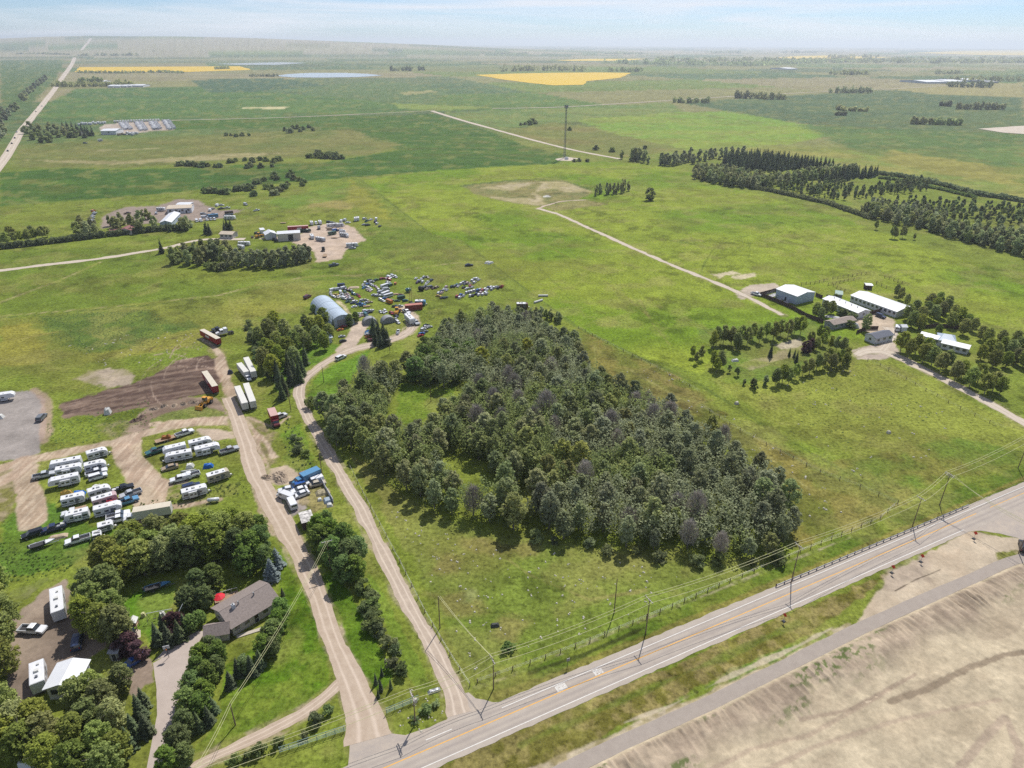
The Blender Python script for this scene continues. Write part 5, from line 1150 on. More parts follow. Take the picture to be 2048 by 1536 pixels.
leafmass("hedge", [(p.x, p.y, 0, PRNG.uniform(2, 3), PRNG.uniform(3, 4.5)) for p in along([(1195, 845), (1350, 865), (1480, 890), (1640, 930), (1760, 965), (1900, 985), (2048, 1010), (2250, 1050)], 2.2, .6, z3, 42)], LM['shrub'], 6000, .6, 42, "long dark hedge along the far side of the tree nursery", "hedge")
leafmass("hedge", [(p.x, p.y, 0, PRNG.uniform(1.5, 2.2), PRNG.uniform(2, 3)) for p in along([(1205, 870), (1300, 880), (1480, 920), (1620, 950), (1760, 985)], 2.2, .6, z3, 43)], LM['shrub'], 3000, .6, 43, "lower dark hedge just inside the far nursery hedge", "hedge")
row('farmtree', [(1180, 1168, 6), (1275, 1220, 8), (1290, 1222, 7), (1336, 1218, 7.5), (1404, 1228, 4)], "poplar_tree", "tree in the loose group on the bright pasture", "tree", "loose trees on the bright pasture", zm=z3, w_=(.8, 1.1))

# ---- far woods and bluffs, each a mass too far off to count
def wood(px, dep_, h, label, step=9.0, n=900, leaf=2.0, m='aspen', seed=1, zm=zi):
    P = along(px, step * .5, dep_, zm, seed)
    rr = random.Random(seed)
    d0 = P[0].length
    pts = [(p.x, p.y, 0, rr.uniform(.45, .9) * step * .8, h * rr.uniform(.6, 1.1)) for p in P]
    return leafmass("distant_wood", pts, LM[m], n, leaf, seed, label, "wood", None, 'stuff')
wood([(1345, 205), (1375, 206), (1418, 206)], 5, 12, "small dark wood where the far road meets the fields", 7, 900, 1.4, seed=1)
wood([(1466, 196), (1500, 197)], 5, 16, "rounded dark wood left of the far road", 8, 700, 1.6, seed=2)
wood([(1505, 196), (1535, 199), (1572, 199)], 5, 15, "longer dark wood beside the far road", 8, 900, 1.6, seed=3)
wood([(1662, 186), (1700, 186), (1742, 186)], 6, 16, "dark wood by the far yard", 9, 900, 1.8, seed=4)
wood([(1672, 220), (1700, 222), (1735, 223)], 5, 9, "low dark bluff in the dark field", 7, 700, 1.4, seed=5)
wood([(1672, 231), (1695, 231)], 3, 7, "tiny dark bluff in the dark field", 6, 300, 1.3, seed=6)
wood([(1884, 212), (1905, 213)], 4, 13, "round dark bluff at the right", 8, 400, 1.6, seed=7)
wood([(1910, 218), (1950, 219), (2008, 219)], 6, 13, "broad dark bluff at the right", 8, 1000, 1.6, seed=8)
wood([(1822, 248), (1860, 249)], 4, 12, "dark bluff nearest to the bare lot", 7, 500, 1.4, seed=9)
wood([(1866, 249), (1890, 250), (1925, 250)], 4, 11, "long low bluff beside the bare lot", 7, 700, 1.4, seed=10)
wood([(1895, 174), (1940, 175), (1985, 175)], 6, 18, "dark wood in front of the greenhouses", 9, 900, 2, seed=11)
wood([(1900, 163), (1980, 163), (2100, 163)], 14, 18, "dark wood behind the greenhouses", 14, 900, 2.6, seed=12)
wood([(1658, 149), (1700, 150), (1736, 149)], 8, 20, "long dark wood in the far green field", 12, 800, 2.6, seed=13)
wood([(1870, 148), (1924, 147)], 8, 18, "dark wood above the greenhouses", 12, 500, 2.6, seed=14)
wood([(110, 173), (150, 174), (210, 173), (270, 171)], 8, 15, "dark shelterbelt of the far farm by the highway", 10, 1100, 2.2, seed=15)
wood([(160, 166), (205, 165)], 6, 16, "second shelterbelt behind the far farm", 10, 500, 2.2, seed=16)
wood([(155, 146), (240, 147), (320, 145), (365, 147)], 6, 10, "thin dark tree line below the canola field", 10, 900, 2.2, seed=17)
wood([(430, 139), (460, 138)], 8, 14, "small dark bluff in the canola field", 10, 300, 2.4, seed=18)
wood([(780, 142), (800, 142), (828, 142)], 10, 22, "dark wood beyond the pale pond", 12, 500, 2.6, seed=19)
wood([(836, 141), (852, 141)], 8, 20, "small dark wood beside the one beyond the pond", 12, 250, 2.6, seed=20)
wood([(500, 154), (530, 153), (552, 154)], 8, 10, "thin bushes at the end of the pale pond", 12, 250, 2.2, seed=21)
wood([(1008, 143), (1060, 142), (1120, 142), (1175, 143)], 16, 26, "long dark wood above the canola field", 16, 1100, 3, seed=22)
wood([(1215, 143), (1285, 144)], 14, 20, "dark wood at the end of the canola field", 16, 400, 3, seed=23)
wood([(1215, 128), (1300, 128), (1420, 130), (1500, 132), (1580, 127), (1700, 125)], 60, 26, "blue-dark band of far woods", 34, 2200, 5, seed=24)
wood([(1300, 122), (1400, 123), (1520, 122), (1640, 124), (1780, 126), (1900, 127), (2080, 125)], 80, 28, "long blue-dark band of far woods at the right", 40, 2600, 6, seed=25)
wood([(1540, 125), (1700, 123), (1850, 120), (2080, 119)], 90, 26, "second band of far woods at the right", 44, 1800, 6, seed=26)
wood([(35, 111), (80, 111), (140, 112)], 20, 26, "dark tree line far out left of the highway", 30, 500, 5, seed=27)
wood([(163, 113), (220, 113), (280, 113)], 20, 26, "dark tree line far out right of the highway", 30, 600, 5, seed=28)
wood([(298, 110), (320, 110), (352, 110)], 20, 36, "dark wood far below the hill", 30, 350, 5, seed=29)
wood([(540, 103), (580, 103)], 40, 30, "faint far wood left of the pond", 40, 250, 7, seed=30)
for i, (x, y, L2) in enumerate(sorted([(640, 104, 50), (850, 103, 60), (1010, 111, 90), (1100, 105, 50), (900, 110, 40), (1250, 109, 60), (1450, 107, 70), (1600, 106, 60), (700, 107, 40), (450, 96, 60), (1700, 116, 80), (960, 104, 40)])):
    wood([(x - L2 / 2, y), (x + L2 / 2, y)], 60, 30, f"faint far wood near the horizon, {['leftmost','second from left','third from left','fourth from left','fifth from left','sixth from left','seventh from left','eighth from left','ninth from left','tenth from left','eleventh from left','rightmost'][i]} of twelve", 50, 220, 8, seed=40 + i)
# ------------------------------------------------------------------ vehicles
PAINT = dict(white=(242, 244, 248), silver=(200, 204, 210), grey=(120, 124, 130), black=(36, 38, 44), navy=(44, 58, 92), blue=(44, 96, 176), lightblue=(96, 150, 190), red=(176, 44, 48), maroon=(110, 44, 52), orange=(216, 128, 48),
             yellow=(222, 184, 66), green=(66, 104, 78), teal=(58, 112, 118), tan=(186, 166, 138), beige=(206, 196, 176), pink=(214, 186, 188), purple=(86, 56, 96), brown=(110, 80, 64), darkgreen=(46, 66, 56))
def paint(c):
    return mat("paint_" + c, S(*PAINT[c]), .28, spec=.5, obvar=.10)
M_GLASS = mat("dark_glass", (.040, .048, .060), .06, spec=.8)
M_TYRE = mat("tyre_rubber", (.022, .022, .023), .85)
M_RIM = mat("wheel_rim", (.30, .30, .31), .4, metal=.6)
M_STEEL = mat("dull_steel", (.30, .31, .32), .5, metal=.5, var=.2)
M_FRAME = mat("dark_frame", (.035, .035, .038), .7)
M_LAMP = mat("lamp_glass", (.62, .64, .66), .2)
M_TAIL = mat("tail_lamp", (.28, .02, .02), .3)
M_GEL = mat("camper_white", S(240, 242, 247), .35, spec=.4, var=.05, scale=.6)
M_ROOFW = mat("camper_roof", S(238, 239, 242), .6, var=.07, scale=.8)
M_STRIPE = mat("camper_stripe", S(120, 124, 134), .4)
M_ALUM = mat("white_panel", S(226, 226, 222), .5, var=.07, scale=.5)
M_CREAM = mat("cream_roof_panel", S(224, 214, 194), .6, var=.1, scale=.5)
M_WOODP = mat("weathered_boards", S(176, 150, 124), .9, var=.25, scale=2)
MESHC = {}
def wheel_mesh(r, w_):
    k = ('wheel', round(r, 2), round(w_, 2))
    if k not in MESHC:
        b = MB(); b.tube((0, -w_ / 2, 0), (0, w_ / 2, 0), r, M_TYRE, n=12)
        b.tube((0, -w_ / 2 - .012, 0), (0, w_ / 2 + .012, 0), r * .58, M_RIM, n=10)
        MESHC[k] = b.mesh("wheel")
    return MESHC[k]
def wheels4(xs, y, r, w_):
    return [('wheel', wheel_mesh(r, w_), (x, s * y, r)) for x in xs for s in (-1, 1)]
def P1(name, fn):
    b = MB(); fn(b); return (name, b.mesh(name), (0, 0, 0))
def sedan(c, L=4.6):
    p = paint(c); k = L / 4.6
    pr = lambda q: [(x * k, z) for x, z in q]
    o = [P1("body", lambda b: (b.prism(pr([(-2.3, .32), (-2.3, .78), (-2.18, .95), (-1.5, 1.0), (.95, .95), (2.1, .80), (2.3, .62), (2.3, .32)]), -.9, .9, p, .07, .9),
                               b.prism(pr([(-1.18, 1.36), (-1.05, 1.45), (.22, 1.46), (.36, 1.38)]), -.66, .66, p, .05, 1.44))),
         P1("window", lambda b: b.prism(pr([(-1.75, .96), (-1.12, 1.39), (.30, 1.40), (1.08, .94)]), -.82, .82, M_GLASS, .15, 1.2)),
         P1("headlight", lambda b: [b.box(2.27 * k, 2.33 * k, s * .62 - .16, s * .62 + .16, .6, .72, M_LAMP) for s in (-1, 1)]),
         P1("tail_light", lambda b: [b.box(-2.33 * k, -2.27 * k, s * .66 - .15, s * .66 + .15, .7, .84, M_TAIL) for s in (-1, 1)])]
    return o + wheels4((-1.38 * k, 1.42 * k), .8, .32, .22)
def suv(c, L=4.8):
    p = paint(c); k = L / 4.8
    pr = lambda q: [(x * k, z) for x, z in q]
    o = [P1("body", lambda b: (b.prism(pr([(-2.4, .4), (-2.4, 1.05), (1.25, 1.08), (2.25, .98), (2.4, .75), (2.4, .4)]), -.95, .95, p, .05, 1.0),
                               b.prism(pr([(-2.22, 1.66), (-2.1, 1.74), (.42, 1.77), (.62, 1.68)]), -.74, .74, p, .05, 1.72))),
         P1("window", lambda b: b.prism(pr([(-2.36, 1.05), (-2.2, 1.69), (.55, 1.71), (1.3, 1.06)]), -.88, .88, M_GLASS, .13, 1.3)),
         P1("headlight", lambda b: [b.box(2.37 * k, 2.43 * k, s * .66 - .16, s * .66 + .16, .74, .9, M_LAMP) for s in (-1, 1)]),
         P1("tail_light", lambda b: [b.box(-2.43 * k, -2.37 * k, s * .78 - .09, s * .78 + .09, .8, 1.1, M_TAIL) for s in (-1, 1)])]
    return o + wheels4((-1.45 * k, 1.45 * k), .86, .37, .25)
def pickup(c, L=5.6, load=None):
    p = paint(c)
    o = [P1("body", lambda b: (b.prism([(-.45, .48), (-.45, 1.16), (1.3, 1.16), (2.62, 1.04), (2.8, .85), (2.8, .48)], -.98, .98, p, .05, 1.1),
                               b.prism([(-.52, 1.72), (-.45, 1.80), (.62, 1.82), (.82, 1.73)], -.76, .76, p, .04, 1.78))),
         P1("window", lambda b: b.prism([(-.56, 1.14), (-.5, 1.75), (.78, 1.77), (1.38, 1.14)], -.9, .9, M_GLASS, .14, 1.4)),
         P1("truck_bed", lambda b: (b.box(-2.75, -.5, -.98, -.88, .5, 1.18, p), b.box(-2.75, -.5, .88, .98, .5, 1.18, p), b.box(-2.82, -2.72, -.98, .98, .5, 1.16, p), b.box(-2.72, -.5, -.88, .88, .55, .72, M_FRAME))),
         P1("headlight", lambda b: [b.box(2.77, 2.83, s * .72 - .16, s * .72 + .16, .8, .98, M_LAMP) for s in (-1, 1)])]
    if load == 'boxes': o.append(P1("load", lambda b: (b.box(-2.5, -1.6, -.7, .2, .72, 1.35, M_ALUM), b.box(-1.5, -.8, -.1, .7, .72, 1.25, M_STEEL))))
    if load == 'cap': o.append(P1("canopy", lambda b: b.box(-2.78, -.5, -.95, .95, 1.19, 1.75, p, .06, .1)))
    if load == 'flat': o.append(P1("flat_deck", lambda b: b.box(-3.1, -.48, -1.1, 1.1, 1.2, 1.3, M_WOODP)))
    return o + wheels4((-1.75, 1.75), .88, .39, .27)
def van(c, L=5.4):
    p = paint(c)
    o = [P1("body", lambda b: b.prism([(-2.7, .4), (-2.7, 1.95), (-2.6, 2.08), (1.25, 2.08), (1.55, 1.98), (2.15, 1.2), (2.68, 1.02), (2.72, .4)], -.98, .98, p, .1, 1.9)),
         P1("windscreen", lambda b: b.prism([(1.50, 1.96), (2.13, 1.24), (2.16, 1.22), (1.62, 1.98)], -.84, .84, M_GLASS)),
         P1("side_window", lambda b: [b.box(.55, 1.5, s * .985 - .012, s * .985 + .012, 1.28, 1.78, M_GLASS, .25, 0, .05) for s in (-1, 1)]),
         P1("rear_window", lambda b: b.box(-2.72, -2.69, -.7, .7, 1.3, 1.8, M_GLASS))]
    return o + wheels4((-1.65, 1.7), .86, .36, .25)
def travel_trailer(L=9.0, style='tongue', slide=0, c='white', H=3.05):
    """slide: +1/-1 puts a slide-out on that side"""
    h = L / 2; bm = M_GEL if c == 'white' else mat("camper_" + c, S(*PAINT[c]), .4, var=.05)
    if style == 'fifth': prof = [(-h, .62), (-h, H + .15), (h - .9, H + .25), (h - .15, H - .35), (h, 1.95), (h - .15, 1.5), (h - 2.2, 1.42), (h - 2.35, .62)]
    elif style == 'round': prof = [(-h, .6), (-h, H - .05), (h - 1.3, H), (h - .5, H - .35), (h - .08, H - 1.1), (h, 1.3), (h - .25, .6)]
    else: prof = [(-h, .6), (-h + .08, H), (h - .35, H), (h, H - .55), (h, 1.0), (h - .3, .6)]
    o = [P1("body", lambda b: b.prism(prof, -1.22, 1.22, bm)),
         P1("roof", lambda b: b.box(-h + .12, h - (1.35 if style == 'round' else 1.0), -1.16, 1.16, H + (.16 if style == 'fifth' else .0), H + (.24 if style == 'fifth' else .06), M_ROOFW, .05, .05)),
         P1("air_conditioner", lambda b: b.box(-.5, .35, -.4, .4, H + .05, H + .45, M_ALUM, .1, .08)),
         P1("roof_vent", lambda b: (b.box(-h + 1.4, -h + 1.85, -.22, .22, H + .05, H + .36, M_STRIPE), b.box(h * .45, h * .45 + .4, -.5, -.1, H + .05, H + .34, M_ALUM))),
         P1("stripe", lambda b: [b.box(-h + .05, h - (2.4 if style == 'fifth' else .6), s * 1.226 - .01, s * 1.226 + .01, 1.05, 1.30, M_STRIPE) for s in (-1, 1)])]
    for s in (-1, 1):
        for x, w_ in ((-h * .68, .55), (-h * .1, .5), (h * .42, .42)):
            if slide == s and abs(x + h * .1) < 1.6 and x < 0 and x > -h * .5: continue
            o.append(P1("window", lambda b: b.box(x - w_, x + w_, s * 1.228 - .014, s * 1.228 + .014, 1.62, 2.25, M_GLASS)))
    if slide:
        y0, y1 = (1.2, 1.75) if slide > 0 else (-1.75, -1.2)
        ys = 1.76 if slide > 0 else -1.76
        o.append(P1("slide_out", lambda b: (b.box(-h * .45, h * .18, y0, y1, .85, H - .3, bm), b.box(-h * .45 - .05, h * .18 + .05, y0, y1 + (.05 if slide > 0 else 0), H - .3, H - .25, M_ROOFW),
                                            b.box(-h * .38, -h * .16, ys - .012, ys + .012, 1.6, 2.2, M_GLASS), b.box(-h * .05, h * .13, ys - .012, ys + .012, 1.6, 2.2, M_GLASS))))
    o.append(P1("door", lambda b: b.box(h * .18, h * .18 + .7, -1.245, -1.215, .75, 2.5, M_STRIPE)))
    if style != 'fifth': o.append(P1("hitch", lambda b: (b.tube((h - .1, -.7, .55), (h + 1.1, 0, .5), .07, M_FRAME), b.tube((h - .1, .7, .55), (h + 1.1, 0, .5), .07, M_FRAME), b.box(h + .2, h + .6, -.3, .3, .55, .95, M_ALUM))))
    else: o.append(P1("landing_leg", lambda b: [b.box(h - 2.3, h - 2.15, s * .9 - .07, s * .9 + .07, 0, .7, M_FRAME) for s in (-1, 1)]))
    return o + wheels4((-h * .22, -h * .22 - .85), 1.08, .36, .24)
def box_trailer(side='red', roof='cream', L=15.5, H=4.0, W=2.55):
    sm = {'red': mat("trailer_red", S(166, 34, 48), .45, var=.12, scale=.4), 'white': M_ALUM}[side]
    rm = {'cream': M_CREAM, 'white': mat("trailer_roof_white", S(232, 230, 222), .55, var=.08, scale=.4), 'pink': mat("faded_roof", S(214, 176, 170), .7, var=.1, scale=.5)}[roof]
    h = L / 2; w_ = W / 2
    o = [P1("cargo_box", lambda b: b.box(-h, h, -w_, w_, 1.15, H - .08, sm)),
         P1("roof", lambda b: b.box(-h - .02, h + .02, -w_ - .02, w_ + .02, H - .08, H, rm, .05, .05)),
         P1("rear_door", lambda b: (b.box(-h - .04, -h + .005, -w_ + .06, -.02, 1.25, H - .2, sm), b.box(-h - .04, -h + .005, .02, w_ - .06, 1.25, H - .2, sm), b.tube((-h - .06, -.5, 1.3), (-h - .06, -.5, H - .3), .025, M_STEEL), b.tube((-h - .06, .5, 1.3), (-h - .06, .5, H - .3), .025, M_STEEL))),
         P1("undercarriage", lambda b: (b.box(-h + .2, h - .3, -.5, .5, .95, 1.15, M_FRAME), b.box(-h, -h + .15, -1.1, 1.1, .5, .62, M_STEEL))),
         P1("landing_leg", lambda b: [b.box(h - 2.9, h - 2.75, s * .95 - .07, s * .95 + .07, 0, 1.1, M_FRAME) for s in (-1, 1)])]
    if side == 'red':
        o.append(P1("side_panel", lambda b: [b.box(-h * .1, h * .35, s * w_ - .006, s * (w_) + .006, 2.0, 3.1, M_ALUM) for s in (-1, 1)]))
    return o + wheels4((-h + 1.1, -h + 2.4), 1.0, .5, .5)
def tractor(c='white', sleeper=True):
    p = paint(c)
    return [P1("cab", lambda b: (b.box(-.3, 1.3, -1.15, 1.15, 1.0, 2.75, p, .12, .1), b.prism([(1.25, .8), (1.25, 1.95), (2.9, 1.6), (3.1, 1.35), (3.1, .7)], -.95, .95, p, .1, 1.5))),
            P1("sleeper", lambda b: b.box(-1.7, -.3, -1.15, 1.15, 1.0, 3.1 if sleeper else 2.0, p, .05, .08)),
            P1("windscreen", lambda b: b.box(1.17, 1.29, -1.0, 1.0, 1.95, 2.6, M_GLASS, .05, .05)),
            P1("side_window", lambda b: [b.box(.2, 1.0, s * 1.13 - .03, s * 1.13 + .03, 1.85, 2.5, M_GLASS) for s in (-1, 1)]),
            P1("exhaust", lambda b: [b.tube((-1.8, s * .95, 1.1), (-1.8, s * .95, 3.4), .09, M_STEEL) for s in (-1, 1)]),
            P1("chassis", lambda b: (b.box(-4.2, 2.6, -.45, .45, .75, 1.0, M_FRAME), b.box(-3.6, -2.7, -.6, .6, 1.0, 1.15, M_FRAME)))] + wheels4((-3.6, -2.4, 2.2), 1.0, .5, .4)
def box_truck(c='white', L=7.0, H=3.5, roof='white', side='white', cab=True):
    """a cab in front of a high cargo box of length L"""
    p = paint(c); bp_ = {'white': M_ALUM, 'red': mat("trailer_red", S(166, 34, 48), .45)}.get(side) or paint(side)
    rm = {'white': mat("trailer_roof_white", S(232, 230, 222), .55), 'cream': M_CREAM, 'pink': mat("faded_roof", S(214, 176, 170), .7, var=.1, scale=.5)}.get(roof) or paint(roof)
    h = L / 2
    return [P1("cargo_box", lambda b: b.box(-h, h, -1.22, 1.22, 1.05, H - .06, bp_)),
            P1("roof", lambda b: b.box(-h - .02, h + .02, -1.24, 1.24, H - .06, H, rm, .04, .04)),
            P1("cab", lambda b: (b.box(h + .15, h + 1.75, -1.0, 1.0, .7, 2.2, p, .3, .1, .02), b.prism([(h + 1.6, .6), (h + 1.6, 1.5), (h + 2.5, 1.3), (h + 2.7, 1.1), (h + 2.7, .6)], -.92, .92, p, .08, 1.25))),
            P1("windscreen", lambda b: b.prism([(h + 1.47, 2.12), (h + 1.72, 1.5), (h + 1.79, 1.52), (h + 1.54, 2.14)], -.82, .82, M_GLASS)),
            P1("side_window", lambda b: [b.box(h + .5, h + 1.45, s * .97 - .04, s * .97 + .04, 1.45, 2.0, M_GLASS) for s in (-1, 1)]),
            P1("chassis", lambda b: b.box(-h, h + 2.3, -.45, .45, .7, 1.05, M_FRAME))] + wheels4((-h + 1.4, h + 1.6), .95, .45, .36)
def container(side='rust', L=12.0):
    m = mat("container_" + side, S(150, 72, 62), .6, var=.15, scale=.5)
    return [P1("box", lambda b: b.box(-L / 2, L / 2, -1.22, 1.22, .1, 2.6, m)),
            P1("roof", lambda b: b.box(-L / 2 - .02, L / 2 + .02, -1.24, 1.24, 2.6, 2.68, mat("container_roof", S(196, 128, 112), .7, var=.12, scale=.5))),
            P1("rib", lambda b: [b.box(-L / 2 + .4 + i * .8, -L / 2 + .55 + i * .8, s * 1.25 - .03, s * 1.25 + .03, .15, 2.55, m) for i in range(int(L / .8)) for s in (-1, 1)])]
def flat_trailer(L=7, c='tan', load=None):
    m = M_WOODP if c == 'tan' else paint(c)
    o = [P1("deck", lambda b: b.box(-L / 2, L / 2, -1.1, 1.1, .65, .8, m)), P1("hitch", lambda b: (b.tube((L / 2, -.6, .6), (L / 2 + 1.4, 0, .5), .07, M_FRAME), b.tube((L / 2, .6, .6), (L / 2 + 1.4, 0, .5), .07, M_FRAME)))]
    return o + wheels4((-.6, .3), 1.0, .34, .24)
def loader(c='orange'):
    p = mat("machine_yellow", S(226, 166, 64), .5, var=.15, scale=1)
    return [P1("body", lambda b: (b.box(-3.0, -.4, -.85, .85, .9, 2.0, p, .1, .1), b.box(-.3, 1.4, -.7, .7, .9, 1.6, p, .1, .1), b.box(-3.4, -3.0, -.8, .8, .8, 1.7, p))),
            P1("cab", lambda b: (b.box(-.9, .3, -.7, .7, 2.0, 3.1, M_GLASS, .1, .08), b.box(-.95, .35, -.75, .75, 3.1, 3.2, p))),
            P1("boom", lambda b: [b.tube((.6, s * .6, 1.7), (3.0, s * .55, .7), .14, p) for s in (-1, 1)]),
            P1("bucket", lambda b: b.prism([(2.9, .15), (2.9, 1.2), (3.2, 1.25), (3.9, .25), (3.8, .12)], -1.3, 1.3, p))] + wheels4((-2.0, 1.2), .95, .72, .5)
def boat(c='white'):
    p = paint(c)
    def hull(b):
        st = [(-2.6, .85, .5), (-1.0, .95, .42), (.8, .85, .45), (2.0, .5, .6), (2.9, .04, .85)]
        for i in range(4):
            x0, w0, k0 = st[i]; x1, w1, k1 = st[i + 1]
            for s in (-1, 1):
                f = (0, 1, 2, 3) if s < 0 else (3, 2, 1, 0)
                b.add([(x0, 0, k0), (x1, 0, k1), (x1, s * w1, 1.25), (x0, s * w0, 1.15)], [f], p)
        b.add([(-2.6, 0, .5), (-2.6, -.85, 1.15), (-2.6, .85, 1.15)], [(0, 2, 1)], p)
        b.add([(.8, -.85, 1.24), (2.0, -.5, 1.27), (2.9, 0, 1.3), (2.0, .5, 1.27), (.8, .85, 1.24)], [(0, 1, 2, 3, 4)], p)
    return [P1("hull", hull), P1("cockpit", lambda b: b.box(-2.4, .75, -.78, .78, .75, 1.12, M_FRAME)), P1("windscreen", lambda b: b.box(.6, .9, -.75, .75, 1.25, 1.65, M_GLASS, .12, .1)),
            P1("outboard_motor", lambda b: b.box(-2.95, -2.55, -.2, .2, .8, 1.6, M_FRAME, .05, .05)), P1("trailer_frame", lambda b: b.box(-2.2, 3.6, -.08, .08, .3, .42, M_STEEL))] + wheels4((-.9,), .9, .3, .2)
def bus(c='white', L=10):
    p = paint(c)
    return [P1("body", lambda b: b.box(-L / 2, L / 2, -1.22, 1.22, .6, 2.9, p, .12, .12)), P1("window", lambda b: [b.box(-L / 2 + .4, L / 2 - .6, s * 1.17 - .06, s * 1.17 + .06, 1.7, 2.35, M_GLASS) for s in (-1, 1)])] + wheels4((-L / 2 + 2, L / 2 - 1.8), 1.05, .48, .3)
BUILD = dict(sedan=sedan, suv=suv, pickup=pickup, van=van, camper=travel_trailer, trailer=box_trailer, tractor=tractor, box_truck=box_truck, container=container, flat=flat_trailer, loader=loader, boat=boat, bus=bus)
NAMES = dict(sedan=("car", "car"), suv=("suv", "car"), pickup=("pickup_truck", "pickup truck"), van=("van", "van"), camper=("travel_trailer", "camper trailer"), trailer=("semi_trailer", "trailer"), tractor=("semi_tractor", "truck"),
             box_truck=("box_truck", "truck"), container=("shipping_container", "container"), flat=("flatbed_trailer", "trailer"), loader=("wheel_loader", "loader"), boat=("motor_boat", "boat"), bus=("bus", "bus"))
PARTC, JOINC = {}, {}
def parts(kind_, kw):
    k = (kind_, tuple(sorted(kw.items())))
    if k not in PARTC: PARTC[k] = BUILD[kind_](**kw)
    return k, PARTC[k]
def joined(kind_, kw):
    k, ps = parts(kind_, kw)
    if k not in JOINC:
        b = MB()
        for nm, me_, loc in ps:
            ms = list(me_.materials)
            v = [(q.co.x + loc[0], q.co.y + loc[1], q.co.z + loc[2]) for q in me_.vertices]
            base = len(b.v); b.v += v
            for f in me_.polygons:
                b.f.append(tuple(i + base for i in f.vertices)); b.m.append(b.mi(ms[f.material_index]))
        JOINC[k] = b.mesh(NAMES[kind_][0])
    return JOINC[k]
def veh(kind_, p, rz, label, group=None, near=True, cat=None, sc=1.0, name=None, **kw):
    nm, ct = NAMES[kind_]
    if near:
        o = empty(name or nm, p, rz)
        for pn, me_, loc in parts(kind_, kw)[1]: obj(pn, me_, o, loc)
        if sc != 1: o.scale = (sc,) * 3
    else:
        o = obj(name or nm, joined(kind_, kw), None, p, rz, (sc,) * 3)
    return tag(o, label, cat or ct, group)
def by_edge(kind_, a, b, front, label, group=None, zm=zi, W=1.9, near=True, fit=False, **kw):
    """place by the two ends of its camera-side bottom edge; front 'l' or 'r'"""
    A, B = G(*zm(*a)), G(*zm(*b))
    d = (B - A).normalized(); n = Vector((-d.y, d.x, 0))
    c = (A + B) / 2
    if n.dot(c) < 0: n = -n
    c = c + n * W / 2
    f = d if front == 'r' else -d
    if fit: kw['L'] = max(2.0, round((B - A).length * 2) / 2)
    return veh(kind_, c, math.atan2(f.y, f.x), label, group, near, **kw)
def at_px(kind_, x, y, angle, label, group=None, zm=zi, near=False, **kw):
    """place by a ground pixel and the direction the front points in the picture (degrees, 0 = right, 90 = up)"""
    q = zm(x, y); a = R(angle)
    p = G(*q); f = G(q[0] + 8 * math.cos(a), q[1] - 8 * math.sin(a)) - p
    return veh(kind_, p, math.atan2(f.y, f.x), label, group, near, **kw)

# ---- the trailer yard
zA, zB = zoomer(50, 840, .17578), zoomer(230, 840, .17578)
GA, GB, GV = "campers of the left block", "campers of the right block", "vehicles of the trailer yard"
def cam_(a, b, f, lab, g, zm, **kw):
    o = by_edge('camper', a, b, f, lab, g, zm, 2.3, True, True, **kw); o.scale = (1, .92, .88)
cam_((298, 598), (655, 530), 'l', "longest plain white camper at the back of the left block", GA, zA, style='tongue')
cam_((365, 668), (655, 610), 'r', "white camper with a slide-out behind the silver pickup", GA, zA, style='tongue', slide=-1)
cam_((275, 808), (638, 725), 'l', "white fifth-wheel camper with two slide-outs above the blue tarp", GA, zA, style='fifth', slide=1)
cam_((425, 1012), (700, 945), 'r', "white camper below the blue tarp with yellow cover behind it", GA, zA, style='tongue')
cam_((468, 1198), (748, 1130), 'l', "white camper with slide-out hitched beside the dark pickup", GA, zA, style='tongue', slide=1)
cam_((728, 478), (960, 412), 'r', "short white camper with rounded nose at the dirt lane", GA, zA, style='round')
cam_((700, 618), (935, 560), 'r', "small white camper just above two white vehicles", GA, zA, style='round')
cam_((740, 922), (1000, 842), 'r', "white camper with rounded nose below the white box", GA, zA, style='round')
cam_((785, 1022), (1070, 935), 'r', "dusty pinkish white camper between two white campers", GA, zA, style='tongue', c='pink')
cam_((805, 1132), (1120, 1050), 'r', "white fifth-wheel camper with a red cover behind its nose", GA, zA, style='fifth')
cam_((850, 1305), (1015, 1258), 'r', "tiny white camper beside the trees", GA, zA, style='tongue', H=2.5)
cam_((782, 1402), (890, 1372), 'r', "small white cargo trailer half under the trees", GA, zA, style='tongue', H=2.4)
cam_((560, 438), (828, 372), 'l', "white fifth-wheel camper beside the dark teal pickup", GB, zB, style='fifth')
cam_((575, 506), (884, 448), 'l', "sleek white camper with a dark swoosh, front of the right block", GB, zB, style='round')
cam_((858, 358), (1122, 288), 'r', "white camper at the back of the right block", GB, zB, style='round')
cam_((925, 436), (1212, 368), 'r', "white camper with slide-out behind the silver pickup by the road", GB, zB, style='fifth', slide=-1)
cam_((1070, 742), (1320, 664), 'r', "beige camper standing alone by the dirt road", GB, zB, style='tongue', c='beige')
cam_((775, 930), (1068, 850), 'r', "white camper with slide-out beside the dry brush", GB, zB, style='tongue', slide=-1)
cam_((-150, 800), (95, 762), 'r', "white fifth-wheel camper on the grey gravel lot", None, z4, style='fifth')
pk = lambda k_, a, b, f, lab, zm, W=1.95, **kw: by_edge(k_, a, b, f, lab, GV, zm, W, True, **kw)
pk('pickup', (115, 692), (325, 645), 'r', "silver pickup with dark bed by the left dirt lane", zA, c='silver')
pk('pickup', (735, 655), (908, 612), 'r', "white pickup squeezed behind the white suv", zA, c='white')
pk('suv', (755, 708), (928, 658), 'r', "white suv below the small camper", zA, c='white')
pk('pickup', (1035, 845), (1210, 795), 'r', "black pickup above the silver one", zA, c='black', load='boxes')
pk('pickup', (1130, 910), (1305, 850), 'l', "silver pickup facing left between black and blue pickups", zA, c='silver')
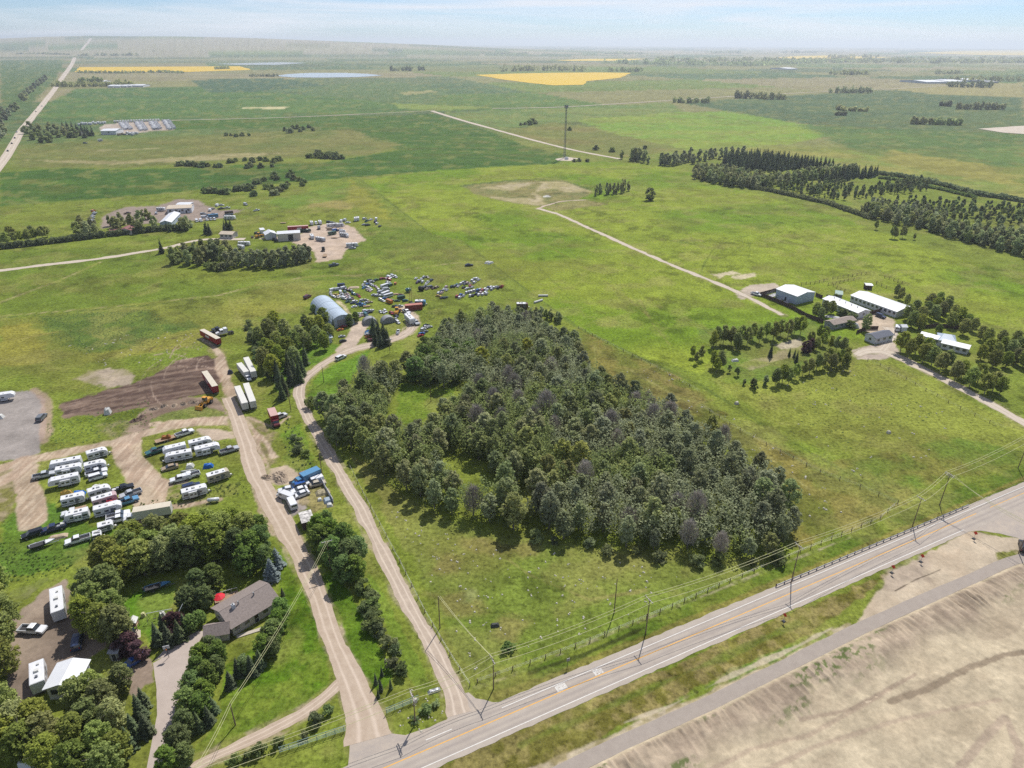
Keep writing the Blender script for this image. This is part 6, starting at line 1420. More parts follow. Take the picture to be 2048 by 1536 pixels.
pk('pickup', (1105, 992), (1258, 940), 'r', "light blue pickup by the middle dirt lane", zA, c='lightblue')
pk('pickup', (975, 1150), (1160, 1105), 'r', "white pickup, the upper of a close pair", zA, c='white')
pk('pickup', (965, 1202), (1165, 1152), 'r', "white pickup, the lower of a close pair", zA, c='white')
pk('pickup', (462, 1118), (650, 1072), 'l', "white pickup with a tan flat deck behind a camper", zA, c='white', load='flat')
pk('pickup', (228, 1308), (440, 1248), 'l', "dark navy pickup with a loaded bed", zA, c='navy', load='boxes')
pk('suv', (20, 1370), (178, 1318), 'l', "black suv at the left end of the grass", zA, c='black')
pk('boat', (100, 1500), (305, 1435), 'r', "white motor boat on the grass below the black suv", zA, c='white')
pk('pickup', (505, 1442), (712, 1382), 'l', "lone white pickup on the grass near the trees", zA, c='white')
pk('pickup', (722, 212), (898, 152), 'r', "white pickup towing the flatbed on the dirt road", zB, c='white')
pk('flat', (490, 282), (690, 222), 'r', "flatbed trailer carrying a rusty orange machine", zB, 2.2, L=6)
pk('pickup', (392, 418), (560, 362), 'l', "dark teal pickup left of the fifth-wheel camper", zB, c='teal')
pk('pickup', (1222, 406), (1408, 350), 'r', "silver pickup beside the dirt road", zB, c='silver')
pk('sedan', (548, 600), (718, 555), 'l', "tan old sedan below the sleek camper", zB, c='tan')
pk('pickup', (680, 728), (830, 690), 'l', "old white service truck left of its twin", zB, c='white', load='cap')
pk('pickup', (800, 690), (922, 655), 'l', "old white truck touching the service truck", zB, c='white')
pk('suv', (800, 822), (960, 775), 'r', "dark navy suv hidden behind a camper", zB, c='navy')
pk('box_truck', (270, 1172), (615, 1112), 'l', "white box truck with a cream roof by the trees", zB, 2.5, c='white', L=9, roof='cream')
M_TARP = mat("blue_tarp", S(38, 112, 200), .5, var=.15, scale=2, bump=.5)
def lump(name, px, zm, size, material, label, cat, rz=.3, seed=1, group=None, rough=.0):
    """a covered heap or box: a softly uneven block"""
    rr = random.Random(seed); b = MB(); n = 7 if not rough else 13; lx, ly, lz = size
    V = []
    for i in range(n):
        for j in range(n):
            u, v = i / (n - 1) * 2 - 1, j / (n - 1) * 2 - 1
            e = max(abs(u), abs(v))
            z = lz * (1 - max(0, e - .62) / .38) * rr.uniform(.82 - rough, 1.08) * (1 - rough * 1.1 * min(1, (u * u + v * v) * .7)) if e < .99 else 0.0
            u *= 1 - rough * .35 * abs(v) * rr.random() - rough * .2 * v * v; v *= 1 - rough * .35 * abs(u) - rough * .3 * rr.random()
            V.append((u * lx / 2 * (1 - .04 * rr.random()), v * ly / 2 * (1 - .04 * rr.random()), max(0, z)))
    F = [(i * n + j, (i + 1) * n + j, (i + 1) * n + j + 1, i * n + j + 1) for i in range(n - 1) for j in range(n - 1)]
    b.add(V, F, material)
    return tag(b.build(name, None, G(*zm(*px)), rz), label, cat, group)
lump("tarp_cover", (615, 850), zA, (3.4, 1.8, 1.2), M_TARP, "bright blue tarp over a heap in the left block", "tarp", .25, 1)
lump("tarp_cover", (1060, 535), zB, (3.0, 1.9, 1.2), M_TARP, "bright blue tarp over a heap in the right block", "tarp", .25, 2)
lump("tarp_cover", (1005, 985), zA, (4.2, 1.6, 2.0), mat("red_tarp", S(206, 36, 66), .5, var=.1), "red cover between two campers", "tarp", .25, 3)
lump("tarp_cover", (490, 890), zA, (3.8, 1.2, 2.6), mat("yellow_tarp", S(226, 186, 92), .6, var=.1), "pale yellow cover behind a camper", "tarp", .25, 4)
lump("rusty_machine", (590, 230), zB, (3.4, 1.7, 1.9), mat("rusty_orange", S(170, 108, 56), .7, var=.4, scale=2), "rusty orange machine riding on the flatbed", "machine", .3, 5)
lump("truck_canopy", (820, 790), zA, (2.4, 2.2, 1.5), M_ALUM, "white truck canopy standing on the grass", "truck canopy", .2, 6)
lump("truck_canopy", (855, 535), zB, (2.2, 2.0, 1.2), M_ALUM, "white canopy above the pale canoe", "truck canopy", .2, 7)
lump("barrel_heap", (935, 775), zA, (1.5, 1.5, 1.2), M_FRAME, "black round tank beside the white canopy", "tank", .2, 8)
lump("boulder", (375, 1335), zA, (4.5, 2.0, .7), mat("pale_rubble", S(196, 176, 150), .9, var=.2), "low pale rubble heap below the dark pickup", "rubble", .4, 9)
def canoe(px, zm, L, c, label, rz, cat="boat"):
    b = MB(); n = 8
    for i in range(n):
        a0, a1 = i / n * 2 - 1, (i + 1) / n * 2 - 1
        w0, w1 = .45 * (1 - a0 * a0) ** .6, .45 * (1 - a1 * a1) ** .6
        for s in (-1, 1):
            V = [(a0 * L / 2, s * w0, .1), (a1 * L / 2, s * w1, .1), (a1 * L / 2, s * w1 * .5, .5), (a0 * L / 2, s * w0 * .5, .5), (a1 * L / 2, 0, .62 - .1 * a1 * a1), (a0 * L / 2, 0, .62 - .1 * a0 * a0)]
            b.add(V, [(0, 1, 2, 3), (3, 2, 4, 5)] if s < 0 else [(3, 2, 1, 0), (5, 4, 2, 3)], c)
    return tag(b.build("canoe", None, G(*zm(*px)), rz), label, cat)
canoe((840, 585), zB, 4.4, M_ALUM, "pale upturned canoe above the old white trucks", .28)
def tank(name, px, zm, L, r, c, label, rz, group=None, legs=True, cat="tank"):
    o = empty(name, G(*zm(*px)), rz)
    b = MB(); b.tube((-L / 2, 0, r + .3), (L / 2, 0, r + .3), r, c, n=14); b.tube((-L / 2 - r * .4, 0, r + .3), (-L / 2, 0, r + .3), r * .6, c, r, n=14); b.tube((L / 2, 0, r + .3), (L / 2 + r * .4, 0, r + .3), r, c, r * .6, n=14)
    b.build("vessel", o, smooth=True)
    b = MB(); [b.box(x - .08, x + .08, -r * .7, r * .7, 0, .5, M_FRAME) for x in (-L * .32, L * .32)]; b.build("saddle", o)
    return tag(o, label, cat, group)
tank("propane_tank", (1125, 935), zB, 2.6, .55, M_GEL, "white propane tank in the dry brush", .2)
# ---- trailers up the yard
zC = zoomer(380, 640, .14976)
tr = lambda a, b, f, lab, W=2.55, **kw: by_edge('trailer', a, b, f, lab, "trailers of the yard", zC, W, True, True, **kw)
def slim(o, k=.80, z=.86):
    o.scale = (1, k, z)
    return o
def end_trailer(roof_far, roof_near, lab, L, H=4.0, kind_='trailer', **kw):
    """place by the middle of the roof's far and near ends"""
    A, B = G(*zC(*roof_far), H), G(*zC(*roof_near), H)
    c = (A + B) / 2; d = A - B
    return veh(kind_, Vector((c.x, c.y, 0)), math.atan2(d.y, d.x), lab, "trailers of the yard", True, L=L, **kw)
slim(end_trailer((175, 120), (350, 215), "red box trailer with pale roof beside the parked tractors", 14.5, side='red', roof='cream'))
slim(end_trailer((200, 680), (315, 843), "red box trailer with cream roof on the tilled strip", 15.0, side='red', roof='cream'))
slim(end_trailer((638, 888), (713, 1056), "white box trailer, left of the pair on the grass", 14.5, side='white', roof='white'))
slim(end_trailer((752, 848), (823, 1036), "white box trailer, right of the pair on the grass", 15.5, side='white', roof='white'))
slim(end_trailer((748, 488), (835, 655), "white box trailer beside the moving truck", 14.5, side='white', roof='white'))
def end_truck(kind_, roof_far, roof_near, top, lab, front_near=True, zm=zC, **kw):
    A, B = G(*zm(*roof_far), top), G(*zm(*roof_near), top)
    c = (A + B) / 2; d = (B - A) if front_near else (A - B)
    return veh(kind_, Vector((c.x, c.y, 0)), math.atan2(d.y, d.x), lab, None, True, **kw)
slim(end_truck('box_truck', (655, 560), (745, 668), 3.6, "white moving truck facing the camera beside a trailer", c='white', L=9.5, H=3.6))
end_truck('box_truck', (1085, 1185), (1120, 1262), 3.4, "dark red box truck with a faded roof by the gravel bend", c='maroon', L=6, H=3.4, side='red', roof='pink')
veh('flat', G(*zC(1130, 1385)), math.atan2(-1, .25), "short tan flat deck trailer before the red box truck", None, True, L=4.5)
by_edge('tractor', (325, 215), (400, 195), 'l', "black truck tractor right of the far red trailer", None, zC, 2.3, True, c='black')
by_edge('tractor', (415, 222), (500, 205), 'l', "white truck tractor with a bare chassis by the red trailer", None, zC, 2.3, True, c='white')
by_edge('suv', (1185, 1335), (1265, 1305), 'r', "white and black suv beside the red box truck", None, zC, 1.9, True, c='white')
lump("bale", (540, 715), zC, (1.9, 1.6, 1.5), mat("dark_wrap", S(64, 70, 84), .5), "dark wrapped bale on the grass", "bale", 0, 11)
o_ = by_edge('loader', (175, 1195), (310, 1100), 'l', "yellow wheel loader on the churned ground", None, zC, 2.2, True)
veh('suv', G(84, 838), R(100), "small dark car at the edge of the grey gravel lot", None, True, c='grey')
lump("truck_canopy", (0, 866), z4, (2.4, 2.0, 1.4), M_ALUM, "white block at the left edge of the gravel lot", "truck canopy", .2, 12)
M_SOIL = mat("heaped_soil", S(176, 158, 138), .95, var=.3, scale=1.2, bump=.6)
M_DSOIL = mat("dark_soil", S(122, 102, 90), .95, var=.3, scale=1.2, bump=.6)
for i, (x, y, sx, sy, sz, m_, lb) in enumerate(((900, 815, 3.5, 2, .7, M_SOIL, "pale gravel heap at the left end of the dug ground"), (960, 800, 3, 2, .9, M_SOIL, "pale gravel heap, second along the dug ground"), (1020, 795, 3.4, 2, .8, M_SOIL, "pale gravel heap in the middle of the dug ground"), (1075, 785, 3, 2.2, .9, M_SOIL, "tall pale gravel heap near the loader"), (1130, 775, 4, 2.2, .8, M_SOIL, "long pale gravel heap beside the loader"),
                                        (800, 880, 5, 3, .8, M_DSOIL, "dark soil heap by the crossing lanes"), (830, 860, 3, 2, .7, M_DSOIL, "small dark soil heap by the crossing lanes"), (1640, 1215, 8, 5, 1.1, M_SOIL, "broad pale soil mound beside the dirt road"), (1560, 1215, 4, 3, .7, M_SOIL, "low pale soil mound beside the broad one"))):
    lump("soil_heap", (x, y), z4, (sx, sy, sz), m_, lb, "heap", .3 + i * .7, 101 + i, "soil heaps of the trailer yard", .6)
# ---- cars on the gravel corner
zD = zoomer(540, 930, .09766)
GD = "vehicles on the gravel corner"
dd = lambda k_, a, b, f, lab, W=1.9, **kw: by_edge(k_, a, b, f, lab, GD, zD, W, True, **kw)
dd('box_truck', (735, 400), (1035, 268), 'l', "blue box truck by the white fence", 2.4, c='lightblue', L=5.5, H=2.9, side='lightblue', roof='lightblue')
dd('suv', (498, 448), (705, 385), 'l', "black suv above the blue car", c='black')
dd('suv', (465, 545), (705, 470), 'l', "bright blue suv between black and white cars", c='blue')
dd('sedan', (240, 598), (458, 555), 'l', "white sedan behind the white van", c='white')
dd('sedan', (500, 618), (742, 545), 'l', "white sedan below the blue suv", c='white')
dd('sedan', (560, 708), (785, 625), 'l', "white sedan, lowest of the three beside the vans", c='white')
dd('pickup', (800, 440), (1045, 360), 'l', "white pickup with a canopy below the blue truck", c='white', load='cap')
dd('sedan', (880, 475), (1105, 420), 'r', "beige old car at the white fence", c='beige')
dd('van', (190, 690), (370, 760), 'l', "white van, the larger of two by the dirt road", 2.0, c='white')
at_px('van', 455, 830, 118, "white van seen from behind beside the other van", GD, zD, True, c='white')
lump("scrap_heap", (1080, 570), zD, (4.0, 3.0, .8), mat("scrap", S(170, 160, 130), .9, var=.6, scale=1.5), "pale scrap heap by the white fence", "scrap", .4, 13)
lump("scrap_heap", (1180, 740), zD, (2.2, 2.6, .9), mat("scrap_blue", S(170, 186, 200), .7, var=.5, scale=2), "blue and white scrap at the fence", "scrap", .4, 14)
lump("log_bench", (750, 155), zD, (5.0, .9, .7), M_WOODP, "pale log lying on the grass above the cars", "log", .28, 15)
for x, y, s_, lb in ((1220, 830, 1.6, "white scrap lump near the fence end"), (1020, 720, 1.2, "small pale lump beside the shrub")):
    lump("scrap_heap", (x, y), zD, (s_, s_, .7), M_ALUM, lb, "scrap", .4, int(x))

# ---- salvage yard
zE, zF = zoomer(640, 540, .10742), zoomer(840, 540, .13672)
SALV = dict(
 q=("among the wrecks right behind the arched barn", [(235, 385, 'van', 'white', 20), (330, 375, 'van', 'silver', 15), (395, 315, 'bus', 'navy', 12), (440, 350, 'van', 'white', 15), (480, 372, 'sedan', 'purple', -20), (528, 385, 'sedan', 'maroon', -25), (388, 435, 'van', 'white', -55), (470, 425, 'suv', 'green', -40), (580, 405, 'suv', 'darkgreen', -20), (520, 460, 'sedan', 'pink', -40), (630, 460, 'suv', 'teal', -15), (695, 470, 'sedan', 'maroon', -60), (735, 500, 'sedan', 'red', -60), (215, 480, 'sedan', 'silver', -30), (260, 510, 'sedan', 'silver', -20), (330, 515, 'sedan', 'beige', -40), (372, 500, 'sedan', 'white', -35), (445, 540, 'van', 'white', -25), (500, 510, 'sedan', 'pink', -40), (555, 520, 'sedan', 'white', -40), (605, 535, 'sedan', 'brown', -40), (430, 470, 'sedan', 'silver', -40), (545, 560, 'sedan', 'grey', 10), (300, 470, 'sedan', 'yellow', 0), (200, 430, 'sedan', 'white', 60), (470, 480, 'sedan', 'tan', -40)]),
 w=("in the scattered wrecks above the spruces", [(520, 605, 'sedan', 'green', 20), (650, 600, 'suv', 'white', 15), (620, 625, 'sedan', 'navy', 15), (790, 580, 'suv', 'silver', 10), (850, 570, 'sedan', 'beige', 0), (880, 618, 'sedan', 'silver', 5), (930, 612, 'sedan', 'tan', 10), (640, 695, 'sedan', 'white', 10), (740, 645, 'pickup', 'blue', 10), (790, 672, 'pickup', 'lightblue', 10), (870, 685, 'flat', 'tan', 8)]),
 t=("in the ring of wrecks behind the school buses", [(800, 290, 'sedan', 'white', 70), (840, 245, 'suv', 'white', 60), (885, 280, 'suv', 'blue', 40), (820, 340, 'sedan', 'lightblue', 30), (930, 208, 'suv', 'black', 10), (965, 235, 'suv', 'silver', 15), (1050, 200, 'suv', 'green', 20), (1160, 175, 'suv', 'red', 15), (1230, 170, 'sedan', 'pink', -30), (1290, 190, 'suv', 'red', -20), (1290, 150, 'van', 'white', -20), (1350, 128, 'van', 'silver', -25), (1410, 140, 'suv', 'white', -35), (1260, 240, 'sedan', 'silver', -25), (1300, 255, 'sedan', 'white', -30), (1405, 262, 'suv', 'orange', 60), (1310, 300, 'van', 'green', 20), (1240, 372, 'van', 'silver', 10), (1180, 385, 'sedan', 'white', 10), (960, 290, 'sedan', 'white', -35), (1040, 320, 'sedan', 'pink', -35), (990, 300, 'sedan', 'silver', -35), (905, 345, 'suv', 'white', -35), (920, 395, 'sedan', 'pink', -40), (880, 380, 'sedan', 'beige', -40), (950, 370, 'sedan', 'white', -40), (1075, 355, 'sedan', 'beige', -40), (1095, 388, 'suv', 'white', -45), (860, 320, 'sedan', 'silver', -35), (930, 260, 'sedan', 'grey', -40)]),
 b=("beside the white school buses", [(1210, 325, 'bus', 'white', 12), (1220, 468, 'bus', 'white', 14), (1275, 505, 'bus', 'white', 14), (1130, 440, 'van', 'grey', 12), (1010, 475, 'sedan', 'silver', 10), (1075, 488, 'suv', 'white', 10), (1195, 542, 'sedan', 'blue', 12), (1135, 565, 'suv', 'white', -25), (1175, 585, 'sedan', 'white', -25), (1400, 460, 'flat', 'tan', 0), (1500, 475, 'sedan', 'maroon', 5), (1510, 545, 'bus', 'green', 14), (1440, 585, 'sedan', 'green', 10), (1310, 580, 'pickup', 'grey', 5), (1295, 618, 'bus', 'orange', -25), (1410, 692, 'pickup', 'navy', 5), (1480, 690, 'pickup', 'silver', 5), (1590, 585, 'suv', 'teal', 10), (1745, 642, 'boat', 'white', 0)]),
 s=("round the spruces on the yard island", [(770, 828, 'sedan', 'white', 20), (720, 830, 'sedan', 'silver', 20), (850, 775, 'suv', 'white', 10), (900, 780, 'suv', 'silver', 20), (955, 765, 'sedan', 'white', 15), (830, 790, 'sedan', 'grey', 20), (930, 800, 'sedan', 'black', 20), (855, 845, 'van', 'teal', -45), (765, 870, 'sedan', 'pink', 20), (1130, 790, 'sedan', 'white', -40), (1180, 800, 'sedan', 'silver', -40), (1215, 780, 'suv', 'white', -40), (1330, 812, 'pickup', 'red', -35), (1375, 820, 'sedan', 'red', -60), (1420, 868, 'sedan', 'navy', -35), (1415, 925, 'sedan', 'silver', -50), (1455, 990, 'suv', 'white', -45), (1455, 1155, 'pickup', 'white', 65), (1450, 1190, 'sedan', 'silver', 65)]),
 p=("parked at the grassy edge across the yard road", [(1985, 1050, 'suv', 'black', 20), (1955, 1085, 'pickup', 'white', 20), (1925, 1120, 'suv', 'white', 20), (1965, 1160, 'sedan', 'grey', 20), (1895, 1205, 'suv', 'blue', 15), (1875, 1235, 'sedan', 'red', 10), (2040, 1075, 'sedan', 'silver', 20)]),
 f=("in the row at the front of the salvage yard", [(905, 1155, 'sedan', 'blue', 8), (895, 1185, 'sedan', 'lightblue', 8), (895, 1210, 'sedan', 'white', 8), (915, 1252, 'pickup', 'orange', 8), (955, 1325, 'suv', 'maroon', 5), (410, 1250, 'sedan', 'silver', 10), (430, 1340, 'suv', 'black', 20), (380, 1125, 'sedan', 'orange', 15), (1250, 1325, 'pickup', 'silver', 20), (445, 1065, 'sedan', 'red', 20)]))
SB = dict(
 m=("in the loose cluster in the middle of the wrecks", [(20, 140, 'sedan', 'white', 60), (-25, 160, 'sedan', 'silver', 60), (60, 115, 'suv', 'silver', 30), (110, 112, 'sedan', 'beige', -30), (40, 182, 'suv', 'white', 50), (170, 158, 'suv', 'navy', 30), (112, 192, 'pickup', 'white', 40), (92, 214, 'sedan', 'white', 40), (-5, 172, 'suv', 'grey', 60), (-60, 130, 'sedan', 'white', 40), (-40, 190, 'sedan', 'purple', 40), (25, 295, 'sedan', 'grey', 20), (70, 262, 'suv', 'grey', 20), (150, 262, 'van', 'grey', 15), (110, 285, 'sedan', 'tan', 20), (245, 262, 'suv', 'tan', 20), (200, 275, 'sedan', 'brown', 20)]),
 e=("in the short slanted row of mixed wrecks", [(385, 258, 'suv', 'pink', 40), (350, 290, 'sedan', 'white', 40), (392, 300, 'sedan', 'silver', 40), (310, 318, 'sedan', 'navy', 40), (275, 348, 'suv', 'white', 40), (270, 388, 'sedan', 'yellow', -10), (328, 416, 'sedan', 'black', 20), (375, 412, 'sedan', 'darkgreen', 20), (320, 340, 'sedan', 'pink', 40)]),
 u=("in the upper slanted row facing the open pasture", [(470, 252, 'suv', 'darkgreen', 40), (510, 245, 'suv', 'grey', 40), (545, 228, 'suv', 'teal', 40), (560, 245, 'sedan', 'white', 40), (605, 210, 'suv', 'white', 40), (635, 192, 'suv', 'silver', 40), (660, 212, 'sedan', 'grey', 40), (695, 200, 'suv', 'pink', 40), (732, 212, 'sedan', 'beige', 40), (765, 162, 'suv', 'white', 40), (797, 140, 'suv', 'silver', 40), (830, 136, 'suv', 'white', 40), (860, 152, 'sedan', 'silver', 40), (798, 192, 'suv', 'white', 40), (655, 180, 'sedan', 'black', 40), (640, 262, 'sedan', 'black', 30), (690, 278, 'sedan', 'white', 30), (740, 248, 'suv', 'red', 40), (765, 260, 'sedan', 'silver', 30)]),
 l=("in the long double row by the grove tip", [(685, 340, 'suv', 'white', 45), (720, 330, 'suv', 'silver', 45), (757, 322, 'suv', 'white', 45), (795, 310, 'suv', 'white', 45), (845, 305, 'suv', 'blue', 45), (880, 296, 'suv', 'silver', 45), (915, 305, 'suv', 'red', 45), (955, 290, 'suv', 'white', 45), (985, 295, 'sedan', 'white', 45), (1000, 265, 'suv', 'navy', 45), (1040, 262, 'suv', 'white', 45), (1050, 290, 'suv', 'silver', 45), (1085, 266, 'suv', 'white', 45), (1118, 255, 'sedan', 'silver', 45), (1148, 270, 'suv', 'black', 45), (1165, 252, 'sedan', 'maroon', 45), (1200, 252, 'pickup', 'red', 45), (738, 385, 'suv', 'white', 45), (780, 380, 'suv', 'black', 45), (830, 355, 'suv', 'navy', 45), (862, 372, 'suv', 'white', 45), (890, 340, 'suv', 'pink', 45), (922, 366, 'suv', 'white', 45), (958, 340, 'suv', 'white', 45), (975, 358, 'suv', 'silver', 45), (600, 375, 'suv', 'blue', 45), (640, 385, 'sedan', 'silver', 45), (545, 395, 'suv', 'red', 45), (582, 412, 'suv', 'white', 45)]))
CARW = dict(sedan="car", suv="suv", pickup="pickup", van="van", bus="bus", flat="flat deck", boat="boat")
CW = dict(lightblue="pale blue", darkgreen="dark green", navy="dark blue")
for grp, zz in ((SALV, zE), (SB, zF)):
    for place, lst in grp.values():
        for x, y, k_, c, a in lst:
            kw = dict(c=c)
            if k_ == 'bus': kw['L'] = 8 if c == 'white' else 6
            if k_ == 'flat': kw = dict(L=5)
            at_px(k_, x, y, a + PRNG.uniform(-7, 7), f"{CW.get(c, c)} {CARW[k_]} {place}", "vehicles of the salvage yard", zz, False, sc=.64, **kw)
by_edge('container', (1590, 768), (1918, 738), 'r', "rusty red shipping container in the salvage yard", None, zE, 2.4, True, True)
end_truck('camper', (1620, 815), (1715, 905), 3.0, "white camper trailer hitched to the pickup on the yard road", zm=zE, L=8, style='tongue')
at_px('pickup', 1785, 1000, -42, "silver pickup hitched to the camper on the yard road", None, zE, True, c='silver')
at_px('pickup', 1610, 800, -30, "white pickup behind the camper trailer", None, zE, False, c='white')
at_px('loader', 1440, 810, 60, "red and yellow loader beside the shipping container", None, zE, False)
tank("round_tank", (1645, 415), zE, 2.0, 1.0, paint('teal'), "dark teal round tank in the salvage yard", .2)
tank("round_tank", (20, 305), zF, 2.2, 1.1, M_FRAME, "black round tank amid the wrecks", .2)
for i, x in enumerate((1670, 1705)):
    b = MB(); b.tube((0, 0, .4), (.5, 1.2, 8.0), .14, mat("mast_yellow", S(220, 196, 120), .6)); b.box(-.4, .4, -.4, .4, 0, .5, M_FRAME)
    tag(b.build("crane_mast", None, G(*zE(x, 600))), f"pale yellow crane mast, {'left' if i == 0 else 'right'} of the upright pair", "crane mast", "crane masts")
end_truck('camper', (1830, 560), (1900, 560), 2.6, "pale blue tent trailer above the container", zm=zE, L=5, style='tongue', c='lightblue', H=2.5)
lump("boulder_pile", (630, 330), zE, (5.5, 3.0, .5), mat("pale_rubble", S(196, 176, 150), .9, var=.2), "pale pile of hubcaps behind the wrecks", "scrap", .2, 31)
at_px('sedan', 938, 532, 5, "dark car alone on the grass track", None, zi, False, c='black')
at_px('pickup', 668, 532, 10, "small dark pickup alone on the grass", None, zi, False, c='grey')
at_px('suv', 615, 596, 30, "dark maroon car alone left of the arched barn", None, zi, False, c='maroon')
at_px('suv', 682, 718, 25, "white car beside the gravel bend", None, zi, True, c='white')
for i, (x, y) in enumerate(((975, 526), (981, 527))):
    lump("white_slab", (x, y), zi, (4.5, 1.6, 1.1), M_ALUM, f"white trough at the end of the grass track, {'left' if i == 0 else 'right'} one", "trough", .9, 33 + i, "white troughs")
for (a, b2), lb in ((((1730, 388), (1870, 386)), "white pipe lying across the grass beyond the grove"), (((1670, 488), (1790, 450)), "white pipe lying aslant beside the dark shed")):
    A, B = G(*zF(*a)), G(*zF(*b2)); m_ = MB(); m_.tube((0, 0, .5), (B.x - A.x, B.y - A.y, .5), .5, M_ALUM, n=10)
    tag(m_.build("pipe", None, A), lb, "pipe", "white pipes")
at_px('camper', 1495, 560, 0, "white-roofed dark shed trailer beyond the grove", None, zF, True, L=5.5, style='tongue', c='brown', H=2.6)
# ---- workshop yard in the middle distance
zG = zoomer(480, 400, .1465)
WS = "in the sandy workshop yard"
for x, y, k_, c, a, L2 in [(980, 340, 'camper', 'white', -60, 6), (1040, 330, 'van', 'white', -60, 0), (1095, 330, 'camper', 'white', -50, 6), (985, 525, 'camper', 'white', -50, 8), (1100, 560, 'camper', 'silver', -10, 9), (1265, 368, 'camper', 'white', 5, 10), (1370, 365, 'camper', 'white', 5, 6),
                           (1230, 410, 'van', 'tan', 0, 0), (1300, 425, 'van', 'blue', 10, 0), (1365, 420, 'pickup', 'navy', 10, 0), (1260, 475, 'bus', 'green', 10, 7), (1400, 440, 'van', 'white', 0, 0), (1420, 500, 'camper', 'silver', -5, 7), (1470, 505, 'van', 'white', 80, 0), (1290, 522, 'flat', 'tan', 0, 5),
                           (1580, 285, 'camper', 'white', 80, 6), (1610, 280, 'camper', 'white', 80, 6), (1700, 265, 'suv', 'white', 20, 0), (1730, 295, 'pickup', 'teal', 30, 0), (1790, 275, 'sedan', 'white', 20, 0), (1850, 305, 'suv', 'purple', 40, 0), (1870, 330, 'suv', 'white', 40, 0), (1860, 270, 'van', 'white', 80, 0), (1745, 350, 'suv', 'black', 10, 0), (1910, 365, 'sedan', 'darkgreen', 30, 0), (1700, 345, 'sedan', 'silver', 0, 0),
                           (1385, 300, 'van', 'white', 40, 0), (1435, 285, 'van', 'silver', 40, 0), (1475, 315, 'sedan', 'white', 0, 0), (1215, 310, 'suv', 'black', 0, 0), (1265, 315, 'sedan', 'grey', 0, 0), (1530, 640, 'camper', 'white', 3, 9), (1535, 668, 'pickup', 'silver', 3, 0), (230, 460, 'suv', 'black', 20, 0), (460, 545, 'pickup', 'black', 80, 0), (490, 555, 'suv', 'navy', 80, 0), (410, 515, 'sedan', 'black', 20, 0), (170, 515, 'sedan', 'brown', 80, 0),
                           (1080, 395, 'tractor', 'white', 80, 0), (60, 620, 'camper', 'white', 0, 9), (20, 668, 'camper', 'white', -15, 6), (1140, 690, 'tractor', 'black', 80, 0), (590, 320, 'flat', 'tan', 0, 5), (1270, 905, 'suv', 'black', 10, 0)]:
    kw = dict(c=c)
    if L2: kw['L'] = L2
    if k_ == 'flat': kw = dict(L=5)
    at_px(k_, x, y, a, f"{CW.get(c, c)} {dict(camper='trailer', tractor='truck tractor').get(k_, CARW.get(k_))} {WS}", "vehicles of the workshop yard", zG, False, sc=.78, **kw)
at_px('flat', 1160, 770, 80, "pale flat deck behind the black truck tractor", None, zG, False, L=6)
end_truck('trailer', (700, 375), (880, 365), 3.2, "long red trailer behind the workshop", zm=zG, L=13, side='red', roof='pink')
tank("fuel_tank", (880, 440), zG, 8, 1.0, paint('darkgreen'), "long dark green tank at the right end of the workshop", 0)
at_px('loader', 265, 510, 20, "yellow loader left of the workshops", None, zG, False)
# ---- brown yard further left
zH = zoomer(140, 380, .1953)
BY = "in the brown yard beyond the hedge"
for x, y, k_, c, a, L2 in [(240, 220, 'suv', 'orange', 20, 0), (255, 240, 'sedan', 'white', 20, 0), (235, 272, 'sedan', 'white', 20, 0), (232, 296, 'suv', 'silver', 20, 0), (228, 318, 'sedan', 'white', 20, 0), (245, 255, 'sedan', 'navy', 20, 0), (1300, 325, 'van', 'white', -50, 0), (1342, 322, 'van', 'white', -50, 0), (1405, 312, 'suv', 'white', -50, 0), (1445, 308, 'suv', 'silver', -50, 0), (1482, 306, 'suv', 'white', -50, 0),
                           (1380, 285, 'van', 'white', 5, 0), (1420, 268, 'suv', 'navy', 5, 0), (1470, 282, 'bus', 'lightblue', 5, 8), (1365, 250, 'suv', 'silver', 5, 0), (1435, 215, 'van', 'white', 60, 0), (1510, 165, 'van', 'white', 30, 0), (1552, 160, 'sedan', 'white', 0, 0), (1548, 198, 'pickup', 'black', 10, 0), (1610, 190, 'pickup', 'white', 5, 0), (1462, 200, 'sedan', 'grey', 20, 0), (1470, 250, 'sedan', 'tan', 5, 0), (1798, 155, 'van', 'silver', -20, 0), (1912, 215, 'pickup', 'white', 10, 0),
                           (1630, 250, 'bus', 'brown', 5, 7), (1632, 282, 'bus', 'darkgreen', 5, 7), (1640, 302, 'camper', 'white', 0, 9), (1080, 285, 'boat', 'white', 10, 0), (1112, 310, 'suv', 'white', 60, 0), (1052, 305, 'suv', 'silver', 60, 0), (1158, 224, 'pickup', 'black', 5, 0), (1072, 238, 'tractor', 'black', 10, 0), (935, 215, 'camper', 'white', 0, 7), (885, 245, 'suv', 'white', 60, 0), (590, 245, 'pickup', 'brown', 10, 0), (1090, 322, 'sedan', 'silver', 60, 0), (700, 262, 'sedan', 'silver', 20, 0)]:
    kw = dict(c=c)
    if L2: kw['L'] = L2
    at_px(k_, x, y, a, f"{CW.get(c, c)} {dict(camper='trailer', tractor='truck tractor').get(k_, CARW.get(k_))} {BY}", "vehicles of the brown yard", zH, False, sc=.85, **kw)
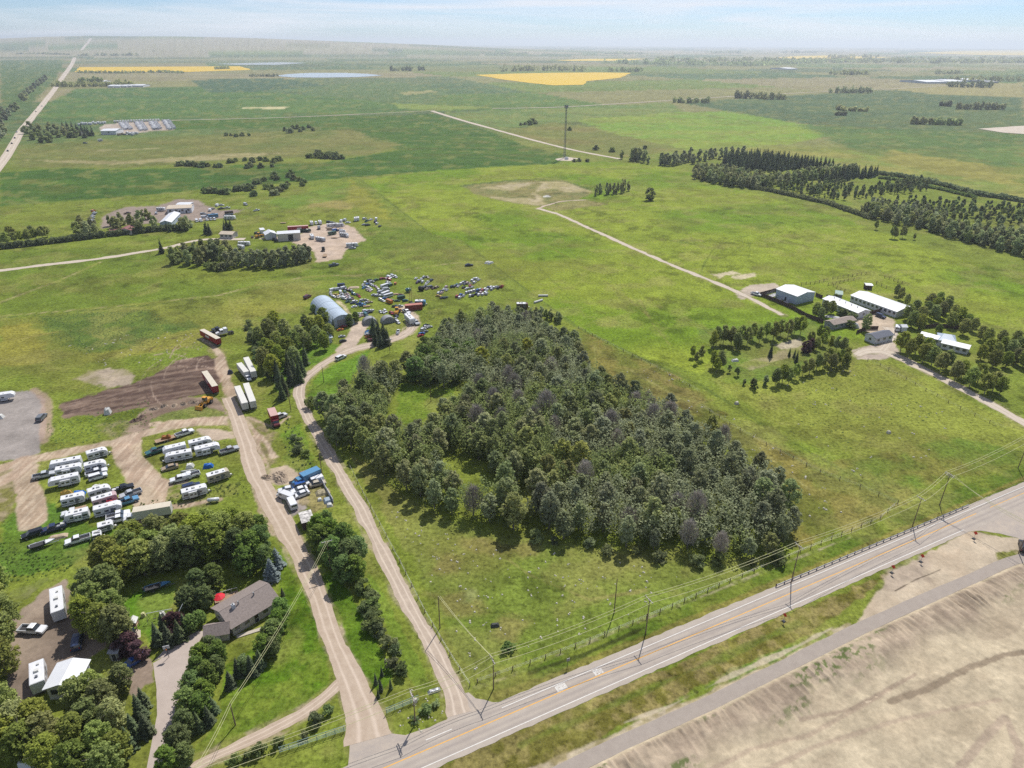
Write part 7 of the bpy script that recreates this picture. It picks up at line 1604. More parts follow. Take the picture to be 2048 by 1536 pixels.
# ---- camper lot by the distant highway
zI = zoomer(30, 230, .166)
for place, xs, ys, n, a in (("in the first column of the distant camper lot", (1285, 1340), (110, 180), 13, 8), ("in the second column of the distant camper lot", (1470, 1530), (105, 190), 15, 8), ("in the third column of the distant camper lot", (1640, 1700), (100, 180), 14, 8), ("in the last column of the distant camper lot", (1800, 1870), (80, 180), 16, 8)):
    for k in range(n):
        t_ = k / (n - 1); x = xs[0] + (xs[1] - xs[0]) * t_ + PRNG.uniform(-6, 6); y = ys[0] + (ys[1] - ys[0]) * t_
        at_px('camper', x, y, a + PRNG.uniform(-4, 4), f"white camper {place}", "campers of the distant lot", zI, False, L=PRNG.choice([7, 8, 9]), style=PRNG.choice(['tongue', 'round']), c=PRNG.choice(['white', 'white', 'white', 'silver']))
        if k % 2 == 0: at_px('camper', x + 52, y - 2, a, f"white camper {place}", "campers of the distant lot", zI, False, L=6, style='tongue')
for k in range(17): at_px('camper', 1205 + k * 33, 92 - k * 1.2, 60, "white camper in the back row of the distant camper lot", "campers of the distant lot", zI, False, L=7, style='tongue')
for k in range(12): at_px('camper', 780 + k * 28 + PRNG.uniform(-6, 6), 112 - k * 1 + PRNG.uniform(-6, 16), 30, "white camper behind the spruces of the distant camper lot", "campers of the distant lot", zI, False, L=7, style='tongue')
for k in range(14): at_px(PRNG.choice(['camper', 'van', 'pickup']), 1160 + k * 22, 232 + PRNG.uniform(-14, 18), PRNG.uniform(-20, 40), "mixed vehicle at the near edge of the distant camper lot", "vehicles at the lot edge", zI, False, c=PRNG.choice(['white', 'silver', 'grey', 'black', 'tan']))
at_px('camper', 1030, 320, 5, "white trailer alone below the distant camper lot", None, zI, False, L=5)
at_px('suv', 848, 345, 0, "black car alone below the distant camper lot", None, zI, False, c='black')
for x, y, c in ((16, 303, 'black'), (24, 288, 'black'), (30, 277, 'navy'), (34, 265, 'white'), (72, 224, 'black'), (84, 213, 'silver'), (128, 157, 'white')):
    at_px('suv', x, y, 58, f"{CW.get(c, c)} car driving on the distant highway", "cars on the distant highway", zi, False, c=c)
# ---- by the house
z3_ = zoomer(0, 1150, .16271)
A, B = G(*z3_(680, 155), 3.1), G(*z3_(700, 425), 3.1); c_ = (A + B) / 2; d_ = A - B
veh('camper', Vector((c_.x, c_.y, 0)), math.atan2(d_.y, d_.x), "white camper seen from behind on the brown yard", None, True, L=9.0, style='tongue')
by_edge('pickup', (262, 735), (485, 745), 'r', "white pickup at the left edge of the brown yard", None, z3_, 1.95, True, c='white')
at_px('suv', 955, 850, 80, "dark car in the tree shade on the brown yard", None, z3_, True, c='navy')
A, B = G(*z3_(445, 1110), 3.0), G(*z3_(450, 1260), 3.0); c_ = (A + B) / 2; d_ = A - B
veh('camper', Vector((c_.x, c_.y, 0)), math.atan2(d_.y, d_.x), "white trailer beside the big white shed", None, True, L=6.5, style='tongue')
at_px('sedan', 340, 1400, 35, "bright blue car beside the purple-leaved tree", None, zoomer(230, 1140, .13021), True, c='blue')
zK = zoomer(230, 1140, .13021)
by_edge('boat', (500, 390), (815, 300), 'r', "long blue-topped boat in the shade behind the swings", None, zK, 2.2, True, c='lightblue')
at_px('van', 80, 1528, 10, "white vehicle at the bottom edge under the trees", None, zi, True, c='white')
at_px('suv', 1690, 570, -20, "dark car parked in the farm yard", "vehicles of the farm", zoomer(1480, 540, .166), True, c='navy')
at_px('van', 1890, 720, 85, "white van under the farm yard trees", "vehicles of the farm", zoomer(1480, 540, .166), True, c='white')
at_px('pickup', 195, 305, -15, "white pickup beside the dark board fence", "vehicles of the farm", zoomer(1480, 540, .166), True, c='white')
at_px('suv', 2046, 1097, 100, "black car at the right picture edge", None, zi, True, c='black')
# ------------------------------------------------------------------ buildings
M_WWALL = mat("white_siding", S(236, 238, 242), .7, var=.08, scale=.6)
M_WROOF = mat("white_metal_roof", S(240, 242, 246), .45, var=.05, scale=.3)
M_GROOF = mat("grey_shingles", S(152, 140, 134), .9, var=.22, scale=3.0)
M_DROOF = mat("slate_shingles", S(116, 120, 132), .9, var=.2, scale=3.0)
M_OLDROOF = mat("worn_shingles", S(168, 154, 144), .9, var=.25, scale=1.5)
M_REDROOF = mat("red_shingles", S(150, 104, 102), .9, var=.2, scale=2.0)
M_TANROOF = mat("tan_metal_roof", S(214, 198, 176), .6, var=.08, scale=.3)
M_BLUEMET = mat("blue_grey_metal", S(190, 206, 222), .5, metal=.0, spec=.4, var=.10, scale=.25)
M_GREENROOF = mat("green_metal_roof", S(150, 178, 168), .6, var=.1)
M_BEIGEW = mat("beige_siding", S(222, 214, 206), .8, var=.1, scale=1)
M_GREYW = mat("grey_siding", S(160, 162, 166), .8, var=.1, scale=1)
M_DOOR = mat("door_dark", S(70, 72, 78), .7)
M_TRIM = mat("white_trim", S(230, 232, 236), .6)
M_BOARD = mat("dark_boards", S(92, 74, 68), .9, var=.3, scale=1.5)
def gable(name, label, nl, nr, fl, h, rise, wm, rm, cat="building", group=None, zm=zi, cross=False, over=.45, windows=0, doors=0, end_win=0, win_far=False, big_door=None, vents=0, chimney=False, hip=0.0):
    """gabled building from the photo pixels of its eave corners (near left, near right, far left) at height h; ridge along the near wall, or across it"""
    A, B, F = G(*zm(*nl), h), G(*zm(*nr), h), G(*zm(*fl), h)
    ux = (B - A); L_ = ux.length; ux /= L_
    uy = Vector((-ux.y, ux.x, 0)); D = (F - A).dot(uy)
    if D < 0: uy = -uy; D = -D
    D = max(D, 3.0)
    root = empty(name, Vector((A.x, A.y, 0)), math.atan2(ux.y, ux.x))
    b = MB()
    if cross: gp_ = [((0, 0), (L_ / 2, 0), (L_, 0)), ((0, D), (L_ / 2, D), (L_, D))]
    z = [0, h, h + rise]
    if not cross:
        V = [(0, 0, 0), (L_, 0, 0), (L_, D, 0), (0, D, 0), (0, 0, h), (L_, 0, h), (L_, D, h), (0, D, h), (hip, D / 2, h + rise - .06), (L_ - hip, D / 2, h + rise - .06)]
        F_ = [(0, 1, 5, 4), (2, 3, 7, 6), (3, 0, 4, 8, 7), (1, 2, 6, 9, 5)] if not hip else [(0, 1, 5, 4), (2, 3, 7, 6), (3, 0, 4, 7), (1, 2, 6, 5)]
    else:
        V = [(0, 0, 0), (L_, 0, 0), (L_, D, 0), (0, D, 0), (0, 0, h), (L_, 0, h), (L_, D, h), (0, D, h), (L_ / 2, 0, h + rise - .06), (L_ / 2, D, h + rise - .06)]
        F_ = [(0, 1, 5, 8, 4), (2, 3, 7, 9, 6), (3, 0, 4, 7), (1, 2, 6, 5)]
    b.add(V, F_, wm); b.build("wall", root)
    r = MB(); t_ = .14
    def slab(P):
        n = (Vector(P[1]) - Vector(P[0])).cross(Vector(P[2]) - Vector(P[0])).normalized()
        if n.z < 0: n = -n
        Q = [Vector(p) + n * t_ for p in P]; k = len(P)
        f = [tuple(range(k, 2 * k))] + [tuple(range(k - 1, -1, -1))] + [(i, (i + 1) % k, (i + 1) % k + k, i + k) for i in range(k)]
        r.add(list(P) + Q, f, rm)
    o = over; sl = rise / ((L_ if cross else D) / 2); e = h - o * sl
    if cross:
        slab([(-o, -o, e), (L_ / 2, -o, h + rise), (L_ / 2, D + o, h + rise), (-o, D + o, e)])
        slab([(L_ / 2, -o, h + rise), (L_ + o, -o, e), (L_ + o, D + o, e), (L_ / 2, D + o, h + rise)])
    else:
        slab([(-o, -o, e), (L_ + o, -o, e), (L_ + o - hip, D / 2, h + rise), (-o + hip, D / 2, h + rise)])
        slab([(-o + hip, D / 2, h + rise), (L_ + o - hip, D / 2, h + rise), (L_ + o, D + o, e), (-o, D + o, e)])
        if hip:
            slab([(-o, -o, e), (-o + hip, D / 2, h + rise), (-o, D + o, e)]); slab([(L_ + o, -o, e), (L_ + o, D + o, e), (L_ + o - hip, D / 2, h + rise)])
    ro = r.build("roof", root)
    for k in range(vents):
        v = MB(); x = L_ * (k + 1) / (vents + 1); v.tube((x, D * .42, h + rise * .8), (x, D * .42, h + rise + .7), .16, M_STEEL, n=8); v.build("roof_vent", ro)
    if chimney:
        v = MB(); x = L_ * .22; v.box(x - .35, x + .35, D * .40 - .3, D * .40 + .3, h + rise * .6, h + rise + .75, M_TRIM); v.tube((x, D * .4, h + rise + .75), (x, D * .4, h + rise + 1.1), .18, M_STEEL); v.build("chimney", ro)
    def opening(nm, x0, x1, z0, z1, m, side='near', frame=True):
        y = -.035 if side == 'near' else D + .035
        g_ = MB()
        if side in ('near', 'far'): g_.box(x0, x1, y - .03, y + .03, z0, z1, m)
        else:
            xx = -.035 if side == 'left' else L_ + .035; g_.box(xx - .03, xx + .03, x0, x1, z0, z1, m)
        w_ = g_.build(nm, root)
        if frame:
            f = MB(); tr_ = .09
            for a, c_, p, q in ((x0 - tr_, x1 + tr_, z0 - tr_, z0), (x0 - tr_, x1 + tr_, z1, z1 + tr_), (x0 - tr_, x0, z0, z1), (x1, x1 + tr_, z0, z1)):
                if side in ('near', 'far'): f.box(a, c_, y - .05, y + .02, p, q, M_TRIM)
                else: f.box(xx - .05, xx + .05, a, c_, p, q, M_TRIM)
            f.build("frame", w_)
    for k in range(windows):
        x = L_ * (k + .5) / windows; hw = min(.75, L_ / windows * .28); opening("window", x - hw, x + hw, h * .42, h * .80, M_GLASS)
    for k in range(doors):
        x = L_ * (k + .8) / (doors + .6); opening("door", x - .45, x + .45, .05, min(2.1, h * .85), M_DOOR)
    for k in range(end_win):
        y = D * (k + .5) / end_win; opening("window", y - .5, y + .5, h * .45, h * .8, M_GLASS, 'left'); opening("window", y - .5, y + .5, h * .45, h * .8, M_GLASS, 'right')
    if big_door: opening("overhead_door", L_ * big_door[0], L_ * big_door[1], .05, h * .85, big_door[2] if len(big_door) > 2 else M_DOOR)
    return tag(root, label, cat, group)
zH2 = zoomer(380, 1140, .11719)
house = gable("house", "grey-roofed bungalow with cream walls beside the lawn", (712, 972), (1500, 500), (405, 642), 2.6, 1.7, M_BEIGEW, M_GROOF, "house", zm=zH2, windows=5, end_win=2, vents=2, chimney=True, doors=1)
gable("garage", "grey-roofed garage attached to the left of the bungalow", (262, 1120), (640, 1050), (140, 972), 2.4, 1.1, M_BEIGEW, M_GROOF, "garage", zm=zH2, big_door=(.15, .6, M_TRIM), end_win=1)
b = MB(); b.box(0, 8.5, 0, .9, 0, .16, mat("pale_slab", S(206, 196, 180), .9, var=.1)); tag(b.build("walkway", None, G(*zH2(800, 1170)), R(26)), "pale strip of walkway in front of the bungalow", "walkway")
def parasol(p):
    o = empty("parasol", p); b = MB(); n = 8; m = mat("red_canvas", S(226, 44, 62), .7)
    v = [(0, 0, 2.75)] + [(1.3 * math.cos(i * math.tau / n), 1.3 * math.sin(i * math.tau / n), 2.2) for i in range(n)] + [(1.3 * math.cos(i * math.tau / n), 1.3 * math.sin(i * math.tau / n), 2.1) for i in range(n)]
    b.add(v, [(0, i + 1, (i + 1) % n + 1) for i in range(n)] + [(i + 1, i + 1 + n, (i + 1) % n + 1 + n, (i + 1) % n + 1) for i in range(n)], m); b.build("canopy", o)
    b = MB(); b.tube((0, 0, 0), (0, 0, 2.7), .04, M_TRIM); b.box(-.3, .3, -.3, .3, 0, .1, M_STEEL); b.build("pole", o)
    return tag(o, "bright red parasol on the deck behind the bungalow", "parasol")
parasol(G(*zH2(528, 585)))
b = MB(); b.box(0, 5, 0, 3.2, .3, .45, M_WOODP); [b.box(x, x + .08, 3.1, 3.2, .45, 1.35, M_TRIM) for x in (0, 1.2, 2.4, 3.6, 4.9)]; b.box(0, 5, 3.12, 3.18, 1.3, 1.38, M_TRIM); tag(b.build("deck", None, G(*zH2(440, 650)), R(26)), "small wooden deck with a white rail behind the bungalow", "deck")
def swing():
    o = empty("swing_set", G(*zK(520, 790)), R(16)); b = MB()
    for x in (0, 5.0):
        for s in (-1, 1): b.tube((x, s * .9, 0), (x, 0, 2.3), .05, M_STEEL)
    b.tube((0, 0, 2.3), (5.0, 0, 2.3), .06, M_TRIM); b.build("frame", o)
    for x in (1.3, 2.6, 3.8):
        b = MB(); b.tube((x - .2, 0, 2.3), (x - .2, 0, .5), .015, M_FRAME); b.tube((x + .2, 0, 2.3), (x + .2, 0, .5), .015, M_FRAME); b.box(x - .25, x + .25, -.12, .12, .46, .5, M_FRAME); b.build("swing_seat", o)
    tag(o, "metal swing set on the lawn left of the bungalow", "swing set")
swing()
def playset():
    o = empty("play_tower", G(*zK(310, 900)), R(10)); b = MB()
    for x in (-.7, .7):
        for y in (-.7, .7): b.box(x - .06, x + .06, y - .06, y + .06, 0, 2.4, M_WOODP)
    b.box(-.8, .8, -.8, .8, 1.2, 1.3, M_WOODP); b.build("frame", o)
    b = MB(); b.prism([(-.9, 2.3), (0, 3.0), (.9, 2.3), (.9, 2.24), (-.9, 2.24)], -.9, .9, M_ALUM); b.build("roof", o)
    b = MB(); b.add([(-.3, -.8, 1.25), (.3, -.8, 1.25), (.3, -2.8, .25), (-.3, -2.8, .25)], [(0, 1, 2, 3)], paint('lightblue')); [b.box(x, x + .04, -2.8, -.8, .3, .34, paint('lightblue')) for x in (-.34, .3)]; b.build("slide", o)
    tag(o, "wooden play tower with a blue slide on the sandy pad", "play set")
playset()
sheet("sand_pad", [zK(*p) for p in ((160, 960), (260, 890), (390, 920), (400, 1030), (260, 1090), (130, 1080))], M_SAND, .01, rough=.06, label="sand pad under the play tower")
lump("play_house", (730, 710), zK, (1.4, 1.2, 1.2), M_ALUM, "small white toy house by the swings", "play house", .3, 51)
lump("play_house", (440, 710), zK, (1.0, 1.0, 1.1), mat("pale_yellow_plastic", S(216, 214, 160), .5), "pale yellow toy beside the play tower", "play house", .3, 52)
b = MB(); b.tube((0, 0, 0), (0, 0, 3.0), .06, M_FRAME); b.box(-.6, .6, -.04, .04, 2.4, 3.2, M_TRIM); b.tube((0, -.1, 2.5), (0, -.5, 2.5), .12, paint('orange')); tag(b.build("basketball_hoop", None, G(*zK(830, 1340)), R(20)), "basketball hoop on the concrete driveway", "basketball hoop")
b = MB(); b.tube((0, 0, 0), (0, 0, 4.2), .06, M_TRIM); b.tube((0, 0, 4.2), (.5, 1.4, 5.2), .05, M_TRIM); tag(b.build("flag_pole", None, G(*zK(1040, 870)), 0), "leaning white pole among the trees left of the garage", "pole")
gable("shed", "big white metal shed under the trees at the left", (560, 1390), (930, 1350), (610, 1110), 3.2, .8, M_WWALL, M_WROOF, "shed", zm=z3_, cross=True, windows=2)
gable("shed", "small grey shed beside the purple-leaved tree", (1330, 960), (1440, 960), (1330, 870), 2.2, .7, M_GREYW, M_GREYW, "shed", zm=z3_, over=.2, doors=1)
gable("shed", "low shed with a patched white roof beside the dirt road", (660, 1190), (890, 1130), (600, 985), 2.4, .25, M_BOARD, mat("patched_roof", S(206, 202, 198), .8, var=.75, scale=1.2), "shed", zm=zD, over=.2)
# arched barns
def arch_barn(name, label, near, far, rr, m, endm, hh=None, zm=zi, door=True, cat="barn"):
    """half-round metal barn; near and far are the photo pixels of the ridge ends"""
    hh = hh or rr
    A, B = G(*zm(*near), hh), G(*zm(*far), hh); A.z = B.z = 0
    d = (B - A); L_ = d.length; d /= L_
    o = empty(name, A, math.atan2(d.y, d.x)); n = 16
    b = MB()
    ns = max(2, int(L_ / 5))
    for k in range(ns):
        x0, x1 = L_ * k / ns, L_ * (k + 1) / ns - .03; e = .0 if k % 2 else .05
        P = [((rr + e) * math.cos(math.pi * i / n), (hh + e) * math.sin(math.pi * i / n)) for i in range(n + 1)]
        v = [(x0, y, z) for y, z in P] + [(x1, y, z) for y, z in P]
        b.add(v, [(i, i + 1, i + n + 2, i + n + 1) for i in range(n)], m)
    b.build("roof", o, smooth=False)
    b = MB()
    for x in (.12, L_ - .15):
        v = [(x, (rr - .05) * math.cos(math.pi * i / n), (hh - .05) * math.sin(math.pi * i / n)) for i in range(n + 1)]
        b.add(v, [tuple(range(n + 1))], endm)
    b.build("end_wall", o)
    if door:
        b = MB(); b.box(.02, .10, -rr * .4, rr * .4, .05, hh * .62, M_GREYW); b.build("door", o)
    return tag(o, label, cat)
zQ = zoomer(500, 500, .14323)
arch_barn("arched_barn", "large arched blue-grey metal barn beside the salvage yard", (1280, 908), (985, 632), 5.6, M_BLUEMET, M_BLUEMET, 5.4, zQ)
arch_barn("arched_barn", "small ribbed arched hut left of the yard spruces", (930, 900), (900, 850), 3.2, M_GREYW, M_GREYW, 3.0, zE)
arch_barn("arched_barn", "small arched hut right of the yard spruces", (1280, 880), (1230, 830), 3.0, M_GREYW, M_GREYW, 2.9, zE)
gable("shed", "white shed peeping out under the trees by the arched barn", (1080, 1230), (1140, 1220), (1060, 1150), 2.4, .6, M_WWALL, M_BLUEMET, "shed", zm=zQ)
# farm at the right
zP = zoomer(1480, 540, .16602)
def gable3(name, label, corner, left, right, h, rise, wm, rm, ridge_to='left', zm=zi, **kw):
    """as gable, from the eave corner nearest the camera and the eave corners to its left and right"""
    C, Lp, Rp = G(*zm(*corner), h), G(*zm(*left), h), G(*zm(*right), h)
    if ridge_to == 'left':        # ridge runs along corner-left
        return _g3(name, label, Lp, C, (Rp - C), h, rise, wm, rm, **kw)
    return _g3(name, label, C, Rp, (Lp - C), h, rise, wm, rm, **kw)
def _g3(name, label, A, B, dv, h, rise, wm, rm, **kw):
    ux = (B - A).normalized(); uy = Vector((-ux.y, ux.x, 0)); D = abs(dv.dot(uy))
    if uy.dot(dv) < 0: uy = -uy
    F = A + uy * D
    inv = lambda p: PX((p.x, p.y, h))
    return gable(name, label, inv(A), inv(B), inv(F), h, rise, wm, rm, **kw)
gable3("workshop_hall", "large white shop with pale blue walls at the farm's far end", (692, 318), (440, 228), (915, 272), 4.2, 1.1, M_BLUEMET, M_WROOF, zm=zP, cat="building", over=.3, doors=1)
gable3("kennel_building", "long white low building with roof vents in the farm yard", (1420, 518), (1000, 347), (1562, 488), 2.8, 1.0, M_WWALL, M_WROOF, zm=zP, cat="building", over=.3, windows=7, end_win=1, vents=5)
gable3("long_barn", "longest white-roofed barn at the farm", (1890, 502), (1338, 305), (1990, 420), 3.0, 1.3, M_WWALL, M_WROOF, zm=zP, cat="building", over=.3, windows=11, end_win=1)
gable("kennel_wing", "low building with a worn grey roof beside the farm yard tree", (1130, 660), (1400, 600), (1040, 612), 2.5, .9, M_GREYW, M_OLDROOF, "building", zm=zP, over=.3, windows=4, end_win=1)
gable("garage", "white garage with a slate roof at the farm road", (1640, 828), (1850, 778), (1497, 780), 2.6, 1.0, M_WWALL, M_DROOF, "garage", zm=zP, over=.3, windows=3, end_win=1, big_door=(.05, .30, M_TRIM))
gable("shed", "small shed with a pale green roof behind the kennel", (1150, 290), (1235, 300), (1150, 245), 2.4, .8, M_GREYW, M_GREENROOF, "shed", zm=zP, over=.2)
gable("shed", "open field shelter inside the far paddock", (1520, 185), (1600, 190), (1525, 160), 2.2, .3, M_BOARD, M_WROOF, "shed", zm=zP, over=.25)
zR = zoomer(1620, 600, .16602)
gable3("farmhouse", "white-roofed farmhouse wing nearest the farm road", (1910, 590), (1590, 515), (1925, 545), 2.6, .9, M_WWALL, M_WROOF, zm=zR, cat="house", over=.35, windows=4)
gable3("farmhouse", "white-roofed farmhouse wing behind the poplars", (1565, 480), (1330, 420), (1580, 440), 2.6, .8, M_WWALL, M_WROOF, zm=zR, cat="house", over=.35, windows=3)
gable("farmhouse", "pale blue hip-roofed middle part of the farmhouse", (1560, 480), (1755, 510), (1570, 400), 2.8, 1.4, M_WWALL, M_BLUEMET, "house", zm=zR, over=.35, hip=1.8)
gable("shed", "small white shed under the trees of the farm yard", (1955, 690), (2020, 690), (1955, 660), 2.2, .7, M_WWALL, M_WROOF, "shed", zm=zP, over=.2)
# pens in front of the white shop
for i, (x0, y0, x1, y1) in enumerate(((330, 330, 440, 290), (420, 372, 540, 332), (520, 400, 625, 370))):
    A, B = G(*zP(x0, y0)), G(*zP(x1, y1)); d = B - A
    b = MB(); b.box(0, d.length, -1.4, 1.4, 0, .12, mat("pen_slab", S(206, 204, 206), .9, var=.1)); o = empty("dog_pen", A, math.atan2(d.y, d.x)); b.build("slab", o)
    for y in (-1.4, 1.4):
        b = MB(); [b.tube((k * d.length / 5, y, 0), (k * d.length / 5, y, 1.7), .06, M_STEEL) for k in range(6)]; b.tube((0, y, 1.7), (d.length, y, 1.7), .04, M_STEEL); b.tube((0, y, .9), (d.length, y, .9), .03, M_STEEL); b.build("rail", o)
    tag(o, f"pale concrete dog pen before the white shop, {['leftmost', 'middle', 'rightmost'][i]}", "pen", "dog pens")
lump("canopy_roof", (1340, 680), zP, (7, 2.2, 2.2), M_ROOFW, "white curved cover beside the worn-roofed building", "cover", -.6, 61)
lump("canopy_roof", (1120, 570), zP, (7, 3.0, .5), mat("pen_slab", S(206, 204, 206), .9, var=.1), "pale slab behind the worn-roofed building", "slab", -.4, 62)
# board fences
def board_fence(pts, h, m, label, zm=zi, post=3.0):
    P = [G(*zm(*p)) for p in pts]; o = empty("board_fence", P[0])
    b = MB(); pb = MB()
    for a, c_ in zip(P, P[1:]):
        a_, d = a - P[0], c_ - a; L_ = d.length; u = d / L_; n = Vector((-u.y, u.x, 0)) * .04
        q = [a_ - n, a_ + d - n, a_ + d + n, a_ + n]
        b.add([(p.x, p.y, z) for z in (.05, h) for p in q], [(0, 1, 5, 4), (1, 2, 6, 5), (2, 3, 7, 6), (3, 0, 4, 7), (4, 5, 6, 7)], m)
        for k in range(int(L_ / post) + 1):
            p = a_ + u * min(L_, k * post); pb.box(p.x - .08, p.x + .08, p.y - .08, p.y + .08, 0, h + .08, m)
    b.build("boards", o); pb.build("post", o)
    return tag(o, label, "fence")
board_fence([(440, 258), (238, 312), (400, 375), (620, 470), (790, 565), (1000, 640)], 1.9, M_BOARD, "dark board fence along the gravel track at the farm", zP)
board_fence([(910, 318), (990, 350)], 1.9, M_BOARD, "short dark fence right of the white shop", zP)
board_fence([(1560, 545), (1700, 505), (1830, 500)], 1.9, M_BOARD, "dark fence between the kennel and the long barn", zP)
board_fence([(1400, 770), (1520, 720), (1660, 718)], 1.7, M_BOARD, "dark fence beside the slate-roofed garage", zP)
board_fence([(1300, 350), (1520, 330), (1700, 340), (1880, 380)], 1.8, M_BOARD, "dark fence on the lawn behind the farmhouse", zR)
board_fence([(1010, 250), (1170, 560), (1300, 780)], 1.5, M_TRIM, "white fence along the strip by the gravel road", zD)
# workshops and houses in the middle distance
gable("workshop", "white workshop with a dark doorway in the sandy yard", (505, 468), (818, 448), (500, 430), 4.6, .6, M_BEIGEW, M_WROOF, "building", zm=zG, over=.2, big_door=(.46, .68, M_FRAME), windows=0)
gable("workshop", "gabled white workshop left of the larger one", (350, 478), (495, 462), (330, 440), 3.2, 1.4, M_WWALL, M_WROOF, "building", zm=zG, cross=True, over=.3)
gable("shed", "small pale lean-to behind the gabled workshop", (285, 410), (330, 405), (280, 385), 2.6, .3, M_WWALL, M_WROOF, "shed", zm=zG)
gable("house", "tan-roofed house behind the rounded poplar clump", (1530, 450), (1660, 455), (1520, 420), 2.8, 1.0, M_BEIGEW, M_TANROOF, "house", zm=zH, windows=3)
gable("workshop", "long tan-roofed workshop in the brown yard", (990, 195), (1240, 182), (985, 160), 3.6, .7, M_WWALL, M_TANROOF, "building", zm=zH, over=.3, doors=3, windows=4)
gable("workshop", "white-roofed annex behind the tan-roofed workshop", (1090, 150), (1228, 148), (1092, 128), 3.8, .4, M_WWALL, M_WROOF, "building", zm=zH)
gable("workshop", "narrow white hall end-on in the brown yard", (918, 335), (1035, 330), (905, 245), 3.4, 1.2, M_BLUEMET, M_WROOF, "building", zm=zH, cross=True)
gable("house", "red-roofed house behind the hedge", (500, 415), (625, 412), (478, 378), 2.8, 1.3, M_BEIGEW, M_REDROOF, "house", zm=zH, windows=3, cross=True)
gable("house", "low red-roofed wing beside the red-roofed house", (400, 425), (480, 422), (400, 400), 2.4, .7, M_BEIGEW, M_REDROOF, "house", zm=zH)
gable("sales_hall", "long white hall of the distant camper lot", (1030, 192), (1212, 190), (1028, 165), 5, 1.2, M_WWALL, M_WROOF, "building", zm=zI, over=.5, windows=1)
gable("house", "reddish house among the trees by the camper lot", (680, 225), (742, 225), (682, 205), 3, 1.5, M_BEIGEW, M_REDROOF, "house", zm=zI)
# far greenhouses and farm buildings
for i, (x0, x1, y, lab) in enumerate(((1480, 1600, 300, "left long white greenhouse far to the right"), (1608, 1716, 297, "middle long white greenhouse far to the right"), (1728, 1834, 290, "right long white greenhouse far to the right"))):
    gable("greenhouse", lab, (x0, y + 4), (x1, y + 3), (x0 + 4, y - 8), 5, 3, M_BLUEMET, M_WROOF, "greenhouse", "far greenhouses", zm=z3, over=.5)
gable("greenhouse", "low pale shed beside the far greenhouses", (1838, 303), (1900, 303), (1840, 296), 4, 2, M_GREYW, M_GREYW, "greenhouse", zm=z3)
gable("barn", "long white barn lone in the far green field", (668, 226), (724, 225), (668, 220), 5, 3, M_WWALL, M_WROOF, "barn", zm=z3)
for i, (x0, x1, y) in enumerate(((628, 660, 328), (665, 700, 328), (704, 740, 327), (744, 768, 326), (772, 836, 325))):
    gable("barn", f"white farm building of the far farm by the highway, {['leftmost', 'second', 'middle', 'fourth', 'rightmost and longest'][i]}", (x0, y), (x1, y), (x0 + 2, y - 6), 4, 2, M_WWALL, M_WROOF, "barn", "far farm buildings", zm=z1)
gable("barn", "pale house before the far shelterbelt", (600, 300), (612, 300), (600, 296), 4, 2, M_WWALL, M_WROOF, "barn", zm=z1)

# ------------------------------------------------------------------ poles, wires, rails, fences, signs
M_POLE = mat("pole_wood", S(142, 120, 102), .95, var=.3, scale=2)
M_POLEL = mat("crossarm", S(206, 200, 190), .8, var=.1)
M_WIRE = mat("wire", S(214, 212, 160), .6)
M_INS = mat("insulator", S(220, 222, 224), .3)
def top_z(base, top):
    p = G(*base); d = ray(*top); k = p.y / d.y
    return CAM_H + d.z * k
POLES = {}
def pole(key, base, top, arms, label, ang=None, group="utility poles", box=False):
    h = top_z(base, top); p = G(*base)
    o = empty("utility_pole", p, math.atan2(hn.y, hn.x) if ang is None else ang)
    b = MB(); b.tube((0, 0, -.3), (0, 0, h), .13, M_POLE, .085, n=8); b.build("pole", o)
    for z in arms:
        b = MB(); b.box(-1.25, 1.25, .12, .24, h - z - .1, h - z + .04, M_POLEL); b.tube((-.7, .18, h - z), (0, .1, h - z - .7), .03, M_POLEL); b.tube((.7, .18, h - z), (0, .1, h - z - .7), .03, M_POLEL); c = b.build("crossarm", o)
        b = MB(); [b.tube((x, .18, h - z + .04), (x, .18, h - z + .28), .06, M_INS) for x in (-1.15, -.5, 1.15)]; b.build("insulator", c)
    if box:
        b = MB(); b.tube((.0, -.35, h - 2.6), (0, -.35, h - 1.7), .3, M_POLEL, n=10); b.build("transformer", o)
    POLES[key] = (p, h, o.rotation_euler.z)
    return tag(o, label, "utility pole", group)
pole('a', (831, 1447), (828, 1386), [.3, .9], "utility pole with a transformer on the grass island by the junction", box=True)
pole('b', (987, 1378), (986, 1317), [.2], "utility pole beside the pale gravel road's mouth")
pole('c', (1291, 1268), (1294, 1197), [.2], "utility pole at the highway near the paddock's middle")
pole('d', (1582, 1166), (1590, 1090), [.2], "utility pole at the highway corner of the grove")
pole('e', (1825, 1052), (1836, 995), [.2], "utility pole where the pasture fence meets the highway")
pole('f', (1879, 1010), (1892, 947), [.15, .6], "utility pole with double crossarms before the side road")
pole('g', (2036, 936), (2046, 872), [.2], "utility pole at the right picture edge beyond the highway")
pole('h', (2037, 1106), (2052, 1050), [.2], "dark utility pole beside the side road", 1.2)
pole('i', (880, 1256), (878, 1193), [], "bare utility pole on the pasture edge of the gravel road", .4)
pole('j', (1228, 1226), (1238, 1158), [], "bare leaning pole inside the triangular paddock", .4)
pole('k', (471, 1450), (461, 1407), [], "utility pole standing on the lawn by the gravel loop", .4)
pole('l', (662, 1140), (658, 1082), [.3], "utility pole among the trees between the two roads", .4)
pole('m', (648, 765), (646, 733), [], "utility pole on the inner side of the gravel bend", .4)
pole('n', (862, 803), (862, 774), [], "thin pole in the grassy glade of the grove", .4)
pole('o', (780, 706), (779, 678), [.3], "utility pole at the edge of the yard road", .4)
pole('p', (582, 822), (578, 775), [], "utility pole beside the lone spruce at the bend", .4)
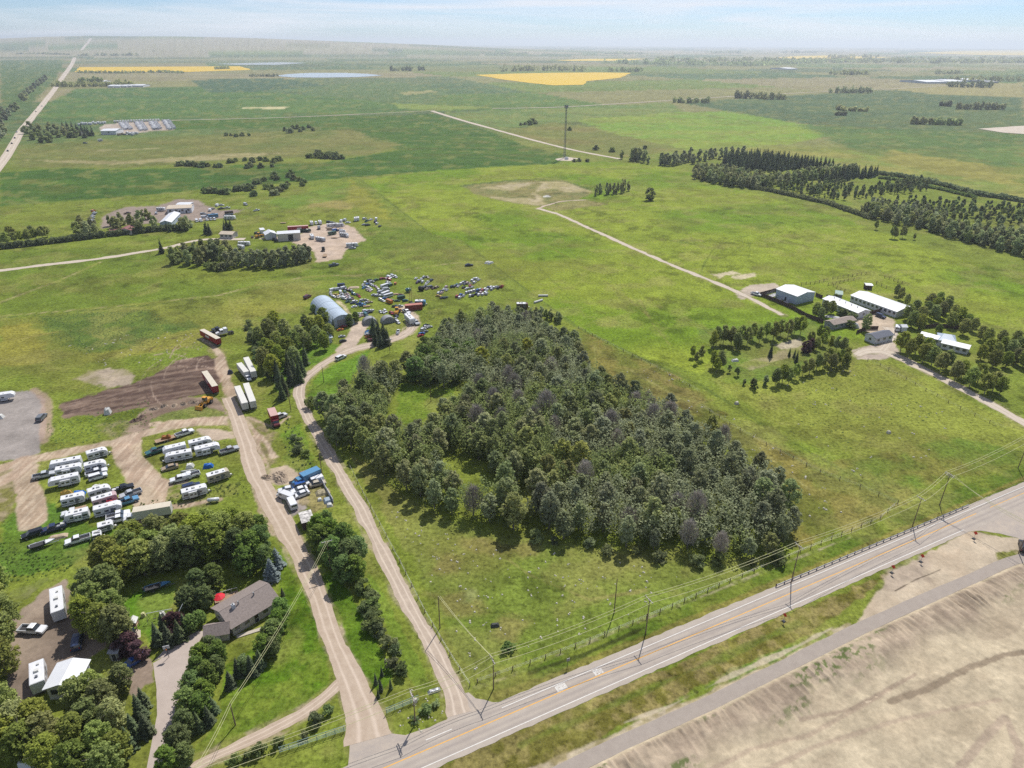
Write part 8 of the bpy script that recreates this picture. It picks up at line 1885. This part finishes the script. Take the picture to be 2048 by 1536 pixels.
pole('q', (645, 955), (640, 906), [], "utility pole beside the gravel road above the gravel corner", .4)
pole('r', (1789, 668), (1792, 654), [.2], "utility pole in the farm yard", .4)
def wires(k0, k1, offs, label, sag=.9, group="overhead wires", dz=(-.02,)):
    (p0, h0, r0), (p1, h1, r1) = POLES[k0], POLES[k1]
    for i, x in enumerate(offs):
        a = Vector((p0.x + math.cos(r0) * x, p0.y + math.sin(r0) * x, h0 + (.1 if abs(x) < .1 else 0)))
        c_ = Vector((p1.x + math.cos(r1) * x, p1.y + math.sin(r1) * x, h1 + (.1 if abs(x) < .1 else 0)))
        b = MB(); n = 14; pr_ = None
        for k in range(n + 1):
            t_ = k / n; q = a.lerp(c_, t_); q.z -= sag * 4 * t_ * (1 - t_) * (1 + .06 * i)
            if pr_ is not None: b.tube(pr_ - a, q - a, .036, M_WIRE, n=4, caps=False)
            pr_ = q
        nm_ = {1: "", 2: ["upper ", "lower "][i] if i < 2 else "", 3: ["pasture-side ", "middle ", "road-side "][i] if i < 3 else ""}.get(len(offs), "")
        tag(b.build("overhead_wire", None, a), f"{nm_}overhead wire {label}", "wire", group)
W3 = (1.15, .5, -1.15)
wires('a', 'b', W3, "between the junction island and the gravel road's mouth")
wires('b', 'c', W3, "along the triangular paddock")
wires('c', 'd', W3, "passing the grove's near corner")
wires('d', 'e', W3, "along the guardrail")
wires('e', 'f', W3, "between the two poles before the side road", .5)
wires('f', 'g', W3, "towards the pole at the right edge")
wires('f', 'h', W3, "crossing the highway to the side road pole")
wires('b', 'i', (0, .4), "from the highway to the bare pole by the gravel road", .6)
wires('k', 'l', (0, .4), "over the lawn to the trees", 1.2)
# wires that leave the frame at the lower left
POLES['z0'] = (G(60, 1735), 9.0, POLES['a'][2]); POLES['z1'] = (G(390, 1620), 7.0, .4)
wires('a', 'z0', W3, "over the gravel loop towards the lower left", 1.2)
wires('k', 'z1', (0, .4), "from the lawn pole towards the driveway foot", .6)
# guardrail
def guardrail():
    s0, s1 = s_at(1560, 1180), s_at(1935, 1012); o0 = wl - .35
    A = H_at(s0, o0); o = empty("guardrail", A, math.atan2(hd.y, hd.x)); L_ = s1 - s0
    b = MB()
    b.box(0, L_, -.04, .04, .42, .74, mat("galvanised_rail", S(160, 162, 166), .5, metal=.3, var=.1)); b.box(0, L_, -.07, -.03, .47, .54, M_STEEL); b.box(0, L_, -.07, -.03, .62, .69, M_STEEL); b.build("rail", o)
    for k in range(int(L_ / 2.6) + 1):
        b = MB(); b.box(k * 2.6 - .1, k * 2.6 + .1, .045, .25, 0, .85, M_POLE); b.build("post", o)
    tag(o, "long steel guardrail along the highway", "guardrail")
guardrail()
def wire_fence(pts, label, step=3.4, h=1.15, zm=zi, group="wire fences", m=None, hi=.11, rails=False):
    P = [G(*zm(*p)) for p in pts]; o = empty("wire_fence", P[0]); w_ = MB(); r_ = random.Random(len(pts)); n_ = 0
    for a, c_ in zip(P, P[1:]):
        d = c_ - a; L_ = d.length; k_ = max(1, int(L_ / step))
        for z in ((.4, .75, 1.05) if not rails else (.5, .95, 1.35)):
            w_.tube(a - P[0] + Vector((0, 0, z)), c_ - P[0] + Vector((0, 0, z)), .012 if not rails else .05, M_STEEL if not rails else M_POLE, n=4, caps=False)
        for k in range(k_):
            if n_ >= 95: break
            q = a.lerp(c_, k / k_) - P[0]; b = MB(); t_ = r_.uniform(-.06, .06)
            b.tube((q.x, q.y, -.1), (q.x + t_, q.y + t_, h * r_.uniform(.9, 1.15)), hi, m or M_POLE, hi * .8, n=5); b.build("post", o); n_ += 1
    w_.build("wire" if not rails else "rail", o)
    return tag(o, label, "fence", group)
wire_fence([(955, 1365), (1060, 1328), (1180, 1283), (1320, 1225)], "post and wire fence along the highway side of the paddock")
wire_fence([(1320, 1225), (1460, 1163), (1600, 1105), (1760, 1038), (1790, 1010)], "post and wire fence between the grove corner and the guardrail")
wire_fence([(940, 1372), (900, 1310), (850, 1225), (800, 1125), (760, 1050), (725, 985), (700, 935)], "post and wire fence between the gravel road and the paddock", 4)
wire_fence([(1795, 1008), (1720, 975), (1640, 945), (1560, 905), (1480, 862), (1400, 812)], "post and wire fence down the edge of the square pasture", 4)
wire_fence([(1735, 722), (1760, 732), (1830, 770), (1920, 818), (2010, 860)], "post and wire fence beside the pale farm road", 4)
wire_fence([(1157, 656), (1230, 695), (1320, 740), (1400, 785)], "post and wire fence across the brownish pasture", 5)
for pts, lb in (([(740, 180), (900, 165), (1060, 130)], "rail fence of the far paddock, left stretch"), ([(1115, 108), (1300, 85), (1460, 60), (1570, 52)], "rail fence of the far paddock, back stretch"), ([(1060, 185), (1200, 160), (1300, 130), (1440, 115)], "rail fence of the inner paddock"),
                ([(1640, 170), (1760, 220), (1860, 255)], "rail fence between the paddock and the long barn"), ([(1740, 95), (1850, 130), (1950, 165), (2040, 190)], "rail fence of the far paddock, right stretch"), ([(1120, 200), (1260, 260), (1330, 280)], "rail fence behind the pale green shed")):
    wire_fence(pts, lb, 2.6, 1.5, zP, "paddock rail fences", None, .16, True)
# green metal gate-like barriers at the junction
def metal_fence(a, c_, h, label, zm=zi):
    A, B = G(*zm(*a)), G(*zm(*c_)); d = B - A; L_ = d.length; m = mat("pale_green_rail", S(160, 184, 176), .5)
    o = empty("metal_fence", A, math.atan2(d.y, d.x)); b = MB()
    for z in (.25, .6, .95, h): b.tube((0, 0, z), (L_, 0, z), .045, m)
    b.build("rail", o)
    for k in range(int(L_ / 1.6) + 1):
        b = MB(); b.tube((k * 1.6, 0, 0), (k * 1.6, 0, h + .08), .06, m); b.build("post", o)
    return tag(o, label, "fence", "pale green rail fences")
zJ = zoomer(750, 1360, .09766)
metal_fence((240, 690), (900, 420), 1.5, "pale green rail fence on the junction island", zJ)
metal_fence((560, 1506), (692, 1462), 1.5, "pale green rail fence left of the dirt road's mouth")
lump("culvert_grate", (1210, 230), zJ, (2.6, 1.0, .5), M_STEEL, "grey grate on the grass beside the gravel road", "grate", .4, 71)
# orange-red warning boards on stands
def warning(px, label, H_=1.9):
    o = empty("warning_sign", G(*px), R(-60)); m = mat("warning_orange", S(226, 74, 52), .6)
    b = MB(); b.prism([(-.55, H_), (0, H_ + .55), (.55, H_), (0, H_ - .55)], -.02, .02, m); b.build("board", o)
    b = MB(); b.tube((0, .05, 0), (0, .05, H_ + .2), .035, M_STEEL)
    for a in (0, 1.57, 3.14, 4.71): b.tube((0, .05, .35), (.7 * math.cos(a + .78), .7 * math.sin(a + .78), .03), .03, M_STEEL)
    b.build("stand", o)
    b = MB(); b.box(-.35, .35, -.3, .35, .04, .22, M_FRAME, .05, .05); b.build("sandbag", o)
    tag(o, label, "road sign", "warning signs by the footpath")
warning((1567, 1243), "orange warning sign alone on the grassy verge")
warning((1783, 1146), "orange warning sign at the left end of the dirt patch")
warning((1841, 1124), "orange warning sign in the middle of the dirt patch")
warning((1947, 1078), "orange warning sign nearest to the side road")
b = MB(); b.tube((0, 0, 0), (.25, .1, 2.4), .05, M_FRAME); b.box(-.1, .6, .08, .12, 1.7, 2.5, M_STEEL); tag(b.build("road_sign", None, G(1134, 1336), R(25)), "slim dark road sign seen edge-on beside the ditch", "road sign")
# lattice tower
def tower():
    h = top_z((1129, 316), (1131, 211)); o = empty("lattice_tower", G(1129, 316), .3); m = mat("tower_steel", S(128, 132, 140), .5, metal=.4)
    w0, w1 = 1.35, .75; legs = [(math.cos(a), math.sin(a)) for a in (0.3, 2.394, 4.488)]
    at_ = lambda i, z: (legs[i][0] * (w0 + (w1 - w0) * z / h), legs[i][1] * (w0 + (w1 - w0) * z / h), z)
    for i in range(3):
        b = MB(); b.tube(at_(i, 0), at_(i, h), .13, m, n=5); b.build("leg", o)
    b = MB(); n = int(h / 2)
    for k in range(n):
        z0, z1_ = h * k / n, h * (k + 1) / n
        for i in range(3):
            j = (i + 1) % 3; b.tube(at_(i, z0), at_(j, z1_), .055, m, n=4, caps=False); b.tube(at_(j, z0), at_(i, z1_), .055, m, n=4, caps=False); b.tube(at_(i, z1_), at_(j, z1_), .055, m, n=4, caps=False)
    b.build("bracing", o)
    b = MB()
    for z in (h - .6, h - 3.2):
        for i in range(3):
            j = (i + 1) % 3; p, q = Vector((legs[i][0] * 2.4, legs[i][1] * 2.4, z)), Vector((legs[j][0] * 2.4, legs[j][1] * 2.4, z)); b.tube(p, q, .09, m, n=4); b.tube(p, (0, 0, z), .07, m, n=4)
    b.build("platform", o)
    for i in range(3):
        for t_ in (.15, .5, .85):
            p = Vector((legs[i][0] * 2.4, legs[i][1] * 2.4, 0)).lerp(Vector((legs[(i + 1) % 3][0] * 2.4, legs[(i + 1) % 3][1] * 2.4, 0)), t_)
            b = MB(); b.box(p.x - .2, p.x + .2, p.y - .2, p.y + .2, h - 2.4, h + .5, mat("antenna_grey", S(150, 154, 164), .5)); b.build("antenna", o)
    tag(o, "tall slim lattice tower with antennas in the green field", "tower")
tower()
lump("equipment_hut", (1133, 319), zi, (4.5, 3.0, 2.8), M_WWALL, "pale equipment hut at the foot of the tower", "hut", .2, 81)
sheet("gravel_pad", [(1110, 318), (1135, 314), (1158, 317), (1140, 322), (1116, 321)], M_SAND, .05, sub=6, rough=.6, label="pale gravel pad of the tower")
# loose stones and litter on the grass
M_STONE = mat("pale_stone", S(214, 208, 190), .9, var=.2, scale=3)
def stones(P, n, s0, s1, label, seed, holes=()):
    pts = poisson(P, 1.2, holes, seed, n * 3)[:n]; rr = random.Random(seed); b = MB()
    for x, y in pts:
        for c in range(rr.choice((1, 1, 2, 3))):
            s = rr.uniform(s0, s1); cx, cy_ = x + rr.uniform(-.6, .6) * (c > 0), y + rr.uniform(-.6, .6) * (c > 0)
            k = 6; v = [(cx + s * rr.uniform(.7, 1.2) * math.cos(i * math.tau / k), cy_ + s * rr.uniform(.7, 1.2) * math.sin(i * math.tau / k), 0) for i in range(k)]
            v += [(cx + (p[0] - cx) * .6, cy_ + (p[1] - cy_) * .6, s * rr.uniform(.5, .8)) for p in v]
            b.add(v, [(i, (i + 1) % k, (i + 1) % k + k, i + k) for i in range(k)] + [tuple(range(k, 2 * k))], M_STONE)
    return tag(b.build("stones"), label, "stones", None, 'stuff')
TRI = GP([(760, 990), (860, 1060), (1000, 1090), (1180, 1110), (1400, 1140), (1300, 1215), (1060, 1305), (950, 1340), (860, 1190)])
stones(TRI, 120, .12, .30, "small pale stones scattered over the paddock", 1)
stones(GP([(1230, 740), (1320, 735), (1420, 800), (1500, 860), (1640, 960), (1720, 1030), (1610, 1060), (1600, 960), (1440, 860), (1300, 790)]), 70, .15, .4, "pale stones along the brownish pasture strip", 2)
stones(GP([(1480, 790), (1700, 730), (1900, 830), (1880, 920), (1720, 960)]), 40, .15, .35, "pale stones on the square pasture", 3)
stones(GP([(130, 690), (330, 650), (420, 680), (380, 720), (200, 740)]), 40, .15, .35, "pale stones on the weedy ground", 4)
stones(GP([(640, 1080), (700, 1200), (790, 1370), (830, 1390), (760, 1180), (700, 1060)]), 14, .1, .2, "few pale stones on the roadside grass", 5)
stones(GP([(775, 1420), (830, 1405), (890, 1395), (890, 1430), (840, 1460), (800, 1465)]), 14, .12, .25, "pale stones on the junction island", 6)
lump("boulder", (1777, 866), zi, (1.4, 1.1, .9), M_STONE, "white boulder on the square pasture", "boulder", .3, 91)
lump("boulder", (1473, 808), zi, (1.6, 1.2, 1.0), M_STONE, "pale boulder at the pasture fence", "boulder", .3, 92)
lump("hay_ring", (990, 1252), zi, (2.0, .9, .8), mat("scrap_dark", S(84, 86, 84), .8, var=.7, scale=3), "dark feeder ring in the middle of the paddock", "feeder", .1, 93)
plant('weedshrub', G(1016, 1300), "shrub", "small leafy bush alone on the paddock near the highway", "shrub", None, 1.5)
lump("white_crate", (1470, 722), zi, (3, 1.6, .9), M_ALUM, "white crate on the grass inside the tree square", "crate", .2, 94)
lump("storage_box", (216, 827), zi, (2.0, 2.4, 2.2), M_ALUM, "small white cabin on the grass between the lanes", "cabin", .25, 95)
# weeds: dark tall tufts on rough ground
def weeds(P, n, h, label, seed, m='weed', holes=()):
    pts = poisson(P, .8, holes, seed, n * 5)[:int(n * 1.6)]; rr = random.Random(seed)
    n = int(n * 1.6)
    return leafmass("grass", [(x, y, -.1, rr.uniform(.10, .40), rr.uniform(.3, 1) * h) for x, y in pts], LM['weed'], n * 14, .085, seed, label, "grass", None, 'stuff')
weeds(GP([(70, 632), (300, 620), (350, 650), (290, 690), (170, 710), (120, 690)]), 520, .7, "dark tall weeds on the rough ground by the red trailer", 1, 'shrub')
weeds(GP([(0, 1080), (60, 1110), (150, 1110), (140, 1140), (40, 1165), (0, 1160)]), 200, .6, "tall grass on the slope below the trailer yard", 2)
weeds(GP([(90, 850), (300, 800), (310, 850), (270, 870), (110, 900)]), 130, .6, "weeds on the strip above the dirt lane", 5)
weeds(GP([(230, 1020), (480, 960), (500, 985), (330, 1020)]), 110, .7, "weeds between the trailer yard and the belt", 6)
weeds(GP([(572, 830), (598, 862), (626, 930), (636, 960), (600, 960), (570, 900)]), 120, .7, "rank weeds beside the gravel road", 7)
weeds(GP([(1500, 790), (1700, 735), (1880, 830), (1700, 900)]), 260, .3, "dark tussocks on the square pasture", 9, 'shrub')
weeds(GP([(800, 640), (860, 610), (890, 625), (850, 650), (810, 660)]), 60, .9, "weedy mounds behind the yard road", 10)
# ------------------------------------------------------------------ labels that would repeat get their place in the row
def finish_labels():
    ords = ["leftmost", "second", "third", "fourth", "fifth", "sixth", "seventh", "eighth", "ninth", "tenth", "eleventh", "twelfth"]
    nums = "zero one two three four five six seven eight nine ten eleven twelve".split()
    by = {}
    for o in THINGS: by.setdefault(o.get('label'), []).append(o)
    for lab, os_ in by.items():
        n = len(os_)
        if lab is None or n < 2 or n > 12 or len(lab.split()) > 11: continue
        os_.sort(key=lambda o: PX(o.location if o.location.length > .01 else o.matrix_world @ Vector(o.bound_box[0]))[0])
        for i, o in enumerate(os_):
            w_ = "leftmost" if i == 0 else "rightmost" if i == n - 1 else ords[i] + " from left"
            o['label'] = f"{lab}, {w_} of {nums[n]}"
finish_labels()
# ------------------------------------------------------------------ haze
hb = MB()
hm = bpy.data.materials.new("haze_air"); hm.use_nodes = True
ht = hm.node_tree; ht.nodes.clear()
ho = NN(ht, 'ShaderNodeOutputMaterial'); hv = NN(ht, 'ShaderNodeVolumePrincipled')
hv.inputs['Color'].default_value = (.84, .92, 1.0, 1)
hv.inputs['Density'].default_value = 0.95e-4
hv.inputs['Anisotropy'].default_value = .35
ht.links.new(hv.outputs[0], ho.inputs['Volume'])
E_ = 36000.0
hb.box(-E_, E_, -E_, E_, -2.0, 200.0, hm)
tag(hb.build("haze"), "thin bright haze over the far prairie", "haze", None, 'stuff')
